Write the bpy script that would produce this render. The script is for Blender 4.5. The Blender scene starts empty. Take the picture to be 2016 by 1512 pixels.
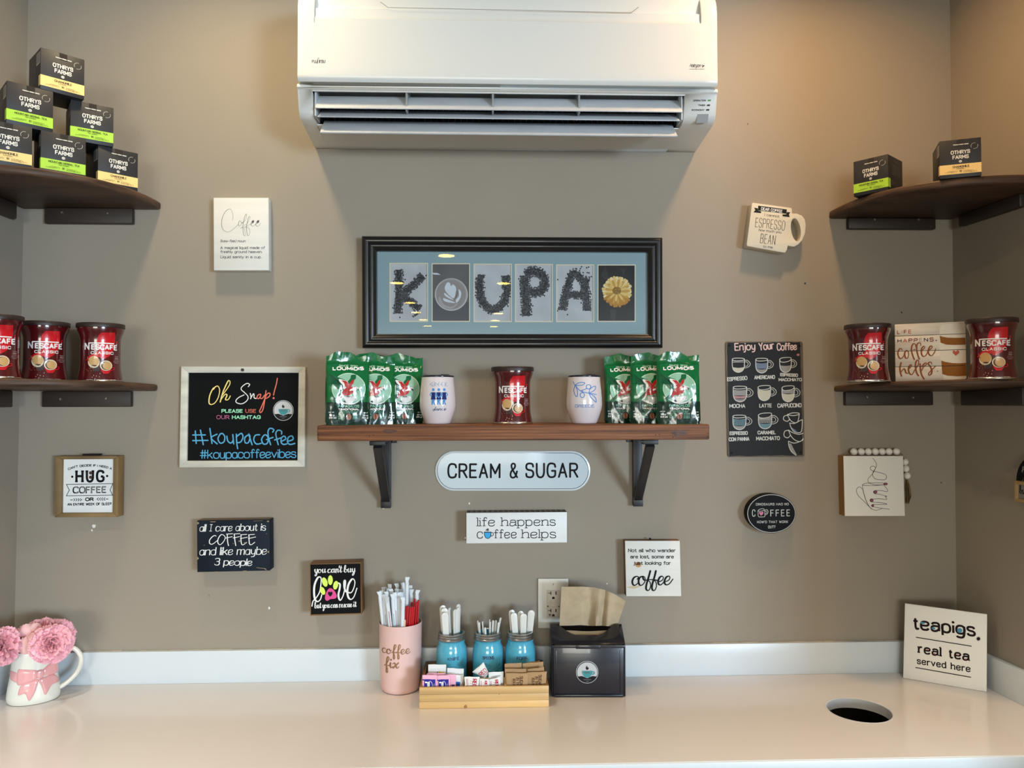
import bpy, bmesh, math, random
from mathutils import Vector, Matrix, noise
from mathutils.geometry import tessellate_polygon
random.seed(7)
sc = bpy.context.scene
COL = sc.collection
R_ = math.radians

# ------------------------------------------------------------------ camera
F_PX = 1495.0
PSI, PIT, ROLL = R_(2.04), math.atan(35/1495.), R_(0.12)
CAM = Vector((0, -2.13, 1.69))
FW = Vector((math.sin(PSI)*math.cos(PIT), math.cos(PSI)*math.cos(PIT), math.sin(PIT)))
RT0 = Vector((math.cos(PSI), -math.sin(PSI), 0)); UP0 = RT0.cross(FW)
RT = RT0*math.cos(ROLL)-UP0*math.sin(ROLL); UP = UP0*math.cos(ROLL)+RT0*math.sin(ROLL)
cd = bpy.data.cameras.new('camera'); cam = bpy.data.objects.new('camera', cd); COL.objects.link(cam)
cd.sensor_fit = 'HORIZONTAL'; cd.sensor_width = 36; cd.lens = F_PX/2016*36; cd.clip_start = .02
Mc = Matrix((RT, UP, -FW)).transposed().to_4x4(); Mc.translation = CAM
cam.matrix_world = Mc
sc.camera = cam

# ------------------------------------------------------------------ world, lights, exposure
w = bpy.data.worlds.new('world'); sc.world = w; w.use_nodes = True
w.node_tree.nodes['Background'].inputs[0].default_value = (.75, .87, 1, 1)
w.node_tree.nodes['Background'].inputs[1].default_value = 0.1
sc.view_settings.view_transform = 'Standard'; sc.view_settings.look = 'None'
sc.view_settings.gamma = 1; sc.view_settings.use_curve_mapping = False
sc.view_settings.exposure = 0.0
sc.cycles.max_bounces = 6; sc.cycles.diffuse_bounces = 4; sc.cycles.glossy_bounces = 3
sc.cycles.transmission_bounces = 4; sc.cycles.transparent_max_bounces = 8
sc.cycles.caustics_reflective = False; sc.cycles.caustics_refractive = False
sc.cycles.sample_clamp_indirect = 6
try:
    sc.cycles.use_denoising = True; sc.cycles.denoiser = 'OPENIMAGEDENOISE'
except Exception: pass

def area(name, loc, target, sx, sy, power, col, shape='RECTANGLE', spread=180):
    d = bpy.data.lights.new(name, 'AREA'); d.shape = shape; d.size = sx; d.size_y = sy
    d.energy = power; d.color = col; d.spread = R_(spread)
    o = bpy.data.objects.new(name, d); COL.objects.link(o); o.location = loc
    o.rotation_euler = (Vector(target)-Vector(loc)).to_track_quat('-Z', 'Y').to_euler()
    return o
DAY = (.80, .90, 1.0); WARM = (1.0, .62, .30)
# daylight through the shop windows behind and to the right of the camera (set inside real openings)
area('daylight_side_window', (6.03, -9.2, 1.575), (0, -9.2, 1.575), 3.5, 1.6, 1180, (.65, .83, 1))
area('daylight_door', (1.05, -13.95, 1.4), (1.05, 0, 1.4), .34, 2.1, 60, (.8, .9, 1))
area('daylight_front_window', (-1.2, -13.95, 1.4), (-1.2, 0, 1.4), 4.2, 2.1, 370, (1, 1, .88))
# recessed ceiling lamps: two just in front of the wall, plus two fills further back, added to brighten the counter
CEIL = 3.02
for nm, x, y, p, c, sp in (('ceiling_lamp_left', -.68, -.46, 6.2, (1, .765, .44), 150), ('ceiling_lamp_right', .86, -.46, 7.2, (1, .60, .27), 150),
                           ('counter_fill_left', -.95, -1.45, 15, (1, .97, .88), 88), ('counter_fill_right', 1.0, -1.2, 6.5, (1, .92, .80), 66)):
    area(nm, (x, y, CEIL-.012), (x, y, 0), .11, .11, p, c, 'DISK', sp)

# ------------------------------------------------------------------ pixels -> real planes
def ray(x, y): return FW+RT*((x-1008)/F_PX)-UP*((y-756)/F_PX)
def aty(x, y, d):
    r = ray(x, y); return CAM+r*((-d-CAM.y)/r.y)
def atz(x, y, z):
    r = ray(x, y); return CAM+r*((z-CAM.z)/r.z)

# ------------------------------------------------------------------ objects
def srgb(r, g, b):
    f = lambda c: ((c/255+.055)/1.055)**2.4 if c > 10.3 else c/255/12.92
    return (f(r), f(g), f(b), 1)

MATS = {}
def mat(name, rgb, rough=.5, metal=0., spec=.5, coat=0., bump=None, vary=None, emis=None, sheen=0):
    """vary=(scale, amount, (sx,sy,sz)) colour grain; bump=(scale, strength, (sx,sy,sz))"""
    if name in MATS: return MATS[name]
    m = bpy.data.materials.new(name); MATS[name] = m; m.use_nodes = True
    nt = m.node_tree; b = nt.nodes['Principled BSDF']; L = nt.links.new
    c = srgb(*rgb); b.inputs['Base Color'].default_value = c
    b.inputs['Roughness'].default_value = rough; b.inputs['Metallic'].default_value = metal
    b.inputs['Specular IOR Level'].default_value = spec; b.inputs['Coat Weight'].default_value = coat
    b.inputs['Coat Roughness'].default_value = .06
    if sheen: b.inputs['Sheen Weight'].default_value = sheen
    if emis: b.inputs['Emission Color'].default_value = c; b.inputs['Emission Strength'].default_value = emis
    if bump or vary:
        tc = nt.nodes.new('ShaderNodeTexCoord')
        def nz(scale, vec, det=4):
            mp = nt.nodes.new('ShaderNodeMapping'); mp.inputs['Scale'].default_value = vec
            n = nt.nodes.new('ShaderNodeTexNoise'); n.inputs['Scale'].default_value = scale; n.inputs['Detail'].default_value = det
            L(tc.outputs['Object'], mp.inputs[0]); L(mp.outputs[0], n.inputs['Vector']); return n
        if vary:
            sc_, am, vec = vary[0], vary[1], vary[2] if len(vary) > 2 else (1, 1, 1)
            n = nz(sc_, vec); rp = nt.nodes.new('ShaderNodeValToRGB')
            rp.color_ramp.elements[0].position = .3; rp.color_ramp.elements[1].position = .7
            lo = vary[3] if len(vary) > 3 else tuple(max(0, v*(1-am)) for v in rgb)
            rp.color_ramp.elements[0].color = srgb(*lo); rp.color_ramp.elements[1].color = c
            L(n.outputs[0], rp.inputs[0]); L(rp.outputs[0], b.inputs['Base Color'])
        if bump:
            n = nz(bump[0], bump[2] if len(bump) > 2 else (1, 1, 1)); bp = nt.nodes.new('ShaderNodeBump')
            bp.inputs['Strength'].default_value = bump[1]; bp.inputs['Distance'].default_value = .01
            L(n.outputs[0], bp.inputs['Height']); L(bp.outputs[0], b.inputs['Normal'])
    return m

def wm(o):
    m = Matrix.LocRotScale(o.location, o.rotation_euler, o.scale)
    return wm(o.parent) @ m if o.parent else m

def finish(me, ang=35):
    for p in me.polygons: p.use_smooth = True
    try: me.set_sharp_from_angle(angle=R_(ang))
    except Exception: pass

class MB:
    def __init__(s): s.v = []; s.f = []; s.m = []
    def add(s, vs, fs, mi=0):
        k = len(s.v); s.v += [Vector(v) for v in vs]
        for f in fs: s.f.append([i+k for i in f]); s.m.append(mi)
        return s
    def box(s, x0, x1, y0, y1, z0, z1, mi=0):
        return s.add([(x, y, z) for z in (z0, z1) for y in (y0, y1) for x in (x0, x1)],
                     [(0, 2, 3, 1), (4, 5, 7, 6), (0, 1, 5, 4), (2, 6, 7, 3), (0, 4, 6, 2), (1, 3, 7, 5)], mi)
    def obox(s, c, ax, mi=0):
        """oriented box: centre, three half-axis vectors"""
        a, b, d = [Vector(t) for t in ax]; c = Vector(c)
        return s.add([c+a*i+b*j+d*k for k in (-1, 1) for j in (-1, 1) for i in (-1, 1)],
                     [(0, 2, 3, 1), (4, 5, 7, 6), (0, 1, 5, 4), (2, 6, 7, 3), (0, 4, 6, 2), (1, 3, 7, 5)], mi)
    def prism(s, loops, fn, h0, h1, mi=0, back=True, side=True):
        """loops: outer [+ holes] of (u,v); fn(u,v,h)->point; h1 is the front"""
        pts = [p for l in loops for p in l]; n = len(pts)
        tri = tessellate_polygon([[Vector((u, v, 0)) for u, v in l] for l in loops])
        fr = []
        for a, b, c in tri:
            A, B, Cc = pts[a], pts[b], pts[c]
            if (B[0]-A[0])*(Cc[1]-A[1])-(B[1]-A[1])*(Cc[0]-A[0]) < 0: b, c = c, b
            fr.append((a, b, c))
        vs = [fn(u, v, h1) for u, v in pts]+[fn(u, v, h0) for u, v in pts]
        fs = list(fr)
        if back: fs += [(c+n, b+n, a+n) for a, b, c in fr]
        if side:
            k = 0
            for li, l in enumerate(loops):
                ar = sum(l[i-1][0]*l[i][1]-l[i][0]*l[i-1][1] for i in range(len(l)))
                for i in range(len(l)):
                    a, b = k+i, k+(i+1) % len(l)
                    if (ar > 0) != (li > 0): fs.append((a+n, b+n, b, a))
                    else: fs.append((a, b, b+n, a+n))
                k += len(l)
        return s.add(vs, fs, mi)
    def lathe(s, prof, n=40, c=(0, 0, 0), mi=0, sx=1., sy=1., cap0=True, cap1=True, fn=None):
        vs = []; cx, cy, cz = c
        for r, z in prof:
            for i in range(n):
                a = 2*math.pi*i/n; p = (cx+r*sx*math.cos(a), cy+r*sy*math.sin(a), cz+z)
                vs.append(fn(p) if fn else p)
        fs = []
        for j in range(len(prof)-1):
            for i in range(n):
                a, b = j*n+i, j*n+(i+1) % n; fs.append((a, b, b+n, a+n))
        if cap0: fs.append(tuple(reversed(range(n))))
        if cap1: fs.append(tuple(range((len(prof)-1)*n, len(prof)*n)))
        return s.add(vs, fs, mi)
    def tube(s, pts, r, n=8, mi=0, caps=True, flat=1.):
        pts = [Vector(p) for p in pts]; vs = []; rs = r if isinstance(r, (list, tuple)) else [r]*len(pts)
        t0 = (pts[1]-pts[0]).normalized(); nrm = t0.orthogonal().normalized()
        for i, p in enumerate(pts):
            t = (pts[min(i+1, len(pts)-1)]-pts[max(i-1, 0)]).normalized()
            nrm = (nrm-t*nrm.dot(t)).normalized(); bn = t.cross(nrm)
            for k in range(n):
                a = 2*math.pi*k/n; vs.append(p+nrm*(rs[i]*math.cos(a))+bn*(rs[i]*flat*math.sin(a)))
        fs = [(j*n+i, j*n+(i+1) % n, (j+1)*n+(i+1) % n, (j+1)*n+i) for j in range(len(pts)-1) for i in range(n)]
        if caps: fs += [tuple(reversed(range(n))), tuple(range((len(pts)-1)*n, len(pts)*n))]
        return s.add(vs, fs, mi)
    def ball(s, c, r, mi=0, n=16, m=10):
        c = Vector(c); rx, ry, rz = r if isinstance(r, (list, tuple)) else (r, r, r)
        vs = [c+Vector((0, 0, -rz))]
        for j in range(1, m):
            t = math.pi*j/m
            for i in range(n):
                a = 2*math.pi*i/n; vs.append(c+Vector((rx*math.sin(t)*math.cos(a), ry*math.sin(t)*math.sin(a), -rz*math.cos(t))))
        vs.append(c+Vector((0, 0, rz))); fs = []
        for i in range(n):
            fs.append((0, 1+(i+1) % n, 1+i))
            for j in range(m-2):
                a = 1+j*n+i; b = 1+j*n+(i+1) % n; fs.append((a, b, b+n, a+n))
            k = 1+(m-2)*n; fs.append((k+i, k+(i+1) % n, len(vs)-1))
        return s.add(vs, fs, mi)
    def build(s, name, mats, parent=None, bevel=0., seg=2, ang=35, local=False, bang=30, fix=False):
        me = bpy.data.meshes.new(name)
        inv = wm(parent).inverted() if (parent and not local) else Matrix.Identity(4)
        me.from_pydata([inv @ v for v in s.v], [], s.f)
        mats = mats if isinstance(mats, (list, tuple)) else [mats]
        for m in mats: me.materials.append(m)
        me.polygons.foreach_set('material_index', s.m)
        if bevel or fix:
            bm = bmesh.new(); bm.from_mesh(me)
            bmesh.ops.remove_doubles(bm, verts=bm.verts, dist=1e-6)
            if fix: bmesh.ops.recalc_face_normals(bm, faces=bm.faces)
            if bevel:
                es = [e for e in bm.edges if len(e.link_faces) == 2 and e.calc_face_angle(0) > R_(bang)]
                bmesh.ops.bevel(bm, geom=es, offset=bevel, segments=seg, profile=.5, affect='EDGES', clamp_overlap=True)
            bm.to_mesh(me); bm.free()
        me.validate(); finish(me, ang)
        o = bpy.data.objects.new(name, me); COL.objects.link(o)
        if parent: o.parent = parent
        return o

def thing(name, label, cat, loc=(0, 0, 0), rz=0., group=None, rot=None):
    o = bpy.data.objects.new(name, None); COL.objects.link(o); o.empty_display_size = .05
    o.location = loc; o.rotation_euler = rot or (0, 0, rz); o['label'] = label; o['category'] = cat
    if group: o['group'] = group
    return o
def tag(o, label, cat, group=None):
    o['label'] = label; o['category'] = cat
    if group: o['group'] = group
    return o
def struct(o): o['kind'] = 'structure'; return o
def dup(root, loc, rz=0., label=None, group=None, rot=None, scale=None):
    r = root.copy(); COL.objects.link(r); r.location = loc; r.rotation_euler = rot or (0, 0, rz)
    if scale: r.scale = scale
    if label: r['label'] = label
    if group: r['group'] = group
    for ch in list(root.children):
        c = ch.copy(); COL.objects.link(c); c.parent = r
        for g in ch.children:
            d = g.copy(); COL.objects.link(d); d.parent = c
    return r

# ------------------------------------------------------------------ lettering: single-stroke alphabet
# capital height 10, x-height 6.6; "~" rounds corners, "@" closed rounded loop, "." dot
G = {
'A': "6|0,0 3,10 6,0|1.1,3.3 4.9,3.3", 'B': "5.3|0,0 0,10|~0,10 5,10 5,5.3 0,5.3|~0,5.3 5.6,5.3 5.6,0 0,0",
'C': "5.8|~6,7.6 5.4,10.2 -.2,10.2 -.2,-.2 5.4,-.2 6,2.4", 'D': "5.8|0,0 0,10|~0,10 6.2,10 6.2,0 0,0",
'E': "4.8|4.8,10 0,10 0,0 4.8,0|0,5.2 4.2,5.2", 'F': "4.6|4.8,10 0,10 0,0|0,5.2 4.2,5.2",
'G': "6|~6,7.6 5.4,10.2 -.2,10.2 -.2,-.2 6,-.2 6,4.6|6,4.6 3.4,4.6", 'H': "5.8|0,0 0,10|5.8,0 5.8,10|0,5.2 5.8,5.2",
'I': "0|0,0 0,10", 'J': "4|~4,10 4,-.2 0,-.2 0,3", 'K': "5.6|0,0 0,10|5.4,10 0,4|1.7,5.7 5.6,0", 'L': "4.6|0,10 0,0 4.6,0",
'M': "7|0,0 0,10 3.5,3 7,10 7,0", 'N': "5.8|0,0 0,10 5.8,0 5.8,10", 'O': "6|@-.3,10.3 6.3,10.3 6.3,-.3 -.3,-.3",
'P': "5.2|0,0 0,10|~0,10 5.6,10 5.6,4.6 0,4.6", 'Q': "6.4|@-.3,10.3 6.7,10.3 6.7,-.3 -.3,-.3|3.8,2.6 6.6,-.6",
'R': "5.6|0,0 0,10|~0,10 5.6,10 5.6,5 0,5|2.8,5 5.8,0", 'S': "5.4|~5.4,7.8 5,10.2 0,10.2 0,5.4 5.6,5 5.6,-.2 .3,-.2 0,2.4",
'T': "6|0,10 6,10|3,10 3,0", 'U': "5.8|~0,10 0,-.3 5.8,-.3 5.8,10", 'V': "6|0,10 3,0 6,10", 'W': "8|0,10 2,0 4,9 6,0 8,10",
'X': "5.6|0,10 5.6,0|0,0 5.6,10", 'Y': "5.8|0,10 2.9,5 5.8,10|2.9,5 2.9,0", 'Z': "5.4|0,10 5.4,10 0,0 5.4,0",
'&': "6.4|~6.6,0 .8,7 1,10.3 4.4,10.3 4.6,7.2 0,4.2 0,-.3 4.8,-.3 6.4,4.4",
'0': "4.8|@-.2,10.3 5,10.3 5,-.3 -.2,-.3", '1': "2.2|.4,8 2.2,10 2.2,0", '2': "5|~0,7.6 0,10.3 5,10.3 5,6 0,0|0,0 5,0",
'3': "5|~0,9 1,10.3 5,10.3 5,5.4 2,5.4|~2,5.4 5.2,5.4 5.2,-.3 .6,-.3 0,1.2", '4': "5.4|4,0 4,10 0,3 5.4,3",
'5': "5|4.8,10 .6,10 .3,5.8|~.3,5.8 5.2,7 5.2,-.3 .5,-.3 0,1", '6': "5|~4.6,10 0,8 0,-.3 5.2,-.3 5.2,5.8 .2,5.8",
'8': "5|@.3,10.3 4.7,10.3 4.7,5.2 .3,5.2|@0,5.2 5,5.2 5,-.3 0,-.3", '9': "5|~.4,0 5,2 5,10.3 -.2,10.3 -.2,4.2 4.8,4.2",
'a': "5|~.3,5.2 .8,6.9 5,7 5,3 5,0|~5,4 0,4.3 -.2,-.2 3,-.5 5,1.8", 'b': "5|0,10 0,0|@-.2,6.9 5.2,6.9 5.2,-.3 -.2,-.3",
'c': "4.6|~4.8,5 4.3,6.9 -.2,6.9 -.2,-.3 4.3,-.3 4.8,1.6", 'd': "5|5,10 5,0|@-.2,6.9 5.2,6.9 5.2,-.3 -.2,-.3",
'e': "4.9|~0,3.4 4.9,3.4 5,6.9 -.2,6.9 -.2,-.3 4.2,-.3 4.9,1.4", 'f': "3.4|~3.7,9.3 3.2,10.3 1.4,10.3 1.4,6 1.4,0|0,6.6 3.3,6.6",
'g': "5|@-.2,6.9 5.2,6.9 5.2,.1 -.2,.1|~5,6.6 5,-3.2 .6,-3.2 .1,-2", 'h': "5|0,10 0,0|~0,4.6 1.4,6.9 5,6.9 5,3 5,0",
'i': "0|0,6.6 0,0|.0,9", 'j': "1|~1,6.6 1,-3.2 -1.2,-3|.1,9", 'k': "4.8|0,10 0,0|4.4,6.6 0,2.6|1.6,4 4.8,0", 'l': "0|0,10 0,0",
'm': "8|0,6.6 0,0|~0,4.6 1,6.9 4,6.9 4,3 4,0|~4,4.6 5,6.9 8,6.9 8,3 8,0", 'n': "5|0,6.6 0,0|~0,4.6 1.4,6.9 5,6.9 5,3 5,0",
'o': "5|@-.3,6.9 5.3,6.9 5.3,-.3 -.3,-.3", 'p': "5|0,6.6 0,-3|@-.2,6.9 5.2,6.9 5.2,-.3 -.2,-.3", 'q': "5|5,6.6 5,-3|@-.2,6.9 5.2,6.9 5.2,-.3 -.2,-.3",
'r': "3.2|0,6.6 0,0|~0,4 1,6.9 3.4,6.7", 's': "4.3|~4.2,5.3 3.8,6.9 -.1,6.9 -.1,3.8 4.5,3.2 4.5,-.3 .4,-.3 0,1.4",
't': "3.2|~1.4,9 1.4,-.3 3.2,-.3 3.4,.8|0,6.6 3.1,6.6", 'u': "5|~0,6.6 0,-.3 4,-.3 5,2|5,6.6 5,0", 'v': "5|0,6.6 2.5,0 5,6.6",
'w': "7|0,6.6 1.8,0 3.5,6 5.2,0 7,6.6", 'x': "4.8|0,6.6 4.8,0|0,0 4.8,6.6", 'y': "5|0,6.6 2.5,0|5,6.6 1.4,-3", 'z': "4.6|0,6.6 4.6,6.6 0,0 4.6,0",
'.': "0|.0,.3", ',': "0|0,.4 -.6,-1.6", "'": "0|0,10 -.3,7.6", '!': "0|0,10 0,3|.0,.3", '?': "4.4|~0,8 0,10.3 4.6,10.3 4.6,6.6 2.2,5 2.2,2.8|.2.2,.3",
'#': "6|0,3.4 6,3.4|.4,6.8 6.4,6.8|1.6,0 2.2,10|4.2,0 4.8,10", '(': "1.4|~1.6,11 -.4,8 -.4,1 1.6,-2", ')': "1.4|~0,11 2,8 2,1 0,-2",
'-': "3|0,3.6 3,3.6", ':': "0|.0,.3|.0,5.6", '%': "6|0,0 6,10|@0,10 2.4,10 2.4,7 0,7|@3.6,3 6,3 6,0 3.6,0", ' ': "2.4",
}
HAND = dict(G)
HAND.update({'a': "4.6|@-.2,6.6 4.6,6.9 4.6,-.3 -.2,-.3|4.4,6.6 4.9,0", 'y': "4.8|~0,6.6 .6,.4 4.2,.6 4.8,6.6|~4.8,6.6 4.6,-3 .8,-3.4",
  'I': "3|1.5,0 1.5,10|0,10 3,9.8|0,.1 3,0", 'e': "4.4|~0,2.8 4.6,3.8 4.4,7 -.2,6.6 -.2,-.3 3.4,-.3 4.9,1.6",
  'u': "4.6|~0,6.6 0,-.3 4.2,-.3 4.4,6.6|4.4,6.6 4.8,0"})
S = {
'c': "5|4,4.8 3,6 1,5 .2,2.6 1,.3 3,.2 5,2", 'o': "5.4|3.2,5.9 1.1,5.3 .2,3 .9,.5 2.6,.1 4,2 3.9,4.6 3,5.9 3.6,4.6 5.4,4.6",
'f': "4.4|0,1.6 2.4,5 4.3,9.6 4,12 2.8,11 2.1,6 1.9,0 1.8,-4.4 2.4,-6 3.2,-4.4 2.8,-.6 2.1,1.2 4.4,2.6",
'e': "4.6|0,1.8 2.6,3 3.6,4.8 2.7,6.2 1.2,5.2 .6,2.6 1.5,.3 3,.3 4.6,2", 'i': "3.4|0,2 1.4,6 1.2,2 1.9,.2 3.4,1.8|.1.8,9",
'x': "5.4|0,4.6 1.4,6 2.4,4 3.4,.8 4.4,.2 5.4,1.8|5,6 2.4,3 .4,.2", 'l': "4|0,1.8 2.4,6 3.3,10.4 2.6,12 1.6,10 1.3,4 1.7,.4 2.8,.2 4,1.8",
'h': "5.8|0,1.8 2.2,7 3,11 2.2,12 1.4,10 1.1,0|1.2,3 2.8,5.9 4,5.4 3.9,2 4.5,.2 5.8,1.8", 'p': "5.4|0,3 1.4,6 1.3,0 1.2,-5.4|1.3,3.4 2.6,5.9 4.1,5.4 4.3,2.4 3.2,.2 1.5,.8|3.4,.2 5.4,1.8",
's': "4.4|0,1.8 1.8,4.6 2.5,6.4 2.8,5 3.4,2.4 2.6,.3 .9,.2 .4,1.2|2.8,.3 4.4,1.8", 'y': "5.2|0,4.6 .8,6 1,2.4 2.2,.4 3.6,2.4 4.2,6|4.2,6 3.8,0 3,-4 1.6,-5.4 1,-4 2.4,-1 5.2,1.8",
'u': "5.8|0,4 .9,6 .8,2 1.8,.2 3.4,1.6 4.1,6|4.1,6 4,2 4.7,.2 5.8,1.8", 'n': "5.6|0,4 1,6 1,0|1,3 2.6,5.9 3.7,5.4 3.7,2 4.3,.2 5.6,1.8",
'm': "8|0,4 1,6 1,0|1,3 2.4,5.9 3.4,5.4 3.4,0|3.4,3 4.8,5.9 6,5.4 6,2 6.7,.2 8,1.8", 'a': "5.6|3.8,5 2.4,6 .8,4.6 .4,2 1.4,.2 3,1 3.9,3.6 4.1,6|4.1,6 3.8,2 4.5,.2 5.6,1.8",
'b': "5.2|0,1.8 1.9,6 2.8,10.5 2,12 1.2,10 .9,3 1.4,.6 3,.2 4.1,2 3.8,4.6 2.4,5.2|3.9,4.4 5.2,4", 'd': "5.6|3.8,5 2.4,6 .8,4.6 .4,2 1.4,.2 3,1 4,4 4.4,12|4.4,12 3.9,3 4.5,.2 5.6,1.8",
't': "4|0,1.8 1.6,6 2.2,10.4 1.8,2 2.4,.2 4,1.8|.4,7.4 3.6,7.6", 'k': "5|1.2,12 1.1,0|4,6 1.2,2.8 2.6,3.4 3.4,.4 5,1.4", 'r': "4.4|0,4 1,6.4 1.1,0|1.1,3 2.4,5.8 3.6,5.9",
'v': "5|0,4.6 .8,6 1.2,3 2.2,.2 3.6,3 3.8,6 5,5.4", "'": "0|0,11 -.3,8.6", ' ': "2.2", '.': "0|.0,.3",
}
def parse(font):
    out = {}
    for ch, t in font.items():
        pr = t.split('|'); st = []
        for q in pr[1:]:
            kind = ''
            if q[0] in '~@.': kind, q = q[0], q[1:]
            if kind == '.' and q.count(',') == 1 and ' ' not in q: st.append(('.', [tuple(float(a) for a in q.split(','))])); continue
            if kind == '.': q = '.'+q; kind = ''
            st.append((kind, [tuple(float(a) for a in p.split(',')) for p in q.split()]))
        out[ch] = (float(pr[0]), st)
    return out
FONTS = {'G': parse(G), 'H': parse(HAND), 'S': parse(S)}

def chaikin(p, closed=False, it=3):
    for _ in range(it):
        q = [] if closed else [p[0]]
        n = len(p)
        for i in range(n if closed else n-1):
            a, b = p[i], p[(i+1) % n]
            q += [(a[0]*.75+b[0]*.25, a[1]*.75+b[1]*.25), (a[0]*.25+b[0]*.75, a[1]*.25+b[1]*.75)]
        if not closed: q.append(p[-1])
        p = q
    return p
def catmull(p, n=6, closed=False):
    if len(p) < 3: return list(p)
    P = [p[-1]]+list(p)+[p[0], p[1]] if closed else [p[0]]+list(p)+[p[-1]]
    out = []
    for i in range(1, len(P)-2):
        a, b, c, d = P[i-1:i+3]
        for k in range(n):
            t = k/n; t2 = t*t; t3 = t2*t
            out.append(tuple(.5*(2*b[j]+(c[j]-a[j])*t+(2*a[j]-5*b[j]+4*c[j]-d[j])*t2+(3*b[j]-a[j]-3*c[j]+d[j])*t3) for j in (0, 1)))
    if not closed: out.append(P[-2])
    return out
def P_(s): return [tuple(float(a) for a in q.split(',')) for q in s.split()]

class Fr:
    """flat frame on a real face: origin, right, up (unit vectors)"""
    def __init__(s, o, u, v):
        s.o = Vector(o); s.u = Vector(u).normalized(); v = Vector(v)
        s.v = (v-s.u*v.dot(s.u)).normalized(); s.n = s.u.cross(s.v)
    def px(s, x, y):
        r = ray(x, y); t = (s.o-CAM).dot(s.n)/r.dot(s.n); p = CAM+r*t-s.o
        return (p.dot(s.u), p.dot(s.v))
    def pt(s, u, v, h=0.): return s.o+s.u*u+s.v*v+s.n*h
def WF(d, o=(0, 0)): return Fr((o[0], -d, o[1]), (1, 0, 0), (0, 0, 1))   # face parallel to the back wall

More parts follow.
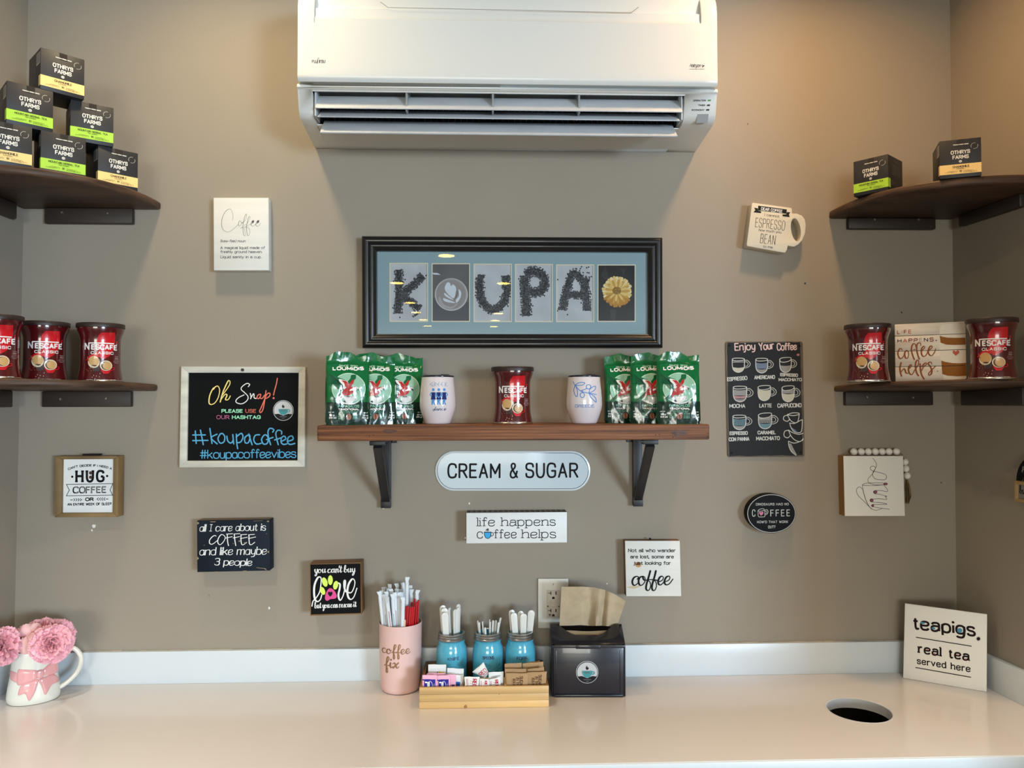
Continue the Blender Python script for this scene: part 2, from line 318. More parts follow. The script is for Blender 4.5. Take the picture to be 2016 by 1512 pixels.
class Ink:
    """flat printed / painted shapes lying on a face; coordinates are converted by conv"""
    def __init__(s, fr=None, crop=None, conv=None, eps=.0003):
        s.fr = fr; s.crop = crop; s.cv = conv; s.polys = []; s.eps = eps; s.k = 0
    def c(s, x, y):
        if s.cv: return s.cv(x, y)
        a, b, k = s.crop; return s.fr.px(a+x/k, b+y/k)
    def sc(s, x, y):
        p, q, r = s.c(x, y), s.c(x+1, y), s.c(x, y+1)
        return .5*(math.dist(p, q)+math.dist(p, r))
    def raw(s, pts, mi=0, lv=0):
        s.k += 1; s.polys.append((pts, mi, s.eps*(1+lv)+(s.k % 14)*9e-6))
    def poly(s, pts, mi=0, lv=0, smooth=False, n=6):
        if isinstance(pts, str): pts = P_(pts)
        if smooth: pts = catmull(pts, n, True)
        s.raw([s.c(*p) for p in pts], mi, lv)
    def ell(s, x, y, rx, ry=None, mi=0, lv=0, rot=0, n=24):
        ry = ry or rx; c, d = math.cos(R_(rot)), math.sin(R_(rot))
        s.raw([s.c(x+rx*math.cos(t)*c-ry*math.sin(t)*d, y+rx*math.cos(t)*d+ry*math.sin(t)*c) for t in [2*math.pi*i/n for i in range(n)]], mi, lv)
    def ribbon(s, pts, w, mi=0, lv=0, closed=False, cap=True, corner=False):
        """pts in face metres; w width(s) in metres"""
        q = [pts[0]]; ws = w if isinstance(w, list) else [w]*len(pts); wq = [ws[0]]
        for p, a in zip(pts[1:], ws[1:]):
            if math.dist(p, q[-1]) > 1e-6: q.append(p); wq.append(a)
        pts, ws = q, wq; n = len(pts)
        if n < 2:
            r = ws[0]/2; s.raw([(pts[0][0]+r*math.cos(t), pts[0][1]+r*math.sin(t)) for t in [math.pi*i/6 for i in range(12)]], mi, lv); return
        L = []; Rr = []
        for i in range(n):
            a = pts[i-1] if (i or closed) else pts[i]; b = pts[(i+1) % n] if (i < n-1 or closed) else pts[i]
            def un(p, q):
                d = math.dist(p, q) or 1e-9; return ((q[0]-p[0])/d, (q[1]-p[1])/d)
            t1 = un(a, pts[i]) if a != pts[i] else un(pts[i], b); t2 = un(pts[i], b) if b != pts[i] else t1
            m = (-(t1[1]+t2[1]), t1[0]+t2[0]); l = math.hypot(*m)
            if l < .5: m = (-t2[1], t2[0]); k = 1
            else: m = (m[0]/l, m[1]/l); k = min(1/max(.35, m[0]*-t2[1]+m[1]*t2[0]), 1.8)
            h = ws[i]/2*k
            L.append((pts[i][0]+m[0]*h, pts[i][1]+m[1]*h)); Rr.append((pts[i][0]-m[0]*h, pts[i][1]-m[1]*h))
        s.k += 1; hh = s.eps*(1+lv)+(s.k % 14)*9e-6
        for i in range(n if closed else n-1):
            j = (i+1) % n; s.polys.append(([L[i], Rr[i], Rr[j], L[j]], mi, hh+i*1.5e-6))
        if cap and not closed:
            for p, q, r, hc in ((pts[0], pts[1], ws[0]/2, hh-2e-6), (pts[-1], pts[-2], ws[-1]/2, hh+n*1.5e-6)):
                a0 = math.atan2(p[1]-q[1], p[0]-q[0])
                s.polys.append(([(p[0]+r*math.cos(a0-math.pi/2+math.pi*i/6), p[1]+r*math.sin(a0-math.pi/2+math.pi*i/6)) for i in range(7)], mi, hc))
    def line(s, pts, w, mi=0, lv=0, smooth=True, closed=False, cap=True, brush=None, n=5):
        """pts in crop pixels (string or list), w in crop pixels; brush = thin/thick ratio for pen strokes"""
        if isinstance(pts, str): pts = P_(pts)
        k = s.sc(*pts[0])
        if smooth and len(pts) > 2: pts = catmull(pts, n, closed)
        q = [s.c(*p) for p in pts]; ww = w*k
        if not smooth and not closed and len(pts) > 2:
            for qa, qb in zip(q, q[1:]): s.ribbon([qa, qb], ww, mi, lv, False, False)
            for z in q[1:-1]: s.raw([(z[0]+ww/2*math.cos(a), z[1]+ww/2*math.sin(a)) for a in [math.pi*i/5 for i in range(10)]], mi, lv)
            return
        if brush:
            ws = []
            for i in range(len(pts)):
                a, b = pts[max(0, i-1)], pts[min(len(pts)-1, i+1)]; d = math.dist(a, b) or 1
                dn = (b[1]-a[1])/d
                ws.append(ww*(brush+(1-brush)*max(0, dn)**.8))
            for _ in range(2): ws = [(ws[max(0, i-1)]+ws[i]*2+ws[min(len(ws)-1, i+1)])/4 for i in range(len(ws))]
            ww = ws
        s.ribbon(q, ww, mi, lv, closed, cap)
    def lines(s, strs, w, **kw):
        for q in strs.split('/'): s.line(q.strip(), w, **kw)
    def text(s, t, base, H, w, mi=0, lv=0, font='G', shear=0., serif=0., brush=None, gap=2.1, cap=True, mis=None):
        """base: 2+ crop points for the baseline (text is fitted from first to last); H capital height, w pen width (crop px)"""
        if isinstance(base, str): base = P_(base)
        H = max(H-w, H*.5)
        F = FONTS[font]; B = [s.c(*p) for p in (catmull(base, 6) if len(base) > 2 else base)]
        k = s.sc(*base[0]); H *= k; w *= k
        if font == 'S': gap = 0.
        adv = []; x = 0
        for ch in t:
            g = F.get(ch) or F.get(ch.upper()) or F[' ']; adv.append((x, g)); x += g[0]+gap
        tot = max(x-gap, .01)
        cum = [0]
        for a, b in zip(B, B[1:]): cum.append(cum[-1]+math.dist(a, b))
        sx = max(cum[-1]-w, cum[-1]*.3)/tot; sy = H/10
        def at(u, v):
            u = w/2+u*sx+v*sy*shear; v = v+w/2/sy; uc = min(max(u, 0), cum[-1]*.9999); i = 0
            while i < len(cum)-2 and cum[i+1] < uc: i += 1
            a, b = B[i], B[i+1]; d = cum[i+1]-cum[i] or 1e-9; tx, ty = (b[0]-a[0])/d, (b[1]-a[1])/d; q = u-cum[i]
            return (a[0]+tx*q-ty*v*sy, a[1]+ty*q+tx*v*sy)
        for ci, (x0, (wd, sts)) in enumerate(adv):
            m_ = mis[ci % len(mis)] if mis else mi
            for kind, p in sts:
                if kind == '.':
                    q = at(x0+p[0][0], p[0][1]+.2); r = w*.62
                    s.raw([(q[0]+r*math.cos(a), q[1]+r*math.sin(a)) for a in [math.pi*i/5 for i in range(10)]], m_, lv); continue
                q = catmull(p, 5) if font == 'S' else chaikin(p, kind == '@') if kind else p
                Q = [at(x0+a, b) for a, b in q]
                ww = w
                if brush:
                    ww = []
                    for i in range(len(q)):
                        a, b = q[max(0, i-1)], q[min(len(q)-1, i+1)]; d = math.dist(a, b) or 1
                        ww.append(w*(brush+(1-brush)*max(0, (a[1]-b[1])/d)**.8))
                if kind or font == 'S' or len(q) == 2: s.ribbon(Q, ww, m_, lv, kind == '@', cap)
                else:
                    if brush: ww = w
                    for qa, qb in zip(Q, Q[1:]): s.ribbon([qa, qb], ww, m_, lv, False, False)
                    for z in (Q if cap else Q[1:-1]):
                        s.raw([(z[0]+w/2*math.cos(a), z[1]+w/2*math.sin(a)) for a in [math.pi*i/5 for i in range(10)]], m_, lv)
                if serif and kind != '@':
                    for e, nb in ((p[0], p[1]), (p[-1], p[-2])):
                        if abs(e[1]-nb[1]) > abs(e[0]-nb[0])*.9 and min(abs(e[1]-z) for z in (0, 6.6, 10, -3)) < .35:
                            l = -serif; r = serif
                            if t[ci].islower() and e[1] > 5: r = .1
                            if t[ci] in 'aeu' and e[1] < 1: l = 0
                            s.ribbon([at(x0+e[0]+l, e[1]), at(x0+e[0]+r, e[1])], w*.8, m_, lv, False, False)
    def mesh(s, name, mats, parent=None, fn=None, cutu=0, cutv=0, gaps=None, local=False, lab=None):
        fn = fn or (lambda u, v, h: s.fr.pt(u, v, h))
        bm = bmesh.new(); lay = bm.faces.layers.float.new('h')
        for pts, mi, h in s.polys:
            tris = [tuple(range(len(pts)))] if len(pts) < 5 else tessellate_polygon([[Vector((a, b, 0)) for a, b in pts]])
            vs = [bm.verts.new((a, b, h)) for a, b in pts]
            for t in tris:
                if len(set(t)) < 3: continue
                try: f = bm.faces.new([vs[i] for i in t])
                except ValueError: continue
                f.material_index = mi; f[lay] = h
        for f in bm.faces:
            f.normal_update()
            if f.normal.z < 0: f.normal_flip()
        def cut(ax, step):
            cs = [v.co[ax] for v in bm.verts]
            if not cs: return
            k = math.ceil(min(cs)/step)*step
            while k < max(cs):
                no = [0, 0, 0]; no[ax] = 1; co = [0, 0, 0]; co[ax] = k
                bmesh.ops.bisect_plane(bm, geom=bm.verts[:]+bm.edges[:]+bm.faces[:], plane_co=co, plane_no=no, dist=1e-7)
                k += step
        if cutu: cut(0, cutu)
        if cutv: cut(1, cutv)
        if gaps:
            for a, b in gaps:
                for k in (a, b):
                    bmesh.ops.bisect_plane(bm, geom=bm.verts[:]+bm.edges[:]+bm.faces[:], plane_co=(0, k, 0), plane_no=(0, 1, 0), dist=1e-7)
            dl = [f for f in bm.faces if any(a < f.calc_center_median().y < b for a, b in gaps)]
            bmesh.ops.delete(bm, geom=dl, context='FACES')
        for v in bm.verts: v.co = fn(v.co.x, v.co.y, v.co.z)
        me = bpy.data.meshes.new(name)
        if parent and not local: bmesh.ops.transform(bm, matrix=wm(parent).inverted(), verts=bm.verts)
        bm.to_mesh(me); bm.free()
        for m in (mats if isinstance(mats, (list, tuple)) else [mats]): me.materials.append(m)
        if cutu:
            for p in me.polygons: p.use_smooth = True
        o = bpy.data.objects.new(name, me); COL.objects.link(o)
        if parent: o.parent = parent
        if lab: o['label'] = lab
        return o
def inkm(r, g, b, rough=.6): return mat('ink_%d_%d_%d_%d' % (r, g, b, int(rough*100)), (r, g, b), rough, spec=.12 if rough > .5 else .4, coat=.7 if rough < .32 else 0.)
BLK = inkm(22, 22, 26); WHT = inkm(238, 238, 236)
# ================================================================== ROOM
M_WALL = mat('wall_paint', (157, 147, 133), .72, spec=.35, vary=(2.2, .035, (1, 1, 1)), bump=(160, .035, (1, 1, 1)))
M_CEIL = mat('ceiling_paint', (205, 200, 190), .9); M_FLOOR = mat('floor_tile', (120, 110, 100), .5, vary=(3, .2, (1, 1, 1)))
AX, DX = .9, 14.0
def lx(z): return -1.282+.0087*(z-1)
def rx(z, d=0): return 1.341+.0045*(z-1)+.085*d
ZT = CEIL
def struct_box(name, m, *b): return struct(MB().box(*b).build(name, m))
wall_back = struct_box('wall_back', M_WALL, -5.2, 6.2, 0, .12, 0, ZT)
def quadwall(name, bot, top, thick):
    """alcove side wall as a leaning slab; bot/top = ((x,y),(x,y)) of the inner face"""
    b = MB(); v = []
    for z, e in ((0, bot), (ZT, top)):
        (xa, ya), (xb, yb) = e
        v += [(xa, ya, z), (xb, yb, z), (xb+thick, yb, z), (xa+thick, ya, z)]
    b.add(v, [(0, 1, 2, 3), (7, 6, 5, 4), (0, 4, 5, 1), (1, 5, 6, 2), (2, 6, 7, 3), (3, 7, 4, 0)])
    return struct(b.build(name, M_WALL, fix=True))
wall_left = quadwall('wall_left', ((lx(0), 0), (lx(0), -AX)), ((lx(ZT), 0), (lx(ZT), -AX)), -.14)
wall_right = quadwall('wall_right', ((rx(0), 0), (rx(0, 1.08), -1.08)), ((rx(ZT), 0), (rx(ZT, 1.08), -1.08)), .14)
struct_box('wall_left_room', M_WALL, -5.2, -5.08, -DX, 0, 0, ZT)
b = MB()
for x0, x1, z0, z1 in ((0, 0, 0, 0),):
    b.box(6.06, 6.2, -7.4, 0, 0, ZT).box(6.06, 6.2, -DX, -11.0, 0, ZT).box(6.06, 6.2, -11.0, -7.4, 0, .75).box(6.06, 6.2, -11.0, -7.4, 2.4, ZT)
struct(b.build('wall_right_room', M_WALL))
b = MB().box(-5.2, 6.2, -DX-.12, -DX, 0, .3).box(-5.2, 6.2, -DX-.12, -DX, 2.5, ZT).box(-5.2, -4, -DX-.12, -DX, .3, 2.5).box(4, 6.2, -DX-.12, -DX, .3, 2.5)
struct(b.build('wall_front_room', M_WALL))
struct_box('floor', M_FLOOR, -5.2, 6.2, -DX-.12, .12, -.1, 0)
struct_box('ceiling', M_CEIL, -5.2, 6.2, -DX-.12, .12, ZT, ZT+.1)
# chips and specks on the painted wall
for i, (px, py, r, c) in enumerate([(185, 1036, 3.2, (235, 232, 225)), (181, 1044, 1.6, (235, 232, 225)), (530, 1197, 1.8, (238, 238, 232)), (924, 991, 1.5, (240, 240, 236)),
        (916, 1059, 1.3, (240, 240, 236)), (1585, 558, 1.8, (40, 36, 34)), (755, 1000, 1.8, (240, 240, 236)), (1195, 1149, 1.3, (225, 222, 215)),
        (1775, 615, 1.5, (60, 52, 46)), (1472, 244, 1.3, (110, 92, 74)), (1853, 950, 1.4, (90, 80, 70)), (412, 1172, 1.4, (130, 120, 108))]):
    p = aty(px, py, 0); rr = r/702; b = MB()
    loop = [(p.x+rr*(1+.22*math.sin(3*a+i))*math.cos(a), p.z+rr*1.3*(1+.2*math.cos(2*a+i))*math.sin(a)) for a in [2*math.pi*k/9 for k in range(9)]]
    b.prism([loop], lambda u, v, h: (u, -h, v), -.0005, .0006); b.build('paint_chip', mat('chip_%d' % sum(c), c, .6), wall_back)

# ceiling lamps whose reflections show in the picture glass
M_LAMP = mat('lamp_glow', (255, 214, 110), .5, emis=42.0); M_TRIM = mat('lamp_trim', (225, 222, 214), .4)
first = None
lamps = [(-.35, -4.8), (-.98, -6.4), (.21, -6.4), (-1.0, -8.1), (.2, -9.3), (-1.02, -9.2), (-1.0, -10.2), (.17, -10.3), (-1.0, -11.2), (.16, -11.3), (-.68, -.46), (.86, -.46), (-.95, -1.45), (1.0, -1.15), (2.2, -3.4), (-2.6, -3.4)]  # also holds discs for the two added counter fill lamps
for x, y in lamps:
    if first is None:
        t = thing('recessed_ceiling_lamp', 'round warm recessed ceiling lamp in the cafe ceiling', 'lamp', (x, y, CEIL), group='recessed ceiling lamps')
        MB().lathe([(.075, -.001), (.1, -.004), (.1, 0), (.07, 0)], 28, (x, y, CEIL), cap0=False, cap1=False).build('trim_ring', M_TRIM, t)
        MB().lathe([(.0745, -.003), (.0745, -.0015)], 28, (x, y, CEIL)).build('lamp_face', M_LAMP, t); first = t
    else:
        c = dup(first, (x, y, CEIL))
        if y > -2:   # the four nearest discs, two of them for added fills, have area lamps before an unlit face
            for g in list(c.children):
                if g.name.startswith('lamp_face'): g.data = g.data.copy(); g.data.materials[0] = M_TRIM

# ================================================================== COUNTER
M_LAM = mat('counter_laminate', (222, 216, 212), .22, spec=.5, coat=.25, vary=(6, .012, (1, 1, 1)))
M_BSP = mat('backsplash_laminate', (216, 224, 230), .3, vary=(7, .012, (1, 1, 1)))
ZC = .925; YF = -.512; HC = (.925, -.262); HR = .0785
ct = thing('countertop', 'long cream laminate countertop with a round waste hole near its right end', 'countertop', (0, -.25, ZC))
b = MB()
outer = [(lx(.9), 0), (lx(.9), YF), (rx(.9, -YF), YF), (rx(.9), 0)]
hole = [(HC[0]+HR*math.cos(a), HC[1]+HR*math.sin(a)) for a in [-2*math.pi*i/48 for i in range(48)]]
b.prism([outer, hole], lambda u, v, h: (u, v, h), ZC-.022, ZC)
top = b.build('worktop', M_LAM, ct, ang=30)
b = MB().box(lx(.9), rx(.9, -YF), YF-.006, YF+.02, ZC-.05, ZC-.0005); b.build('front_edge', M_BSP, ct, bevel=.003)
b = MB(); b.lathe([(HR-.004, -.024), (HR-.004, -.0005), (HR-.0015, .0008), (HR+.0005, .0006), (HR+.0005, -.024)], 48, (HC[0], HC[1], ZC), cap0=False, cap1=False)
b.build('hole_rim', mat('hole_edge', (205, 205, 206), .45), ct)
BH = .0875
MB().box(lx(.95)+.0005, rx(.95)-.0005, -.015, -.0005, ZC, ZC+BH).build('backsplash', M_BSP, ct, bevel=.0012)
for sgn in (0, 1):
    f = (lambda d: lx(.95)) if sgn == 0 else (lambda d: rx(.95, d)); t_ = .0155 if sgn == 0 else -.0155; b = MB(); v = []
    for z in (ZC, ZC+BH-.001): v += [(f(.015), -.0152, z), (f(.5), -.5, z), (f(.5)+t_, -.5, z), (f(.015)+t_, -.0152, z)]
    b.add(v, [(0, 1, 2, 3), (7, 6, 5, 4), (0, 4, 5, 1), (1, 5, 6, 2), (2, 6, 7, 3), (3, 7, 4, 0)]).build('backsplash', M_BSP, ct, bevel=.001, fix=True)
# thin ragged line of old caulk above the backsplash
b = MB(); x = -1.1
while x < 1.15:
    l = random.uniform(.01, .06); h = random.uniform(.0003, .0013)
    if random.random() < .8: b.box(x, x+l, -.0035, -.0002, ZC+BH-.001, ZC+BH+h)
    x += l*.9
b.build('caulk_line', mat('caulk', (188, 174, 152), .6), ct)['kind'] = 'stuff'
bn = thing('waste_bin', 'black waste bin under the round counter hole', 'bin', (HC[0], HC[1], .2))
MB().lathe([(.12, 0), (.15, .62), (.146, .62), (.116, .01), (0.001, .01)], 32, (HC[0], HC[1], .2), cap1=False).build('bucket', mat('bin_plastic', (9, 9, 10), .6), bn)
cb = thing('unseen_cabinet', 'unseen cabinet added under the countertop to keep its hole dark', 'cabinet', (0, -.25, 0))  # out of view, added to shut light out of the waste hole
M_CAB = mat('cabinet_board', (120, 116, 110), .6)
b = MB(); b.box(lx(.5)+.005, rx(.5)-.005, -.46, -.445, .0, ZC-.051).box(lx(.5)+.005, lx(.5)+.02, -.444, -.02, 0, ZC-.024).box(rx(.5)-.03, rx(.5)-.012, -.444, -.02, 0, ZC-.024)
b.box(lx(.5)+.021, rx(.5)-.031, -.444, -.02, .18, .198); b.build('carcass', M_CAB, cb)

# ================================================================== AIR CONDITIONER
M_AC = mat('ac_plastic', (226, 226, 222), .32, coat=.15); M_ACG = mat('ac_lower_plastic', (208, 208, 203), .42)
M_DK = mat('ac_cavity', (28, 30, 33), .6); M_LOU = mat('ac_louvre', (205, 209, 214), .4, vary=(30, .06, (.3, 1, 1)))
ac = thing('air_conditioner', 'white wall-mounted split air conditioner with open louvres', 'air conditioner', (.055, 0, 2.4))
XL, XR = aty(585.5, 100, .2275).x-.004, aty(1412.5, 100, .2275).x+.004
prof = [(0, 2.40), (.03, 2.4005), (.15, 2.412), (.174, 2.4155), (.188, 2.4205), (.196, 2.432), (.2105, 2.4815), (.2165, 2.484), (.2165, 2.492), (.198, 2.497), (.18, 2.735), (.12, 2.762), (0, 2.768)]
# outlet cut through the middle of the lower face
o0 = aty(616, 200, .2).x; o1 = aty(1347, 200, .2).x
cut = [(0, 2.40), (.03, 2.4005), (.15, 2.412), (.152, 2.4145), (.06, 2.43), (.05, 2.5), (.16, 2.495), (.209, 2.4765), (.2105, 2.4815), (.2165, 2.484), (.2165, 2.492), (.198, 2.497), (.18, 2.735), (.12, 2.762), (0, 2.768)]
b = MB()
def ext(x0, x1, pr, mi=0): b.prism([pr], lambda u, v, h: (h, -u, v), x0, x1, mi)
ext(XL, o0, prof); ext(o1, XR, prof); ext(o0, o1, cut)
b.build('casing', M_AC, ac, fix=True, bevel=.0025, bang=50)
MB().box(o0+.0005, o1-.0005, -.12, -.062, 2.432, 2.492).build('air_outlet', M_DK, ac)
b = MB()
for k in range(60): x = o0+.01+(o1-o0-.02)*k/59; b.box(x-.0008, x+.0008, -.14, -.118, 2.43, 2.488)
vn = b.build('vertical_vanes', mat('ac_vane', (60, 63, 67), .5), ac); vn['kind'] = 'stuff'
# front panel: slightly bowed skin with rounded lower lip
pp = [(.2025, 2.4975), (.207, 2.4955), (.2215, 2.4965), (.2265, 2.502), (.2285, 2.512), (.2275, 2.53), (.2275, 2.655), (.2245, 2.6585), (.2225, 2.668), (.2225, 2.684), (.214, 2.6845), (.2138, 2.70), (.2125, 2.735), (.19, 2.738)]
pe = pp[:7]+[(.2275, 2.6585), (.2272, 2.668), (.2268, 2.684), (.2255, 2.6945), (.2215, 2.712), (.211, 2.730), (.19, 2.738)]
b = MB(); FX = lambda u, v, h: (h, -u, v)
b.prism([pe], FX, XL+.004, XL+.046); b.prism([pp], FX, XL+.046, XR-.046); b.prism([pe], FX, XR-.046, XR-.004)
b.build('front_panel', M_AC, ac, fix=True, bevel=.004, seg=3, bang=60)
fr = WF(.2275); ik = Ink(fr, (570, 0, 5.04)); gr = (.0003)
ink_g = inkm(70, 70, 74)
ik = Ink(fr, (0, 0, 1)); ik.line("749,4 764,15 1243,25 1257,14", 1.3, smooth=False)
ik.mesh('flap_seam', inkm(150, 146, 142), ac)
ik = Ink(fr, (570, 0, 5.04)); ik.text("FUJ TSU", "222,625 355,625", 30, 5); ik.line("296,625 296,600", 5); ik.line("272,632 280,622 281,585", 4)
ik.line("281,578 288,572 293,580 286,586 277,590", 3); ik.mesh('logo', ink_g, ac)
ik = Ink(fr, (1230, 0, 5.04)); ik.text("Halcyon", "642,666 752,668", 34, 4, font='H', shear=.35); ik.poly("762,636 775,648 798,652 782,660 776,668 764,668 772,656"); ik.line("660,645 740,640", 2)
ik.text("INVERTER SYSTEM", "642,690 792,690", 7, 1.6); ik.mesh('logo', ink_g, ac)
# indicator area on the right end (inclined face)
fi = Fr((.54, -.2075, 2.468), (1, 0, 0), (0, -.012, .045)); fi = Fr((.54, -.196, 2.432), (1, 0, 0), (0, -.0145, .0495))
ik = Ink(fi, (1230, 0, 5.04), eps=.0003)
ik.text("OPERATION", "677,1007 805,1005", 16, 4); ik.text("TIMER", "726,1053 797,1053", 16, 4); ik.text("ECONOMY", "664,1100 790,1100", 16, 4)
ik.mesh('lettering', inkm(70, 72, 76), ac)
for y, c in ((997, (90, 160, 70)), (1045, (50, 54, 60)), (1091, (50, 54, 60))):
    ik = Ink(fi, (1230, 0, 5.04), eps=.0004); x = 838-(y-997)*.17; ik.poly([(x-18, y+7), (x-12, y-8), (x+18, y-8), (x+14, y+7)]); ik.mesh('indicator_light', inkm(*c), ac)
ik = Ink(fi, (1230, 0, 5.04), eps=.0003); ik.poly("722,1133 832,1131 822,1218 710,1222"); ik.mesh('receiver_window', mat('ac_receiver', (140, 146, 150), .25), ac)
# louvres
def louvre(p0, p1, x0, x1, th=.003, name='louvre'):
    (d0, z0), (d1, z1) = p0, p1; c = Vector((0, -(d0+d1)/2, (z0+z1)/2)); a = Vector((0, -(d1-d0)/2, (z1-z0)/2))
    nn = Vector((0, a.z, -a.y)).normalized()*th/2; c.x = (x0+x1)/2
    return MB().obox(c, ((((x1-x0)/2), 0, 0), a, nn)).build(name, M_LOU, ac, bevel=.001)
def zz(y, d): return aty(1000, y, d).z
louvre((.165, zz(194, .165)), (.213, zz(217, .213)), o0+.008, o1-.008)
louvre((.150, zz(222, .150)), (.203, zz(234, .203)), o0+.012, o1-.012)
louvre((.142, zz(243, .142)), (.196, zz(265, .196)), o0+.017, o1-.017, .004, 'airflow_flap')
for xp in (803, 970, 1137):
    x = aty(xp, 195, .17).x; MB().box(x-.0025, x+.0025, -.205, -.150, zz(222, .2), zz(188, .17)).box(x-.006, x+.006, -.172, -.14, zz(192, .17), zz(183, .17)).build('louvre_clip', mat('ac_clip', (150, 153, 156), .5), ac, bevel=.0008)
for x in (o0+.006, o1-.006): MB().box(x-.002, x+.002, -.2, -.150, zz(232, .2), zz(186, .17)).build('louvre_pivot', M_LOU, ac, bevel=.0008)
# marks on the underside lip
fb = Fr((0, -.172, 2.4165), (1, 0, 0), (0, -.12, .012)); ik = Ink(fb, (0, 0, 1), eps=.0006)
for xx in (642, 1300):
    ik.line([(xx+2, 287), (xx+5, 276), (xx+14, 273), (xx+44, 273), (xx+50, 276), (xx+54, 287)] if xx < 700 else [(xx-6, 294), (xx+4, 285), (xx+12, 282), (xx+40, 282), (xx+44, 285), (xx+36, 294)], .9, smooth=False)
for k, y in enumerate((277, 280.5, 284)): ik.line([(708 if k < 1 else 706, y), (750+k*3, y+.4)], 1.6)
for x, y in ((805, 265), (962, 268), (1120, 271)): ik.line([(x, y), (x+13, y), (x+13, y+4), (x, y+4)], .7, smooth=False, closed=True)
ik.mesh('moulded_marks', inkm(120, 118, 112), ac)

# ================================================================== SHELVES
M_DW = mat('dark_stained_wood', (98, 73, 57), .5, spec=.3, vary=(14, .35, (.35, 1, 9), (50, 36, 28)), bump=(40, .1, (.4, 1, 3)))
M_DW2 = mat('dark_stained_batten', (58, 47, 41), .5, vary=(14, .3, (.4, 1, 3)))
M_SCREW = mat('screw_steel', (120, 112, 104), .35, metal=.8)
def corner_shelf(side, z0, th, rise, rad, label, cl_back, cl_side, screws):
    """side -1 left / +1 right; quarter-round board; cl_back = px (x0,x1,ytop,ybot); cl_side = (d0,d1)"""
    zb = z0; cx = (lx(zb) if side < 0 else rx(zb))
    t = thing('corner_shelf', label, 'shelf', (cx, 0, zb), group='dark corner shelves')
    n = 28; loop = [(0, 0)]; e = 2/2.5
    for i in range(n+1):
        a = math.pi/2*i/n; u = rad*math.cos(a)**e; v = rad*math.sin(a)**e; loop.append((u, v))
    def fn(u, v, h):
        x = cx-side*u if u > 0 else cx-side*.001
        if side > 0: x += .085*v*(1-u/rad)
        return (x, -v-.0008, zb+h+rise*v)
    L = loop if side < 0 else [loop[0]]+loop[:0:-1]
    L = [(.001, 0)]+L[1:] if side < 0 else L
    b = MB(); b.prism([L], fn, 0, th); b.build('shelf_board', M_DW, t, fix=True, bevel=.006, seg=3)
    x0, x1, y0, y1 = cl_back; A = aty(x0, y0, .018); B = aty(x1, y1, .018)
    MB().box(A.x, B.x, -.018, -.0005, B.z, zb-.0003).build('batten', M_DW2, t, bevel=.003)
    h = zb-B.z; b = MB(); d0, d1 = cl_side
    xa, xb = (lx(zb)+.0005, lx(zb)+.019) if side < 0 else (rx(zb, d0)-.019, rx(zb, d0)-.0005)
    sh = 0 if side < 0 else .085*(d1-d0)
    v = [(xa, -d0, zb-h), (xb, -d0, zb-h), (xb+sh, -d1, zb-h), (xa+sh, -d1, zb-h), (xa, -d0, zb-.0003+rise*d0), (xb, -d0, zb-.0003+rise*d0), (xb+sh, -d1, zb+rise*d1-.0003), (xa+sh, -d1, zb+rise*d1-.0003)]
    b.add(v, [(3, 2, 1, 0), (4, 5, 6, 7), (0, 1, 5, 4), (1, 2, 6, 5), (2, 3, 7, 6), (3, 0, 4, 7)]).build('batten', M_DW2, t, fix=True, bevel=.003)
    for px, py in screws:
        p = aty(px, py, .018); MB().lathe([(.0042, 0), (.0038, .001), (.001, .0006)], 12, (0, 0, 0), fn=lambda q: (p.x+q[0], p.y-q[2], p.z+q[1])).build('screw', M_SCREW, t)
    return t
# z0 of board underside
SHELF = {}
corner_shelf(-1, 2.2245, .0205, -.015, .374, 'dark wooden corner shelf at upper left carrying the pyramid of tea boxes', (87, 260, 408, 440), (.06, .262), [(123, 419), (213, 421)])
corner_shelf(1, 2.2115, .0215, .008, .362, 'dark wooden corner shelf at upper right carrying two tea boxes', (1671, 1843, 420, 451), (.05, .27), [(1721, 433), (1808, 433)])
corner_shelf(-1, 1.7215, .0185, .018, .374, 'dark wooden corner shelf at lower left holding three brown coffee tins', (82, 257, 771, 801), (.06, .262), [(120, 786), (210, 785)])
corner_shelf(1, 1.7165, .0165, .03, .352, 'dark wooden corner shelf at lower right holding two tins and a plank sign', (1665, 1838, 768, 798), (.05, .27), [(1706, 782), (1797, 783)])
ZUL, ZUR = 2.2437, 2.2348
def zll(d): return 1.740+.018*d
def zlr(d): return 1.733+.03*d

M_WOOD = mat('reclaimed_wood', (152, 98, 64), .5, spec=.35, vary=(7, .5, (.5, 3, 22), (80, 48, 34)), bump=(20, .3, (.3, 2, 16)))
ws = thing('wall_shelf', 'thick brown wooden wall shelf on two black brackets', 'shelf', (.076, 0, 1.4))
b = MB().box(-.4205, .5725, -.21, -.001, 1.5925, 1.6315); b.build('board', M_WOOD, ws, bevel=.0035, seg=3)
nl = MB()
for px, py in ((627, 856), (627, 862), (727.5, 858), (735, 856.5), (1291, 856), (1298, 855.5), (1393, 853), (1393, 859), (1325, 861)):
    p = aty(px, py, .21); nl.lathe([(.0011, 0), (.0011, .0006)], 8, fn=lambda q: (p.x+q[0], p.y-q[2], p.z+q[1]))
nl.build('nail_holes', BLK, ws)
ik = Ink(WF(.21), (1230, 830, 8.4)); ik.poly("770,180 800,150 870,150 960,140 1030,170 1030,210 900,230 860,260 830,210", smooth=True); ik.poly("760,190 820,170 860,210 820,215", lv=1, mi=1, smooth=True)
ik.mesh('knot', [mat('knot_grey', (112, 82, 70), .6, vary=(60, .3, (1, 1, 4))), mat('knot_dark', (78, 48, 38), .6)], ws)
ik = Ink(WF(.21), (620, 830, 8.4)); ik.poly("1120,150 1180,130 1300,135 1360,160 1250,195 1170,185", smooth=True); ik.mesh('knot', mat('knot_brown', (96, 60, 48), .6, vary=(60, .3, (1, 1, 4))), ws)
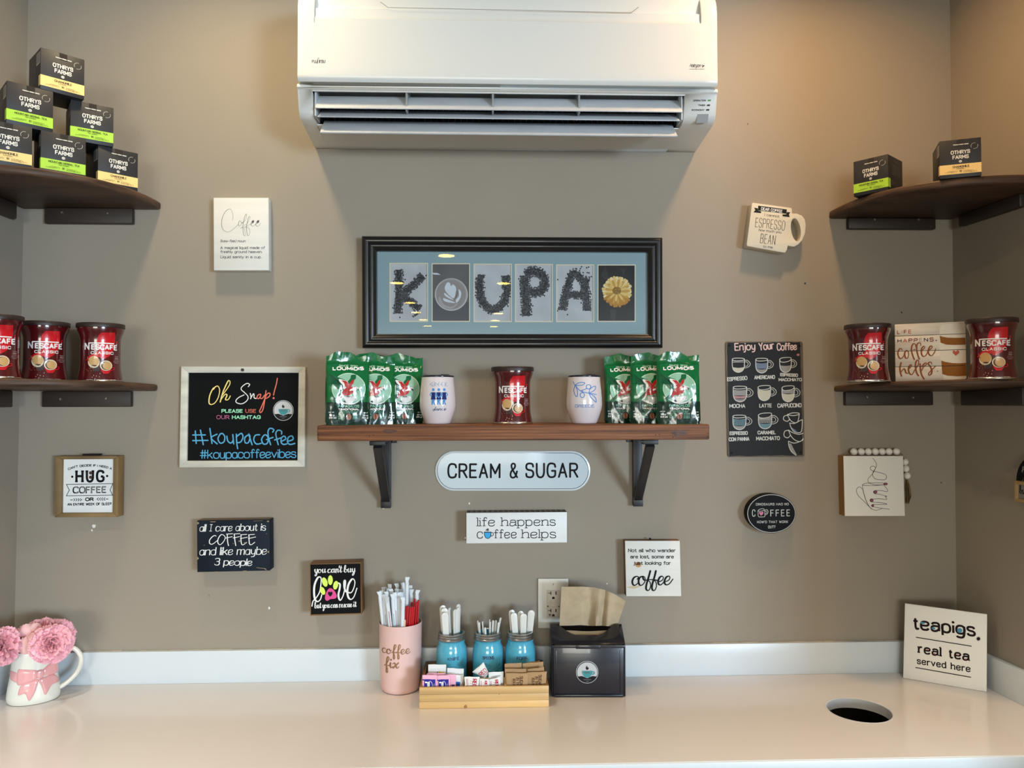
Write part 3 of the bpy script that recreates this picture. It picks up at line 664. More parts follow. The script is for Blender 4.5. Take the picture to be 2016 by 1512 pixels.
M_BRK = mat('bracket_black', (25, 26, 30), .45, spec=.5)
def bracket(x0, x1, ear):
    zt = 1.592; zb = 1.3975; br = MB().box(x0, x1, -.016, -.001, zb, zt-.0005).build('bracket', M_BRK, ws, bevel=.002)
    def sub(nm, m): o = m.build(nm, M_BRK, ws, bevel=.0015, fix=True); o.parent = br; return o
    w = x1-x0
    sub('top_arm', MB().box(x0+.002, x1-.002, -.178, -.0165, zt-.008, zt-.0008))
    sub('end_cap', MB().box(x0-.007, x1+.007, -.183, -.1785+.02, zt-.0125, zt-.0085).box(x0-.007, x1+.007, -.187, -.1835, zt-.0125, zt-.0008))
    b = MB(); a0 = Vector((0, -.0165, zb+.028)); a1 = Vector((0, -.176, zt-.011)); dr = (a1-a0).normalized(); nn = Vector((0, -dr.z, dr.y))*.010
    v = []
    for q in (a0-dr*.004+nn*-.2, a1+nn*-.2, a1+nn*1.2, a0+nn*1.2-dr*.004):
        for x in (x0+.0015, x1-.0015): v.append((x, min(q.y, -.0163), min(q.z, zt-.0086)))
    b.add(v, [(0, 1, 3, 2), (2, 3, 5, 4), (4, 5, 7, 6), (6, 7, 1, 0), (0, 2, 4, 6), (7, 5, 3, 1)]); sub('strut', b)
    sub('foot', MB().box(x0-.0008, x1+.0008, -.021, -.0163, zb, zb+.0285))
    ex = x1 if ear > 0 else x0-.0155
    cx = ex+.0078; lp = [(ex, zt-.016), (ex+.0155, zt-.016), (ex+.0155, zt-.001), (ex, zt-.001)]
    kh = [(cx+.0022*math.cos(a), zt-.0105+.0022*math.sin(a)) for a in [-math.pi*2*i/12 for i in range(12)]]
    b = MB().prism([lp, kh], lambda u, v, h: (u, -h, v), .001, .0035); sub('ear_plate', b)
bracket(-.2865, -.2605, 1); bracket(.4135, .4395, -1)
# ================================================================== SIGNS ON THE BACK WALL
def pxloop(pts, d):
    if isinstance(pts, str): pts = P_(pts)
    return [(aty(x, y, d).x, aty(x, y, d).z) for x, y in pts]
def bbox_c(lp): return (sum(p[0] for p in lp)/len(lp), 0, min(p[1] for p in lp))
FY = lambda u, v, h: (u, -h, v)
def slab(pts, d, m, name, parent, d0=.0008, bevel=.001, holes=(), seg=2, bang=40):
    lp = pxloop(pts, d); b = MB(); b.prism([lp]+[pxloop(h, d) for h in holes], FY, d0, d)
    return b.build(name, m, parent, bevel=bevel, fix=True, seg=seg, bang=bang)
def rail(A, B, C, D, d0, d1, m, name, parent, bevel=.0008):
    """frame rail: outer edge A-B, inner edge D-C (px on plane d1)"""
    lp = pxloop([A, B, C, D], d1); return MB().prism([lp], FY, d0, d1).build(name, m, parent, bevel=bevel, fix=True)
def crp(s, c): a, b, k = c; return [(a+x/k, b+y/k) for x, y in (P_(s) if isinstance(s, str) else s)]

M_WHW = mat('white_painted_board', (232, 231, 226), .55, vary=(9, .04, (.4, 1, 4)))
M_WH = mat('white_sign_paint', (236, 238, 238), .45)
M_NAT = mat('natural_pine', (158, 112, 62), .6, vary=(10, .3, (1, 1, 6)))

# 1 Coffee definition
C1 = (400, 370, 7.956); t = thing('coffee_definition_sign', 'white block sign with thin cursive word Coffee and its definition', 'sign', bbox_c(pxloop("420,389 528,389 529,532 421,532", .03)))
slab("420.3,389.2 528.6,389.4 529.3,532 421,532.3", .03, M_WHW, 'sign_block', t)
ik = Ink(WF(.03), C1)
ik.lines("458,510 468,430 440,345 410,330 350,370 300,470 288,570 310,650 375,690 430,675 490,630 545,575 / 595,525 570,518 552,560 560,595 585,590 600,550 590,522 605,545 630,535 / "
 "600,560 640,530 672,480 682,420 668,412 645,480 622,600 632,720 648,748 660,735 652,660 632,615 588,632 / 640,590 690,555 728,480 735,455 720,450 700,500 682,600 688,720 705,748 725,720 730,670 705,620 652,616 752,560 / "
 "740,575 785,545 800,515 785,506 757,540 752,580 775,600 812,578 / 812,578 862,545 878,515 862,506 835,540 825,580 848,602 880,585 898,550", 5.5, brush=.6)
ik.text("(kaw-fee) noun", "270,850 662,850", 40, 5, font='G', shear=.2, serif=.8)
for s_, y, x1 in (("A magical liquid made of", 957, 968), ("freshly ground heaven.", 1020, 925), ("Liquid sanity in a cup.", 1101, 913)): ik.text(s_, [(271, y), (x1, y)], 42, 5.5, serif=1)
ik.ell(778, 530, 17, 22, lv=0, rot=30, mi=1); ik.ell(858, 530, 17, 22, rot=30, mi=1)
ik.mesh('lettering', [inkm(52, 50, 56), inkm(112, 90, 104)], t)

# 2 chalkboard with hashtags
C2 = (340, 700, 6.3); o = crp("105,135 1643,140 1635,1380 82,1388", C2); i_ = crp("190,213 1562,214 1547,1302 173,1306", C2)
t = thing('chalkboard', 'black chalkboard in whitewashed frame with blue hashtag handwriting and Oh Snap heading', 'sign', bbox_c(pxloop(o, .015)))
slab(i_, .009, mat('chalkboard_black', (17, 18, 20), .6, spec=.08), 'board', t, bevel=0)
M_WWF = mat('whitewashed_frame', (222, 220, 208), .6, vary=(12, .14, (.5, 1, 3)))
for k in range(4): rail(o[k], o[(k+1) % 4], i_[(k+1) % 4], i_[k], .001, .016, M_WWF, 'frame_rail', t)
p = aty(*crp("867,178", C2)[0], .016); MB().lathe([(.0042, 0), (.0042, .002), (.003, .003)], 16, fn=lambda q: (p.x+q[0], p.y-q[2], p.z+q[1])).build('hanging_screw', mat('black_screw', (30, 26, 26), .4), t)
F2 = WF(.009)
ik = Ink(F2, C2); YL, MNT, COR, PNK = 0, 1, 2, 3
ik.lines("520,400 500,410 462,490 450,575 470,606 520,590 565,520 583,430 562,380 530,388 505,420 / 590,578 612,500 655,440 702,370 712,325 692,312 660,370 622,460 590,575 / 600,545 650,482 674,492 655,545 690,545 715,500", 15, mi=0, brush=.75)
ik.lines("938,386 955,358 920,346 865,382 850,420 895,462 935,510 920,560 860,598 800,588 784,560 820,520 885,488", 11, mi=4); ik.lines("962,470 972,515 964,538 1000,476 1010,492 1010,524 1035,532", 12, mi=4)
ik.lines("1088,478 1060,490 1045,520 1065,535 1088,505 1094,480 1086,525 1110,530 1142,490 / 1158,435 1140,540 1100,640 1078,690 1095,706 1122,660 1150,520 1180,470 1206,470 1200,505 1160,532 / 1298,282 1287,350 1262,440 1252,490", 13, mi=2)
ik.ell(1252, 528, 13, mi=2)
ik.text("PLEASE", "605,710 868,710", 46, 9, mi=1, serif=.9); ik.text("USE", "902,710 1035,710", 46, 6.5, mi=2, serif=.9); ik.text("OUR", "545,787 702,787", 46, 5.5, mi=3, serif=.9); ik.text("HASHTAG", "735,787 1092,787", 46, 9, mi=1, serif=.9)
ik.mesh('lettering', [inkm(250, 226, 140), inkm(165, 240, 200), inkm(228, 122, 100), inkm(214, 120, 160), WHT], t, lab='printed heading')
def roundlogo(ik, x, y, r):
    ik.ell(x, y, r, mi=0, n=40); ik.ell(x, y, r*.95, mi=1, lv=1, n=40); ik.ell(x, y, r*.90, mi=0, lv=2, n=40)
    lo = [(x+r*.9*math.cos(a), y+r*.9*math.sin(a)) for a in [math.pi*(.13+.74*i/20) for i in range(21)]]
    wave = [(x-r*.62+ (r*1.24)*k/8, y+r*(.36+.0*k)+r*.10*[0, -.4, .2, .9, 1.4, .9, .2, -.4, 0][k]) for k in range(1, 8)]
    ik.poly(lo+wave, mi=1, lv=3)
    ik.poly([(x-r*.46, y-r*.14), (x+r*.46, y-r*.14), (x+r*.44, y+r*.06), (x+r*.36, y+r*.24), (x+r*.18, y+r*.42), (x-r*.18, y+r*.42), (x-r*.36, y+r*.24), (x-r*.44, y+r*.06)], mi=2, lv=4)
    ik.line([(x+r*.44, y-r*.06), (x+r*.62, y-r*.04), (x+r*.6, y+r*.12), (x+r*.38, y+r*.16)], r*.08, mi=2, lv=4)
    ik.poly([(x-r*.02, y-r*.60), (x+r*.04, y-r*.44), (x+r*.12, y-r*.46), (x+r*.12, y-r*.34), (x, y-r*.24), (x-r*.12, y-r*.34), (x-r*.1, y-r*.46)], mi=1, lv=4, smooth=True, n=3)
    ik.text("KOUPA", [(x-r*.26, y+r*.06), (x+r*.26, y+r*.06)], r*.13, r*.03, mi=3, lv=5); ik.text("ESPRESSO", [(x-r*.34, y+r*.66), (x+r*.34, y+r*.66)], r*.1, r*.02, mi=3, lv=5); ik.text("BAR", [(x-r*.12, y+r*.8), (x+r*.12, y+r*.8)], r*.08, r*.02, mi=3, lv=5)
LOGOM = [inkm(196, 198, 202, .35), inkm(34, 34, 38), inkm(72, 150, 156), inkm(110, 112, 116)]
ik = Ink(F2, C2, eps=.00015); roundlogo(ik, 1372, 681, 127); ik.mesh('logo_sticker', LOGOM, t)
ik = Ink(F2, C2)
ik.lines("250,985 405,984 / 250,1055 438,1052 / 281,935 292,1090 / 345,925 380,1105 / 462,905 488,1090 / 550,975 478,1022 552,1095 / 592,970 562,1030 590,1085 635,1070 647,1010 620,968 592,972 / 672,1000 685,1060 720,1085 750,1050 745,975 757,1095 / "
 "790,975 795,1080 806,1155 / 788,1010 850,965 872,1010 845,1070 795,1082 / 935,985 895,1020 900,1080 940,1078 960,1010 945,978 985,1105 / 1078,982 1025,990 1006,1050 1040,1097 1098,1088 / 1130,990 1103,1040 1125,1095 1170,1090 1187,1030 1160,985 1130,990 / "
 "1240,950 1255,920 1210,902 1183,940 1190,1020 1215,1105 / 1165,1042 1245,1015 / 1350,975 1350,940 1310,925 1280,960 1290,1030 1310,1105 / 1265,1047 1345,1020 / 1345,1065 1402,1035 1385,1000 1350,1020 1345,1075 1375,1102 1415,1095 / 1425,1065 1492,1040 1480,998 1435,1015 1425,1072 1455,1102 1515,1090", 16)
ik.text("#koupacoffeevibes", "338,1280 1532,1268", 112, 12, font='H', gap=1.5)
ik.mesh('handwriting', inkm(92, 172, 214), t, lab='blue chalk marker handwriting')

# 3 HUG
C3 = (90, 880, 8.4); d3 = .037
o = crp("160,152 1200,150 1187,1160 145,1165", C3); i_ = crp("268,205 1122,200 1108,1088 255,1092", C3)
t = thing('hug_coffee_sign', 'square white sign in deep brown wooden frame reading HUG COFFEE OR', 'sign', bbox_c(pxloop(o, d3)))
M_BF = mat('brown_frame_wood', (146, 118, 76), .55, vary=(8, .25, (1, 1, 1)))
for k in range(4): rail(o[k], o[(k+1) % 4], i_[(k+1) % 4], i_[k], .001, d3, M_BF, 'frame_rail', t, .0015)
slab(i_, .028, M_WH, 'panel', t, d0=.002, bevel=0)
MB().box(aty(162, 893, .03).x, aty(196, 893, .03).x, -.03, -.015, aty(162, 896.5, .03).z, aty(162, 894, .03).z).build('hanger_bar', BLK, t)
# panel was measured on the frame plane; print follows the recessed panel
ik = Ink(WF(.028), C3)
ik.text("CAN'T DECIDE IF I NEED A", "375,386 470,352 560,335 730,322 900,333 1000,352 1090,378", 38, 8.5)
ik.text("HUG", "490,588 975,582", 205, 38, serif=1.3, cap=False, gap=4.2); ik.ell(440, 492, 19); ik.ell(1017, 480, 19)
ik.line("343,620 1112,606 1065,710 1108,797 343,808 392,712", 10, smooth=False, closed=True)
ik.text("COFFEE", "447,770 1010,764", 118, 22, serif=1.1, cap=False)
ik.text("COFFEE", "445,770 1008,764", 112, 4, mi=1, lv=1, cap=False)
for k in range(4):
    x = 462+k*36; ik.line([(x, 850), (x+22, 872), (x, 897)], 10, smooth=False); x = 985-k*36; ik.line([(x, 836), (x-24, 860), (x, 886)], 10, smooth=False)
ik.line("412,876 445,876", 11); ik.line("1000,860 1032,860", 11); ik.line("600,872 628,872", 3); ik.line("830,862 850,862", 3)
ik.text("OR", "655,896 793,893", 60, 15); ik.text("AN ENTIRE WEEK OF SLEEP", "358,973 1090,962", 46, 9.5, cap=False)
ik.mesh('lettering', [BLK, WHT], t)
ik = Ink(WF(.028), C3, eps=.001); ik.ell(745, 428, 27); ik.ell(745, 500, 27); ik.mesh('nail_heads', inkm(76, 48, 44, .35), t)

# 4 all I care about
C4 = (370, 1000, 10.61); d4 = .04; q = crp("186,270 1705,247 1712,1310 193,1342", C4)
t = thing('care_about_coffee_sign', 'dark navy box sign with white brush words all I care about is COFFEE', 'sign', bbox_c(pxloop(q, d4)))
M_NV = mat('navy_distressed', (31, 40, 52), .6, spec=.12, vary=(9, .2, (1, 1, 1)))
slab(q, d4, M_NV, 'sign_block', t, bevel=.0012)
pp = [aty(*q[0], d4), aty(*q[1], d4)]
b = MB(); b.add([pp[0]+Vector((.001, .0015, .0008)), pp[1]+Vector((-.001, .0015, .0008)), pp[1]+Vector((-.001, .0385, .0008)), pp[0]+Vector((.001, .0385, .0008))], [(0, 1, 2, 3)]); b.build('top_edge', mat('weathered_edge', (110, 98, 88), .7, vary=(14, .25, (.3, 1, 1))), t)
ik = Ink(WF(d4), C4)
for s_, b_, h_, w_ in (("all I care about is", "238,497 1625,474", 158, 19), ("and like maybe", "236,992 1640,975", 172, 20), ("3 people", "545,1198 1335,1212", 155, 21)): ik.text(s_, b_, h_, w_, font='H', shear=.12, brush=.6, gap=1.5)
ik.lines("590,590 560,575 500,610 452,680 460,745 520,752 615,680 / 745,565 690,560 635,640 625,720 670,768 740,710 780,620 750,570 / 805,545 935,538 / 792,628 925,600 / 822,548 830,700 848,785 / 960,545 1085,535 / 945,628 1080,598 / 968,548 985,700 1000,785 / "
 "1100,560 1228,552 / 1095,640 1240,612 / 1110,562 1110,680 1125,758 1165,765 1228,718 / 1265,560 1390,552 / 1262,640 1415,605 / 1275,562 1278,680 1290,755 1330,765 1398,715", 20, brush=.7)
for s_ in ("190,290 235,300 230,335 195,345", "1645,285 1660,262 1695,265 1690,300", "1050,690 1085,672 1100,695 1075,712", "1165,730 1190,712 1215,735 1180,752", "1640,915 1695,890 1698,945 1680,935", "193,1010 235,1050 210,1080 195,1075", "550,1328 640,1325 640,1336 550,1338", "1145,1310 1228,1305 1225,1322 1150,1325",
           "1430,1240 1625,1262 1650,1300 1610,1285 1600,1272 1432,1250", "460,282 580,278 575,296 480,298", "325,780 355,765 350,780 330,786", "935,735 950,730 955,750 945,755", "1630,540 1655,530 1650,545 1640,550", "1370,272 1560,262 1560,268 1370,278"): ik.poly(s_, mi=1, lv=1)
ik.mesh('lettering', [WHT, inkm(150, 132, 108)], t)

# 5 love paw
C5 = (600, 1090, 11.63); d5 = .05; o = crp("108,235 1288,200 1303,1388 122,1425", C5); i_ = crp("128,255 1272,228 1285,1362 143,1395", C5)
t = thing('rescue_love_sign', 'black sign in brown wooden box with a pink and lime paw print', 'sign', bbox_c(pxloop(o, d5)))
M_BX = mat('box_frame_wood', (136, 98, 56), .6, vary=(9, .3, (.5, 1, 1)))
for k in range(4): rail(o[k], o[(k+1) % 4], i_[(k+1) % 4], i_[k], .001, d5, M_BX, 'frame_rail', t, .0006)
slab(i_, d5-.0012, mat('sign_black', (17, 18, 21), .6, spec=.08), 'panel', t, bevel=0)
ik = Ink(WF(d5-.0012), C5)
ik.text("you can't buy", "205,452 1170,435", 160, 25, font='S', brush=.45, shear=.05); ik.text("but you can rescue it", "215,1262 1197,1228", 140, 21, font='S', brush=.45)
ik.line("165,1200 190,1090 262,1010 345,860 378,600 350,535 292,560 225,720 215,920 242,1060 302,1095 362,1040 390,940", 46, brush=.55)
ik.line("768,672 805,700 800,800 772,930 785,1030 822,1062 878,960 922,780 935,640 918,610 902,660 910,790 945,868", 42, brush=.6)
ik.line("945,868 1050,895 1110,820 1148,680 1130,595 1080,585 1005,700 975,870 1002,1005 1062,1045 1130,980 1195,790", 46, brush=.5)
ik.mesh('lettering', WHT, t)
ik = Ink(WF(d5-.0012), C5, eps=.0005)
for x, y, a, b_, r in ((458, 650, 60, 110, -18), (587, 605, 56, 112, 0), (708, 722, 56, 100, 12), (408, 850, 55, 96, -22)): ik.ell(x, y, a, b_, rot=r, mi=0)
ik.poly("575,790 510,850 470,950 468,1040 515,1080 590,1040 690,1030 735,975 700,880 640,812", mi=1, smooth=True)
ik.poly("585,985 535,930 533,880 560,865 585,885 612,865 638,885 632,930", mi=2, lv=1)
ik.mesh('paw_print', [inkm(222, 246, 110), inkm(226, 86, 150), BLK], t)

# 6 CREAM & SUGAR
C6 = (850, 880, 6.3)
def stad(x0, x1, y0, y1, r=None):
    r = r or (y1-y0)/2; cy = (y0+y1)/2; pts = []
    for k in range(17): a = -math.pi/2+math.pi*k/16; pts.append((x1-r*.95+r*.95*math.cos(a), cy+r*math.sin(a)))
    for k in range(17): a = math.pi/2+math.pi*k/16; pts.append((x0+r*.95+r*.95*math.cos(a), cy+r*math.sin(a)))
    return pts
t = thing('cream_and_sugar_sign', 'pale blue enamel oval plate reading CREAM & SUGAR under the wooden shelf', 'sign', bbox_c(pxloop(crp(stad(43, 1967, 51, 542), C6), .004)))
slab(crp(stad(43, 1967, 51, 542), C6), .004, mat('enamel_white', (214, 224, 230), .3, coat=.3), 'plate', t, bevel=.0006)
ik = Ink(WF(.004), C6); ik.poly(stad(64, 1946, 70, 522), mi=1); ik.poly(stad(72, 1938, 77, 515), mi=2, lv=1)
ik.text("CREAM", "196,388 853,388", 186, 24, lv=2, mi=0, gap=2.9); ik.text("&", "966,386 1068,386", 186, 22, lv=2, mi=0); ik.text("SUGAR", "1160,384 1815,382", 188, 24, lv=2, mi=0, gap=2.9)
ik.mesh('lettering', [BLK, inkm(36, 42, 62, .3), mat('enamel_blue', (188, 204, 213), .3, coat=.3)], t)

# 7 life happens block
d7 = .045; q = crp("430,818 1677,808 1677,1185 430,1197", C6)
t = thing('life_happens_block_sign', 'long white block sign with striped top edge and a small blue cup', 'sign', bbox_c(pxloop(q, d7)))
slab(q, d7, M_WH, 'sign_block', t, bevel=.0006)
A, B = aty(*q[0], d7), aty(*q[1], d7); L_ = (B-A).length; ud = (B-A).normalized()
ft = Fr(A+Vector((0, .001, .0003)), ud, (0, 1, 0)); ik = Ink(ft, (0, 0, 1), conv=lambda x, y: (x, y), eps=.0003); ik.raw([(.001, 0), (L_-.001, 0), (L_-.001, .042), (.001, .042)], 0)
for k in range(19):
    for e in (0, .0042): x = .003+k*(L_-.012)/18+e; ik.raw([(x, .001), (x+.0026, .001), (x+.0026, .042), (x, .042)], 1, 1)
ik.mesh('striped_top', [inkm(150, 144, 134), inkm(84, 84, 84)], t)
ik = Ink(WF(d7), C6); ik.text("life happens", "565,983 1535,976", 108, 10, serif=1.3); ik.text("c", "562,1133 632,1133", 118, 10, serif=1); ik.text("ffee", "772,1133 1052,1131", 108, 10, serif=1.2); ik.text("helps", "1120,1131 1540,1129", 108, 10, serif=1.3)
ik.poly("648,1052 740,1052 738,1100 722,1128 694,1140 666,1128 652,1100", mi=0, lv=1); ik.poly("656,1062 733,1062 730,1100 716,1122 694,1132 672,1122 659,1098", mi=1, lv=2)
ik.line("738,1062 760,1066 762,1092 735,1108", 8, lv=1); ik.line("672,1040 680,1020 690,1044 692,1014 706,1042 700,1012", 6, lv=1)
ik.mesh('lettering', [inkm(34, 36, 48), inkm(70, 176, 232)], t)

# 8 not all who wander
C8 = (1220, 1050, 11.63); d8 = .032; q = crp("122,172 1378,172 1410,1440 150,1442", C8)
t = thing('wander_coffee_sign', 'whitewashed wooden block with bold black cursive coffee above the napkin dispenser', 'sign', bbox_c(pxloop(q, d8)))
slab(q, d8-.004, M_NAT, 'block_back', t, bevel=0); o_ = slab(q, d8, M_WHW, 'sign_face', t, d0=d8-.0038, bevel=.001)
ik = Ink(WF(d8), C8)
ik.ell(425, 715, 72, 66, mi=1); ik.ell(425, 700, 45, 40, mi=2, lv=0); ik.poly("170,1232 240,1215 330,1200 480,1212 400,1245 320,1268 220,1250", mi=3, smooth=True)
for s_, x0, x1, y in (("Not all who wander", 193, 1280, 430), ("are lost, some are", 243, 1238, 573), ("just looking for", 325, 1168, 718)): ik.text(s_, [(x0, y), (x1, y)], 80, 13, lv=1, serif=1.1)
ik.lines("400,1052 428,1000 385,985 320,1020 288,1105 312,1180 370,1180 440,1110 / 520,985 462,1010 432,1090 455,1180 518,1180 578,1100 575,1010 528,988 560,1070 640,1062 / 700,862 662,1000 618,1150 602,1255 630,1305 678,1290 708,1200 690,1110 640,1065 770,1060 / "
 "828,862 795,1000 750,1150 738,1255 765,1308 812,1290 842,1200 825,1110 780,1062 890,1085 / 885,1112 965,1080 1000,1020 970,980 915,1010 880,1090 890,1160 940,1180 1012,1115 / 1015,1112 1110,1080 1150,1020 1130,980 1070,1000 1028,1080 1032,1150 1082,1180 1150,1140 1218,1045", 44, lv=1, brush=.5)
ik.mesh('lettering', [BLK, inkm(196, 158, 112), inkm(160, 112, 76), inkm(206, 190, 160)], t)
MB().box(aty(1279, 1060, .02).x, aty(1282, 1060, .02).x, -.02, -.012, aty(1280, 1062.5, .02).z, aty(1280, 1060, .02).z).build('hanger', BLK, t)

# 9 oval dinosaurs
C9 = (1450, 950, 12.6); d9 = .03
t = thing('dinosaur_coffee_sign', 'small black oval sign with thin white rim and pink heart mug', 'sign', bbox_c(pxloop(crp([(870, 1262), (870, 278)], C9), d9)))
ov = [(872+603*math.cos(a), 770+490*math.sin(a)) for a in [2*math.pi*i/56 for i in range(56)]]
slab(crp(ov, C9), d9, mat('oval_black', (25, 27, 32), .6, spec=.12, vary=(6, .2, (1, 1, 1))), 'sign_block', t, bevel=.001)
ik = Ink(WF(d9), C9); ik.line([(866+591*math.cos(a), 770+470*math.sin(a)) for a in [2*math.pi*i/48 for i in range(48)]], 15, closed=True, smooth=False)
ik.text("DINOSAURS HAD NO", "482,570 1295,565", 62, 10, gap=3); ik.text("C", "385,843 465,843", 172, 18); ik.text("FFEE", "838,842 1325,836", 168, 20, gap=5.2)
ik.text("HOW'D THAT WORK", "508,1010 1280,1004", 62, 10, gap=3); ik.text("OUT?", "782,1138 965,1134", 70, 11)
ik.lines("530,700 560,670 640,648 688,665 670,690 590,712 530,700 / 532,705 540,830 570,852 670,850 702,830 692,680 / 700,690 752,672 782,720 760,780 712,800 / 712,720 740,712 745,750 715,772", 13)
ik.poly("605,825 560,765 562,735 590,722 608,745 625,728 655,722 668,755 650,790", mi=1)
ik.mesh('lettering', [inkm(196, 198, 196), inkm(214, 126, 160)], t)

# 10 hand holding cup + bead garland
C10 = (1640, 870, 9.45); d10 = .038; q = crp("197,262 1303,262 1338,1378 223,1380", C10)
t = thing('hand_and_cup_sign', 'white block with one-line drawing of a hand holding a steaming cup', 'sign', bbox_c(pxloop(q, d10)))
slab(q, d10-.003, mat('raw_pine_block', (168, 122, 58), .6, vary=(10, .25, (1, 1, .2))), 'block_back', t, bevel=0); slab(q, d10, mat('sign_ivory', (242, 238, 230), .55), 'sign_face', t, d0=d10-.0029, bevel=.0006)
ik = Ink(WF(d10), C10)
ik.lines("738,303 790,370 808,430 790,490 730,600 665,670 648,710 665,760 720,785 800,800 930,798 / 790,490 775,460 735,450 700,468 695,505 750,545 860,568 960,600 998,650 965,702 870,705 790,690 745,640 738,580 770,520 790,500 / 545,800 600,772 720,762 930,762 / 545,805 640,810 760,812 930,800 / "
 "545,800 555,880 600,1050 660,1180 720,1245 790,1270 860,1260 915,1235 / 552,880 590,1030 640,1150 705,1240 / 545,878 500,838 450,860 435,920 470,1000 560,1090 640,1170 720,1250 / 940,800 1000,870 1017,910 990,926 900,905 860,903 790,905 / 770,965 860,972 940,997 1005,1012 970,1016 998,1050 985,1070 860,1056 750,1065 / 735,1122 850,1128 950,1140 1000,1160 860,1165 742,1160 / 762,1208 860,1228 1050,1252", 7.5)
for x, y, a, b_ in ((785, 932, 38, 30), (718, 1088, 35, 33), (738, 1186, 27, 26), (975, 782, 42, 24)): ik.ell(x, y, a, b_); ik.ell(x+2, y, a*.66, b_*.62, mi=1, lv=1)
ik.mesh('line_drawing', [inkm(52, 48, 50), inkm(176, 84, 116)], t)
g = thing('bead_garland', 'string of round white wooden beads draped over the hand drawing sign', 'garland', tuple(aty(1735, 885, .02)))
M_BEAD = mat('white_wood_bead', (244, 238, 232), .5); M_JUTE = mat('jute', (128, 98, 52), .8, vary=(30, .4, (4, 4, 1)))
cen = [(x, 182) for x in (388, 525, 655, 785, 912, 1040, 1178)]+[(1336, 370), (1352, 497), (1376, 628)]
zt_ = aty(1700, 897.5, d10).z; pts = []; bm0 = None
for k, (x, y) in enumerate(cen):
    px, py = crp([(x, y)], C10)[0]; r = .0098; dd = .022 if k < 7 else .0108
    p = aty(px, py, dd)
    if k < 7: p.z = zt_+r+.0006
    pts.append(p.copy())
    if bm0 is None:
        bm0 = MB().ball((0, 0, 0), r, n=20, m=14).build('bead', M_BEAD, g, local=True); bm0.location = wm(g).inverted() @ p
    else:
        c = bm0.copy(); COL.objects.link(c); c.location = wm(g).inverted() @ p
pa = aty(1664, 897, .028); path = [pa, (pa+pts[0])/2+Vector((0, 0, .001))]+pts[:7]+[pts[6]+Vector((.016, -.0, -.008))]+pts[7:]+[pts[-1]+Vector((.001, 0, -.014))]
MB().tube(path, .0012, 6).build('cord', M_JUTE, g)
b = MB(); p0 = pts[-1]+Vector((.001, 0, -.012))
for k in range(16):
    a = random.uniform(-1, 1); e = random.uniform(-1, 1); b.tube([p0+Vector((a*.001, e*.001, 0)), p0+Vector((a*.007+.001, e*.004, -.022)), p0+Vector((a*.0075+.003, e*.005, -.045)), p0+Vector((a*.004-.001, e*.004, -.064+random.uniform(-.004, .004)))], .0011, 5)
b.build('tassel', M_JUTE, g)

# 11 Enjoy Your Coffee tin sign
C11 = (1420, 660, 6.05)
q = []
for cx, cy, a0 in ((78, 102, 180), (945, 102, 270), (968, 1420, 0), (104, 1422, 90)):
    for k in range(5): a = R_(a0+90*k/4); q.append((cx+26*math.cos(a), cy+28*math.sin(a)))
t = thing('coffee_menu_sign', 'tall dark tin sign titled Enjoy Your Coffee with chalk mug drawings', 'sign', bbox_c(pxloop(crp(q, C11), .004)))
slab(crp(q, C11), .004, mat('tin_sign_edge', (118, 104, 90), .6, vary=(14, .35, (1, 1, 1))), 'tin_plate', t, bevel=.0004)
q2 = []
random.seed(4)
for (ax, ay), (bx, by) in zip([(70, 92), (940, 84), (972, 1432), (96, 1436)], [(940, 84), (972, 1432), (96, 1436), (70, 92)]):
    n = 14
    for k in range(n): f = k/n; q2.append((ax+(bx-ax)*f+random.uniform(-9, 3)*(1 if ax > bx or ay < by else -1)*.6, ay+(by-ay)*f+random.uniform(-6, 6)))
ik = Ink(WF(.004), C11, eps=.0002); ik.poly(q2, mi=1)
PK = 2
ik.text("Enjoy", "158,186 408,176", 92, 13, mi=PK, lv=1, font='H'); ik.text("Your", "450,184 632,164", 92, 14, mi=PK, lv=1, font='H'); ik.text("Coffee", "662,184 900,176", 88, 13, mi=PK, lv=1, font='H')
def mug(x0, x1, y0, y1, fl, hh=1.0, tilt=0):
    w_ = x1-x0; cx = (x0+x1)/2; ry = 16+abs(tilt)
    for (f0, f1, m_) in fl:
        ya = y0+(y1-y0)*f0; yb = y0+(y1-y0)*f1; pts = []
        for k in range(7): f = k/6; pts.append((x0+w_*f, ya+10*math.sin(math.pi*f)))
        n = 7
        for k in range(n):
            f = 1-k/(n-1); yy = yb if f1 < .9 else yb-(y1-y0)*.22*abs(2*f-1)**2.2; ins = 10 if yb > y0+.7*(y1-y0) else 2
            pts.append((min(max(x0+w_*f, x0+ins), x1-ins), yy))
        ik.poly(pts, mi=m_, lv=1)
    ik.line([(x0, y0+ry*.6+tilt), (cx-w_*.3, y0-2+tilt*.3), (cx+w_*.3, y0-2-tilt*.5), (x1, y0+ry*.6-tilt), (cx+w_*.3, y0+ry*1.6), (cx-w_*.3, y0+ry*1.8+tilt)], 8, mi=0, lv=2, closed=True)
    ik.line([(x0, y0+ry*.6), (x0+2, y0+(y1-y0)*.6), (x0+w_*.16, y1-(y1-y0)*.12), (cx, y1), (x1-w_*.16, y1-(y1-y0)*.12), (x1-2, y0+(y1-y0)*.6), (x1, y0+ry*.6)], 9, mi=0, lv=2)
    h = (y1-y0); ik.line([(x1, y0+h*.16), (x1+w_*.22, y0+h*.14), (x1+w_*.46, y0+h*.34), (x1+w_*.4, y0+h*.56), (x1+w_*.12, y0+h*.68), (x1, y0+h*.66)], 7, mi=0, lv=2)
    ik.line([(x1, y0+h*.26), (x1+w_*.16, y0+h*.24), (x1+w_*.3, y0+h*.38), (x1+w_*.22, y0+h*.54), (x1, y0+h*.56)], 6, mi=0, lv=2)
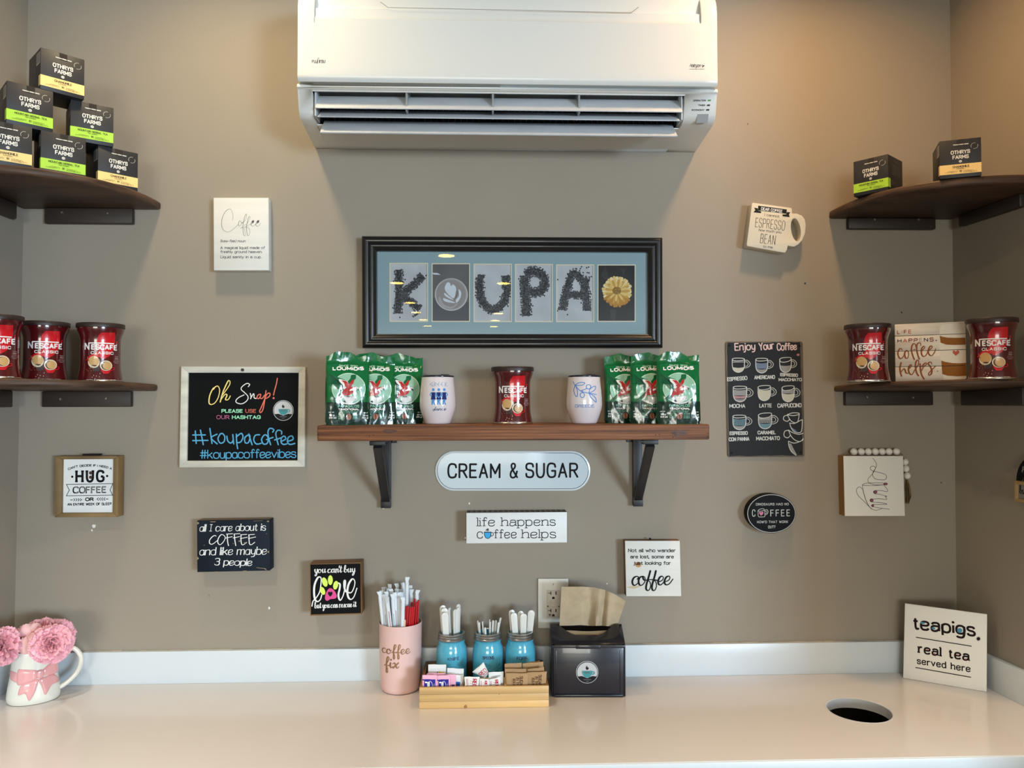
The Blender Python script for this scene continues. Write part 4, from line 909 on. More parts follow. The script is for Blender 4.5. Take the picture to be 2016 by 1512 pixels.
CRM, BLU, LGY, TEA, DRK = 3, 4, 5, 6, 1
mug(130, 275, 276, 442, [(.62, 1, CRM)]); ik.line("140,320 268,318", 6, mi=0, lv=2)
mug(410, 552, 278, 450, [(.28, .7, BLU), (.7, 1, LGY)]); mug(695, 832, 270, 442, [(.5, 1, LGY)], tilt=8); mug(142, 302, 610, 794, [(.2, .58, LGY), (.58, .78, 7), (.78, 1, LGY)])
mug(437, 585, 604, 780, [(.25, 1, CRM)], tilt=6); mug(722, 868, 608, 794, [(.22, .45, LGY), (.45, 1, CRM)], tilt=8); mug(138, 292, 955, 1125, [(.22, .7, TEA), (.7, 1, LGY)]); mug(442, 600, 932, 1115, [(.22, .62, LGY), (.62, 1, TEA)], tilt=10)
for k in range(5): x = 462+k*30; ik.line([(x-9, 1046), (x-8, 1018), (x+8, 1018), (x+9, 1046)], 4, mi=1, lv=3)
for k in range(7): x = 165+k*18; ik.line([(x, 1068), (x+10, 1004)], 4, mi=1, lv=3)
for s_, b_, h_ in (("ESPRESSO", "70,550 312,532", 48), ("AMERICANO", "392,526 640,520", 46), ("ESPRESSO", "700,488 912,498", 40), ("MACCHIATO", "682,548 960,548", 38), ("MOCHA", "95,866 285,864", 46), ("LATTE", "452,862 600,860", 46), ("CAPPUCCINO", "668,864 955,858", 50),
                   ("ESPRESSO", "98,1190 315,1186", 44), ("CON PANNA", "90,1264 335,1256", 46), ("CARAMEL", "432,1182 648,1180", 44), ("MACCHIATO", "415,1254 697,1248", 46)): ik.text(s_, b_, h_, 9, lv=1, mi=0)
ik.lines("785,945 850,925 920,928 920,945 850,958 785,945 / 788,948 820,1010 870,1042 905,1035 918,1000 928,945 / 785,955 748,965 742,1005 785,1025 815,1000 / 812,1045 870,1050 950,1010 968,1010 / 815,1048 830,1100 870,1150 940,1158 960,1110 965,1012 / 800,1130 850,1160 920,1180 975,1168 / 800,1130 830,1200 880,1250 940,1265 975,1230 / 800,1130 755,1145 748,1200 790,1222 820,1195 / 800,1262 870,1285 960,1255 975,1240 / 800,1265 805,1320 835,1385 890,1428", 9, mi=0, lv=1)
ik.poly("825,1090 870,1120 905,1150 850,1140", mi=4, lv=1); ik.poly("806,1290 830,1290 870,1370 900,1425 850,1400 815,1345", mi=5, lv=1)
ik.ell(915, 233, 18, 15, mi=8, lv=1)
for x, y in ((96, 124), (930, 128), (122, 1402), (944, 1395)): ik.ell(x, y, 15, mi=9, lv=2)
ik.mesh('chalk_drawing', [inkm(206, 208, 206), mat('chalk_sign_black', (46, 48, 52), .6, spec=.15, vary=(5, .18, (1, 1, 1))), inkm(226, 198, 196), inkm(196, 194, 180), inkm(112, 128, 152), inkm(150, 150, 150), inkm(108, 140, 152), inkm(176, 138, 142), inkm(180, 120, 110), BLK], t)

# 12 mug-shaped sign
C12 = (1440, 380, 10.8); d12 = .034
body = "460,206 1265,315 1284,335 1290,435 1400,440 1500,482 1560,560 1580,680 1562,860 1505,1000 1425,1090 1330,1142 1240,1125 1200,1112 1182,1205 1145,1262 1095,1262 342,1128 325,1095 438,225"
hl = [(1372+104*math.cos(a)*math.cos(.12)-245*math.sin(a)*-.13, 782+245*math.sin(a)) for a in [2*math.pi*i/32 for i in range(32)]]
t = thing('mug_shaped_sign', 'cream wooden cutout shaped like a mug tilted on the wall', 'sign', bbox_c(pxloop(crp(body, C12), d12)))
slab(crp(body, C12), d12, mat('mug_sign_cream', (224, 216, 196), .55, vary=(8, .05, (1, 1, 1))), 'mug_cutout', t, holes=[crp(hl, C12)], bevel=.0012)
ik = Ink(WF(d12), C12)
ik.poly("570,270 1178,350 1170,442 562,370"); ik.poly("482,312 560,325 562,372 632,392 628,428 468,412 508,365"); ik.poly("1180,405 1252,410 1222,458 1240,515 1085,492 1085,458 1165,455")
ik.text("DEAR COFFEE", "625,366 1080,425", 66, 11, mi=1, lv=1, font='G'); ik.text("I cannot", "702,485 1015,522", 52, 6, serif=1); ik.text("ESPRESSO", "500,722 1128,798", 200, 9, gap=3); ik.text("how much you", "578,808 1060,860", 50, 6, serif=1)
ik.text("BEAN", "605,1062 925,1106", 202, 9.5, gap=3); ik.text("to me.", "668,1155 885,1180", 48, 6, serif=1)
ik.mesh('lettering', [inkm(40, 38, 38), WHT], t)

# 13 picture with bean letters
t = thing('framed_bean_letter_picture', 'long black framed picture of coffee bean letters on a blue mat', 'picture', bbox_c(pxloop("712,684 1305,684", .035)))
o = [(712, 464.5), (1304.5, 467.5), (1305, 684.5), (713, 684.5)]
def inset(q, a, b_, c_, d_): return [(q[0][0]+a, q[0][1]+b_), (q[1][0]-c_, q[1][1]+b_), (q[2][0]-c_, q[2][1]-d_), (q[3][0]+a, q[3][1]-d_)]
M_FR = mat('frame_black', (17, 17, 20), .28, coat=.25)
pr = [(0, .001), (0, .030), (.0025, .033), (.009, .035), (.0165, .0335), (.0195, .029), (.0225, .0305), (.029, .0285), (.0345, .022), (.0385, .020), (.040, .010), (.040, .001)]
lp = pxloop(o, .033); Wd = 29/720.
for k in range(4):
    A, B = Vector((lp[k][0], lp[k][1], 0)), Vector((lp[(k+1) % 4][0], lp[(k+1) % 4][1], 0)); dr = (B-A).normalized(); nin = Vector((dr.y, -dr.x, 0)); b = MB(); v = []
    for P0, sg in ((A, 1), (B, -1)):
        for uu, hh in pr: q = P0+nin*uu+dr*uu*sg; v.append((q.x, -hh, q.y))
    n = len(pr); b.add(v, [(j, j+1, j+1+n, j+n) for j in range(n-1)]+[(n-1, 0, n, 2*n-1), tuple(range(n-1, -1, -1)), tuple(range(n, 2*n))]); b.build('frame_rail', M_FR, t, fix=True, ang=50)
FM = WF(.012); mi_ = [(741, 492.5), (1277, 495), (1275.5, 657.5), (741, 657)]
wins = [(767, 842.5, 518, 633.5), (850, 925, 518.5, 633.5), (932.5, 1007.5, 519.5, 634), (1014, 1088, 520, 634), (1095, 1169.5, 521, 634), (1176.5, 1251, 521, 633.5)]
ml = pxloop([(737, 489), (1281, 491), (1279, 661), (737, 661)], .012)
hs = [pxloop([(x0, y0), (x1, y0), (x1, y1), (x0, y1)], .012) for x0, x1, y0, y1 in wins]
MB().prism([ml]+hs, FY, .0095, .012).build('mat_board', mat('mat_blue', (140, 166, 174), .8), t, fix=True)
for k, (x0, x1, y0, y1) in enumerate(wins):
    L_ = pxloop([(x0-.3, y0-.3), (x1+.3, y0-.3), (x1+.3, y1+.3), (x0-.3, y1+.3)], .0115); I_ = pxloop([(x0+1.6, y0+1.8), (x1-1.6, y0+1.8), (x1-1.6, y1-1.8), (x0+1.6, y1-1.8)], .0115)
    MB().prism([L_, I_], FY, .009, .0122).build('mat_bevel', inkm(226, 216, 190, .8), t, fix=True)
MB().box(ml[0][0], ml[1][0], -.0094, -.007, ml[3][1], ml[0][1]).build('backing', inkm(190, 192, 196, .8), t)
random.seed(11)
CB = (700, 450, 6.048); CB2 = (1000, 450, 6.047); FP = WF(.0094)
PAPER = mat('photo_paper', (196, 198, 203), .8, vary=(16, .09, (1, 1, 1)))
def photo(k, m): x0, x1, y0, y1 = wins[k]; ik = Ink(FP, (0, 0, 1), eps=.0002); ik.poly([(x0-1, y0-1), (x1+1, y0-1), (x1+1, y1+1), (x0-1, y1+1)], mi=0); return ik
def beans(ik, crop, strokes, wd0, r=11, n=1.0, extra=()):
    ik.crop = crop
    for s_ in strokes:
        pts = catmull(P_(s_), 4) if len(P_(s_)) > 2 else P_(s_)
        L_ = sum(math.dist(a, b) for a, b in zip(pts, pts[1:])); wd = wd0
        ik.line(s_, wd0*.72, mi=1, lv=1, cap=False); wd = wd0*1.12
        for _ in range(int(L_*wd/(r*r*1.5)*n)):
            q = random.random()*L_
            for a, b_ in zip(pts, pts[1:]):
                d_ = math.dist(a, b_)
                if q <= d_ or b_ is pts[-1]: break
                q -= d_
            f = min(q/max(d_, 1e-6), 1); x = a[0]+(b_[0]-a[0])*f; y = a[1]+(b_[1]-a[1])*f; nx, ny = -(b_[1]-a[1])/d_, (b_[0]-a[0])/d_; e = random.uniform(-.5, .5)*wd
            x += nx*e; y += ny*e; ro = random.uniform(0, 180); ik.ell(x, y, r, r*.72, mi=random.choice((1, 1, 2)), lv=2, rot=ro, n=9)
            if random.random() < .6: c_, d2 = math.cos(R_(ro)), math.sin(R_(ro)); ik.line([(x-r*.55*c_, y-r*.55*d2), (x+r*.55*c_, y+r*.55*d2)], 2.6, mi=3, lv=3, cap=False)
    for x, y in extra: ik.ell(x, y, r, r*.75, mi=1, lv=2, rot=random.uniform(0, 180), n=9)
BM_ = [PAPER, inkm(46, 48, 53, .8), inkm(66, 68, 74, .8), inkm(128, 130, 136, .8)]
ik = photo(0, 0); beans(ik, CB, ["515,490 520,640 515,800 505,1010", "560,770 660,700 800,560", "560,790 660,880 765,960", "720,1010 735,1030"], 92, extra=[(452, 628), (590, 608), (840, 560), (445, 945), (528, 1058), (785, 918)]); ik.mesh('bean_letter', BM_, t, lab='letter K made of beans')
ik = photo(2, 0); beans(ik, CB, ["1490,550 1478,700 1500,850 1590,960 1680,955 1770,880 1800,740 1785,560"], 96, extra=[(1428, 795), (1815, 925), (1540, 705), (1720, 812), (1475, 925)]); ik.mesh('bean_letter', BM_, t, lab='letter U made of beans')
ik = photo(3, 0); beans(ik, CB2, ["200,560 210,800 225,1040", "200,545 300,510 400,540 440,640 400,740 300,760 220,740"], 110, extra=[(150, 1025), (435, 800), (295, 920), (130, 600)]); ik.mesh('bean_letter', BM_, t, lab='letter P made of beans')
ik = photo(4, 0); beans(ik, CB2, ["650,970 690,760 760,550 820,530", "810,530 890,620 930,780 945,980", "700,790 900,790", "900,620 960,640"], 92, extra=[(876, 455), (862, 478), (937, 467), (960, 460), (895, 525), (945, 525), (965, 528), (930, 570), (968, 578), (992, 573), (592, 608), (590, 980), (708, 1025), (872, 885), (980, 750), (990, 780), (768, 710)]); ik.mesh('bean_letter', BM_, t, lab='letter A made of beans')
ik = photo(1, 0); ik.crop = CB; ik.poly("905,820 1360,880 1360,1110 905,1110", mi=6, lv=1)
ik.ell(1140, 785, 196, 194, mi=1, lv=1, n=40); ik.ell(1140, 782, 188, 188, mi=2, lv=2, n=40); ik.ell(1138, 784, 176, 176, mi=3, lv=3, n=40)
ik.poly("1062,720 1085,650 1120,645 1138,685 1160,665 1195,700 1195,755 1170,830 1110,790", mi=4, lv=4, smooth=True); ik.poly("1225,725 1255,755 1250,820 1205,885 1195,850 1230,800", mi=4, lv=4, smooth=True)
ik.poly("1060,765 1110,805 1170,850 1120,835 1065,800", mi=4, lv=4, smooth=True); ik.poly("1045,830 1110,850 1190,885 1110,880 1055,860", mi=4, lv=4, smooth=True); ik.poly("1000,810 1050,900 1140,930 1200,895 1210,905 1140,955 1040,930 990,870", mi=2, lv=4, smooth=True)
for s_ in ("1195,830 1215,770 1222,730", "1170,850 1195,800 1205,740"): ik.line(s_, 5, mi=5, lv=5)
ik.poly("912,528 975,530 1015,552 930,548", mi=4, lv=4)
ik.mesh('latte_photo', [mat('latte_bg', (104, 102, 104), .8, vary=(12, .2, (1, 1, 1))), inkm(206, 204, 204, .8), inkm(172, 168, 168, .8), inkm(150, 143, 142, .8), inkm(214, 220, 228, .8), inkm(96, 90, 90, .8), inkm(84, 86, 92, .8)], t)
ik = photo(5, 0); ik.crop = CB2; cx, cy = 1300, 750
for ring, (n, r0, r1, wd, m_) in enumerate(((16, 90, 178, 46, 3), (16, 60, 182, 38, 1), (13, 45, 150, 34, 2), (9, 30, 120, 26, 1))):
    for k in range(n):
        a = 2*math.pi*(k+.5*(ring % 2))/n+random.uniform(-.06, .06); c_, s_ = math.cos(a), math.sin(a); rr = r1*random.uniform(.94, 1.04)
        pts = [(r0*.3, -wd*.22), (rr*.7, -wd*.5), (rr*.97, -wd*.36), (rr, 0), (rr*.97, wd*.36), (rr*.7, wd*.5), (r0*.3, wd*.22)]
        m2 = 4 if (s_ > .45 and ring < 2) else m_; ik.raw([ik.c(cx+x*c_-y*s_, cy+(x*s_+y*c_)*1.02) for x, y in pts], m2, 1+ring)
ik.ell(cx-5, cy-10, 52, 46, mi=5, lv=6)
for _ in range(50): a = random.uniform(0, 6.3); q = random.uniform(0, 50); ik.ell(cx-5+q*math.cos(a), cy-10+q*.9*math.sin(a), 5, mi=random.choice((6, 5, 2)), lv=7, n=6)
for s_ in ("1105,560 1160,450 1180,520 1215,610 1150,600", "1215,960 1290,960 1280,1090 1225,1095", "1330,470 1400,480 1380,560"): ik.poly(s_, mi=7, lv=0)
ik.mesh('flower_photo', [inkm(40, 39, 40, .8), inkm(232, 196, 120, .8), inkm(206, 158, 70, .8), inkm(238, 218, 168, .8), inkm(190, 132, 48, .8), inkm(150, 112, 44, .8), inkm(98, 76, 44, .8), inkm(58, 57, 56, .8)], t)
mg = bpy.data.materials.new('picture_glass'); mg.use_nodes = True; nt = mg.node_tree; nt.nodes.clear()
o_ = nt.nodes.new('ShaderNodeOutputMaterial'); mx = nt.nodes.new('ShaderNodeMixShader'); tr = nt.nodes.new('ShaderNodeBsdfTransparent'); gl = nt.nodes.new('ShaderNodeBsdfGlossy'); fz = nt.nodes.new('ShaderNodeFresnel')
gl.inputs['Roughness'].default_value = .012; fz.inputs[0].default_value = 1.52
nt.links.new(fz.outputs[0], mx.inputs[0]); nt.links.new(tr.outputs[0], mx.inputs[1]); nt.links.new(gl.outputs[0], mx.inputs[2]); nt.links.new(mx.outputs[0], o_.inputs[0])
b = MB(); b.add([(ml[0][0]+.004, -.0185, ml[3][1]+.004), (ml[1][0]-.004, -.0185, ml[3][1]+.004), (ml[1][0]-.004, -.0185, ml[0][1]-.004), (ml[0][0]+.004, -.0185, ml[0][1]-.004)], [(0, 1, 2, 3)])
b.build('glass_pane', mg, t)
random.seed(5)
# ================================================================== COFFEE TINS
CR = (960, 710, 11.63); PPM = 735.
def canv(x, y): return ((960+x/11.63-1008.6)/PPM, (833.2-(710+y/11.63))/PPM)
prof = [(.0525, 0), (.0540, .0012), (.0540, .003), (.0525, .0042), (.0519, .010), (.0500, .020), (.0480, .033), (.0471, .044), (.0469, .056), (.0469, .102), (.0473, .110), (.0488, .118), (.0518, .126), (.0538, .131), (.0545, .137), (.0545, .142)]
def rad(z):
    for (r0, z0), (r1, z1) in zip(prof[3:], prof[4:]):
        if z <= z1: f = max(0, (z-z0)/(z1-z0)); return r0+(r1-r0)*f
    return .0545
M_TIN = mat('tin_maroon', (82, 18, 22), .16, coat=.7); M_TINB = mat('tin_rim', (196, 190, 180), .25, metal=1.); M_LID = mat('tin_lid', (44, 30, 28), .45)
def make_tin(label, group):
    t = thing('coffee_tin', label, 'tin', group=group)
    MB().lathe(prof[3:], 56, cap0=True).build('tin_body', M_TIN, t, local=True)
    MB().lathe([(.050, 0), (.0538, .0002), (.0545, .0014), (.0545, .003), (.0532, .0046)], 56, cap1=False).build('bottom_rim', M_TINB, t, local=True)
    MB().lathe([(.0549, .139), (.0566, .1395), (.0568, .141), (.0568, .149), (.0558, .1505), (.0545, .1507), (.0535, .1485), (.02, .148)], 56, cap0=False).build('lid', M_LID, t, local=True)
    def fn(u, v, h):
        r = rad(v)+h+.0002; s = max(-.999, min(.999, u/r)); return Vector((u, -r*math.sqrt(1-s*s), v))
    RED = inkm(206, 22, 34, .25); W_ = inkm(244, 240, 240, .3)
    ik = Ink(conv=canv, crop=None)
    ik.poly("845,350 845,470 838,600 800,760 745,860 660,925 590,940 560,900 430,900 360,940 285,972 330,900 380,850 470,810 520,760 495,640 490,540 520,430 580,365", mi=0)
    ik.poly("862,595 872,535 893,530 885,570 870,600", mi=0)
    ik.mesh('red_emblem', [RED], t, fn=fn, cutu=.006, cutv=.012, local=True)
    ik = Ink(conv=canv, crop=None, eps=.0005)
    ik.lines("272,735 272,597 342,730 342,592 825,592", 24, smooth=False)
    ik.text("ESCAFE", "385,738 895,738", 118, 26, gap=2.6, cap=False); ik.line("868,610 882,596", 9)
    ik.text("CLASSIC", "380,834 815,834", 62, 12, gap=3)
    for y, x0, x1 in ((870, 845, 910), (893, 850, 910), (920, 850, 905), (955, 830, 918), (985, 818, 928), (1015, 840, 910)): ik.line([(x0, y), (x1, y)], 6 if y != 920 else 14, mi=1)
    ik.text("NAFOIA & APOLAYSTIKH GEYSH", "305,1397 870,1397", 15, 3.6)
    for x, y in ((440, 1290), (490, 1305), (548, 1318), (412, 1330), (466, 1358), (520, 1395), (560, 1250)): ik.poly([(x-6, y+14), (x, y-10), (x+7, y+10)], mi=2)
    ik.mesh('lettering', [W_, inkm(176, 158, 158), inkm(236, 214, 190)], t, fn=fn, cutu=.006, cutv=.012, local=True)
    ik = Ink(conv=canv, crop=None, eps=.0007)
    ik.poly("395,1100 560,1100 545,1190 480,1215 425,1190", mi=5); ik.ell(440, 1005, 112, 130, mi=0, n=30); ik.ell(442, 985, 100, 106, mi=1, lv=1, n=30); ik.poly("400,1070 500,1075 470,1100 430,1095", mi=4, lv=2, smooth=True)
    ik.line("318,890 345,980", 14, mi=3, lv=2)
    ik.poly("560,1110 780,1110 765,1190 720,1255 625,1255 585,1190", mi=2, lv=1); ik.line("770,1130 820,1120 825,1160 760,1180", 13, mi=2, lv=1); ik.ell(675, 1080, 118, 112, mi=0, lv=2, n=30); ik.ell(678, 1082, 98, 94, mi=4, lv=3, n=30); ik.ell(692, 1080, 84, 88, mi=1, lv=4, n=30)
    for k in range(14): x, y = 300+random.random()*140, 1130+random.random()*75; ik.ell(x, y, 15, 10, mi=6, lv=1, rot=random.random()*180, n=8)
    for k in range(30): x, y = 400+random.random()*180, 1175+random.random()*100; ik.ell(x, y, 5, 4, mi=4, lv=2, n=6)
    ik.mesh('coffee_cup_picture', [inkm(236, 220, 190, .3), inkm(206, 164, 106, .3), RED, inkm(150, 92, 66, .3), inkm(70, 44, 34, .3), inkm(58, 48, 54, .3), inkm(104, 60, 44, .3)], t, fn=fn, cutu=.006, cutv=.012, local=True)
    return t
def face_cam(x, d): return math.atan2(-(x-CAM.x), (2.13-d))*-1
tins = [((.0735, .105, 1.6318), 'maroon coffee tin standing alone in the middle of the wooden wall shelf'),
        ((-.9955, .128, None), 'rightmost maroon coffee tin on the lower left corner shelf'), ((-1.118, .162, None), 'middle maroon coffee tin on the lower left corner shelf'),
        ((-1.157, .292, None), 'maroon coffee tin cut off by the left edge of the photo'),
        ((1.001, .180, None), 'maroon coffee tin left of the plank sign on the lower right corner shelf'), ((1.258, .292, None), 'maroon coffee tin right of the plank sign, nearest the right wall')]
tin0 = make_tin(tins[0][1], 'maroon coffee tins')
for k, ((x, d, z), lb) in enumerate(tins):
    z = z if z else (zll(d) if x < 0 else zlr(d))+.0004
    rz = math.atan2(x, 2.13-d)*-1 if True else 0
    rz = -math.atan2(x, 2.13-d)
    if k == 0: tin0.location = (x, -d, z); tin0.rotation_euler = (0, 0, rz)
    else: dup(tin0, (x, -d, z), rz, lb)

# ================================================================== TUMBLERS
M_TUMB = mat('tumbler_white', (226, 218, 222), .16, coat=.5); M_TLID = mat('tumbler_lid', (36, 34, 46), .2, coat=.4)
tp = [(.028, 0), (.0325, .001), (.0345, .004), (.041, .022), (.0462, .038), (.0478, .05), (.0474, .066), (.0455, .09), (.0432, .112), (.0425, .1225), (.0420, .1232)]
def trad(z):
    for (r0, z0), (r1, z1) in zip(tp, tp[1:]):
        if z <= z1: return r0+(r1-r0)*max(0, (z-z0)/(z1-z0))
    return .0425
def tumbler(label, x, d, cropk, cx, paint):
    t = thing('tumbler', label, 'tumbler', (x, -d, 1.6318), -math.atan2(x, 2.13-d), group='white lidded tumblers')
    MB().lathe(tp, 56).build('tumbler_body', M_TUMB, t, local=True)
    MB().lathe([(.0415, .1234), (.0428, .1236), (.0432, .1250), (.0425, .1272), (.039, .1285), (.01, .1285)], 48).build('lid', M_TLID, t, local=True)
    MB().box(.008, .03, -.008, .008, .1286, .131).build('lid_slider', M_TLID, t, bevel=.0015, local=True)
    a, b_, k = cropk
    ik = Ink(conv=lambda X, Y: ((a+X/k-cx)/738., (835.6-(b_+Y/k))/738.), crop=None); ms = paint(ik)
    def fn(u, v, h):
        r = trad(v)+h+.0001; s = max(-.999, min(.999, u/r)); return Vector((u, -r*math.sqrt(1-s*s), v))
    ik.mesh('printed_design', ms, t, fn=fn, cutu=.005, cutv=.01, local=True); return t
def paint1(ik):
    ik.lines("350,440 295,475 345,508 347,480 322,480 / 367,508 367,445 395,460 370,480 395,508 / 445,440 408,475 440,508 / 410,475 442,474 / 495,440 462,475 495,508 / 462,475 492,474 / 530,445 530,508 / 565,440 532,478 570,510", 5, smooth=False, mi=0)
    for i, x in enumerate((348, 432, 516)):
        ik.ell(x, 558, 21, 22, mi=1)
        ik.poly([(x-30, 598), (x+30, 598), (x+26, 645), (x+38, 710), (x-38, 710), (x-26, 645)], mi=2); ik.line([(x-32, 602), (x-52, 632), (x-26, 668)], 12, mi=1, lv=1, smooth=False); ik.line([(x+32, 602), (x+54, 632), (x+26, 668)], 12, mi=1, lv=1, smooth=False)
        ik.poly([(x-26, 712), (x+26, 712), (x+10, 745), (x+32, 788), (x+14, 790), (x-4, 752), (x-10, 790), (x-28, 790)], mi=1)
        if i == 1: ik.poly([(x-30, 640), (x, 670), (x+30, 640), (x+24, 668), (x, 690), (x-24, 668)], mi=1, lv=2)
    ik.lines("372,858 350,860 345,878 362,876 392,818 372,872 385,872 / 415,850 398,856 396,874 412,868 418,852 414,874 426,868 / 434,852 430,876 448,850 460,852 456,874 468,868 / 492,852 474,858 474,874 492,870 / 512,866 536,856 530,846 514,860 516,878 545,862", 6, mi=2)
    return [inkm(128, 150, 186), inkm(84, 148, 210), inkm(34, 48, 110)]
def paint2(ik):
    ik.lines("195,430 225,480 290,550 370,575 430,585 495,598 / 225,475 260,450 310,440 348,450 320,475 260,480 225,478 / 222,482 205,530 215,590 240,625 255,600 250,540 228,485 / 300,548 350,530 365,522 / 318,552 318,575 / 400,575 415,530 450,500 485,490 480,530 445,560 405,575 / "
             "405,590 420,625 455,665 492,698 488,650 460,615 408,590", 9, mi=0)
    ik.line([(395+30*math.cos(a), 498+28*math.sin(a)) for a in [2*math.pi*i/14 for i in range(14)]], 9, closed=True); ik.line([(315+28*math.cos(a), 605+32*math.sin(a)) for a in [2*math.pi*i/14 for i in range(14)]], 9, closed=True)
    ik.text("GREECE", "220,766 468,766", 40, 6.5, mi=1, gap=2); return [inkm(78, 136, 206), inkm(116, 150, 200)]
tumbler('white lidded tumbler printed with three blue dancers, left of the coffee tin', -.125, .115, (810, 700, 8.064), 861.5, paint1)
tumbler('white lidded tumbler printed with a blue olive branch, right of the coffee tin', .264, .115, (1100, 690, 6.72), 1150.3, paint2)

# ================================================================== COFFEE BAGS
M_BAG = mat('bag_green_foil', (0, 104, 52), .17, coat=.4, bump=(13, .55, (1, 1, .7))); M_BAGD = mat('bag_dark_foil', (6, 44, 32), .15, coat=.3, bump=(13, .4, (1, 1, .7)))
BW, BHt, BT = .112, .186, .036
def bagsurf(u, v, side, seed):
    """u -1..1 across, v 0..1 up"""
    wv = BW/2*(1-.03*v+.02*math.sin(3*v+seed))*(.96 if v < .04 else 1)
    th = BT/2*(1 if v < .55 else max(.06, 1-((v-.55)/.34)**1.3)) if v < .89 else BT/2*.06
    cr = (1-abs(u)**6)
    n_ = noise.noise(Vector((u*2.2+seed*3.1, v*4.0, side*2.0)))*.0035+noise.noise(Vector((u*6+seed, v*9, side)))*.0014
    z = v*BHt
    if v > .8: f = (v-.8)/.2; z += f*(.006*math.cos((u+.25)*3.3)-.004)+f*.002*math.sin(u*9+seed)
    y = -side*(th*(.55+.45*cr))-side*n_*(1 if v < .88 else .3)
    if v > .8: y += (v-.8)/.2*(.004*math.sin(u*4+seed))
    return Vector((u*wv, y, z))
def make_bag(seed, label):
    t = thing('coffee_bag', label, 'bag', group='green coffee bags')
    b = MB(); NU, NV = 26, 44; vs = []
    for j in range(NV+1):
        for i in range(2*NU):
            if i <= NU: u, s_ = -1+2*i/NU, 1
            else: u, s_ = 1-2*(i-NU)/NU, -1
            vs.append(bagsurf(u, j/NV, s_, seed) if abs(u) < 1 else bagsurf(u, j/NV, 0, seed))
    fs = []; mi = []
    n = 2*NU
    for j in range(NV):
        for i in range(n): b_ = (i+1) % n; fs.append((j*n+i, j*n+b_, (j+1)*n+b_, (j+1)*n+i)); mi.append(0)
    fs.append(tuple(reversed(range(n)))); mi.append(0); fs.append(tuple(range(NV*n, NV*n+n))); mi.append(0)
    b.add(vs, fs); b.build('pouch', M_BAG, t, local=True, ang=60)
    def conv(x, y): return ((x-505)/815.*BW, (1455-y)/1400.*BHt)
    def fn(u, v, h):
        uu = max(-.97, min(.97, u/(BW/2))); p = bagsurf(uu, max(.004, min(.97, v/BHt)), 1, seed); p.y -= h+.0002; return p
    kw = dict(fn=fn, cutu=.0043, cutv=.0046, local=True)
    ik = Ink(conv=conv, crop=None, eps=.0002)
    ik.raw([(-.0545, .001), (.0545, .001), (.0545, .058), (-.0545, .058)], 0); ik.mesh('dark_base_band', [M_BAGD], t, **kw)
    ik = Ink(conv=conv, crop=None, eps=.0005)
    ik.text("SINCE 1920", "335,335 680,335", 36, 7, mi=1); ik.text("LOUMIDIS", "215,412 400,405 620,412 800,398", 74, 21, mi=0, gap=2.6, cap=False)
    ik.text("PAPAGALOS", "315,1122 695,1122", 52, 10, mi=2, cap=False); ik.text("TRADITIONAL", "318,1176 697,1176", 40, 10, mi=0, cap=False)
    ik.text("BREWED COFFEE GREEK STYLE", "350,1203 668,1203", 14, 3, mi=2); ik.text("GREAT TASTE AND FOAM", "365,1228 655,1228", 14, 3, mi=2)
    ik.text("100%", "315,1275 430,1275", 34, 5, mi=2); ik.text("NATURAL", "318,1308 430,1308", 18, 4, mi=2); ik.text("GROUND", "318,1340 430,1340", 18, 4, mi=2)
    for y in (1250, 1280, 1310, 1335): ik.text("RICH AROMA", [(575, y+8), (692, y+8)], 16, 3, mi=2)
    ik.text("NET WT", "150,1220 245,1220", 18, 4, mi=0); ik.text("194 g", "158,1282 250,1282", 34, 6, mi=0); ik.text("(6.8 oz)", "158,1330 285,1330", 34, 6, mi=0)
    ik.text("NET WT", "775,1235 862,1235", 18, 4, mi=0); ik.text("6.8 oz", "762,1290 865,1290", 32, 6, mi=0); ik.text("(194 g)", "745,1335 865,1335", 32, 6, mi=0)
    ik.mesh('lettering', [inkm(238, 240, 236, .3), inkm(190, 224, 200, .3), inkm(120, 190, 160, .3)], t, **kw)
    ik = Ink(conv=conv, crop=None, eps=.00035)
    ik.ell(508, 758, 308, 302, mi=0, n=44); ik.ell(508, 758, 296, 290, mi=1, lv=1, n=44)
    ik.poly("120,660 150,480 300,535 430,590 500,660 470,740 400,790 360,810 300,760 230,680 190,640", mi=2, lv=2); ik.poly("480,630 540,560 550,500 600,485 645,490 640,560 590,620 520,680", mi=2, lv=2)
    for k in range(7): ik.line([(165+k*6, 490+k*30), (260+k*20, 560+k*28), (350+k*10, 640+k*22)], 6, mi=3, lv=3)
    ik.poly("330,575 430,600 490,640 500,700 455,765 400,765 395,690 340,630", mi=5, lv=3, smooth=True); ik.poly("370,600 450,610 500,660 520,720 490,750 440,720 420,650", mi=4, lv=4)
    ik.poly("520,660 560,600 605,575 590,650 550,710 530,740 500,720", mi=4, lv=4)
    ik.poly("500,700 560,725 620,715 655,730 670,765 610,790 570,850 500,890 420,895 360,945 370,860 410,790 450,750", mi=4, lv=4, smooth=True)
    ik.poly("600,735 640,722 675,745 670,780 620,785 520,800 540,770", mi=5, lv=5, smooth=True); ik.ell(625, 745, 9, mi=4, lv=6, n=8); ik.poly("650,740 690,770 670,800 650,775 632,780", mi=3, lv=6)
    ik.poly("400,800 350,850 200,1000 235,1035 330,960 390,880", mi=2, lv=2); ik.lines("380,830 215,990 / 390,850 240,1025", 5, mi=3, lv=3)
    ik.poly("430,915 600,905 620,960 590,1010 545,1030 480,1030 440,990", mi=6, lv=5, smooth=True); ik.ell(515, 912, 72, 13, mi=7, lv=6); ik.ell(515, 914, 52, 8, mi=8, lv=7); ik.line("600,930 640,935 630,985 595,985", 12, mi=6, lv=5)
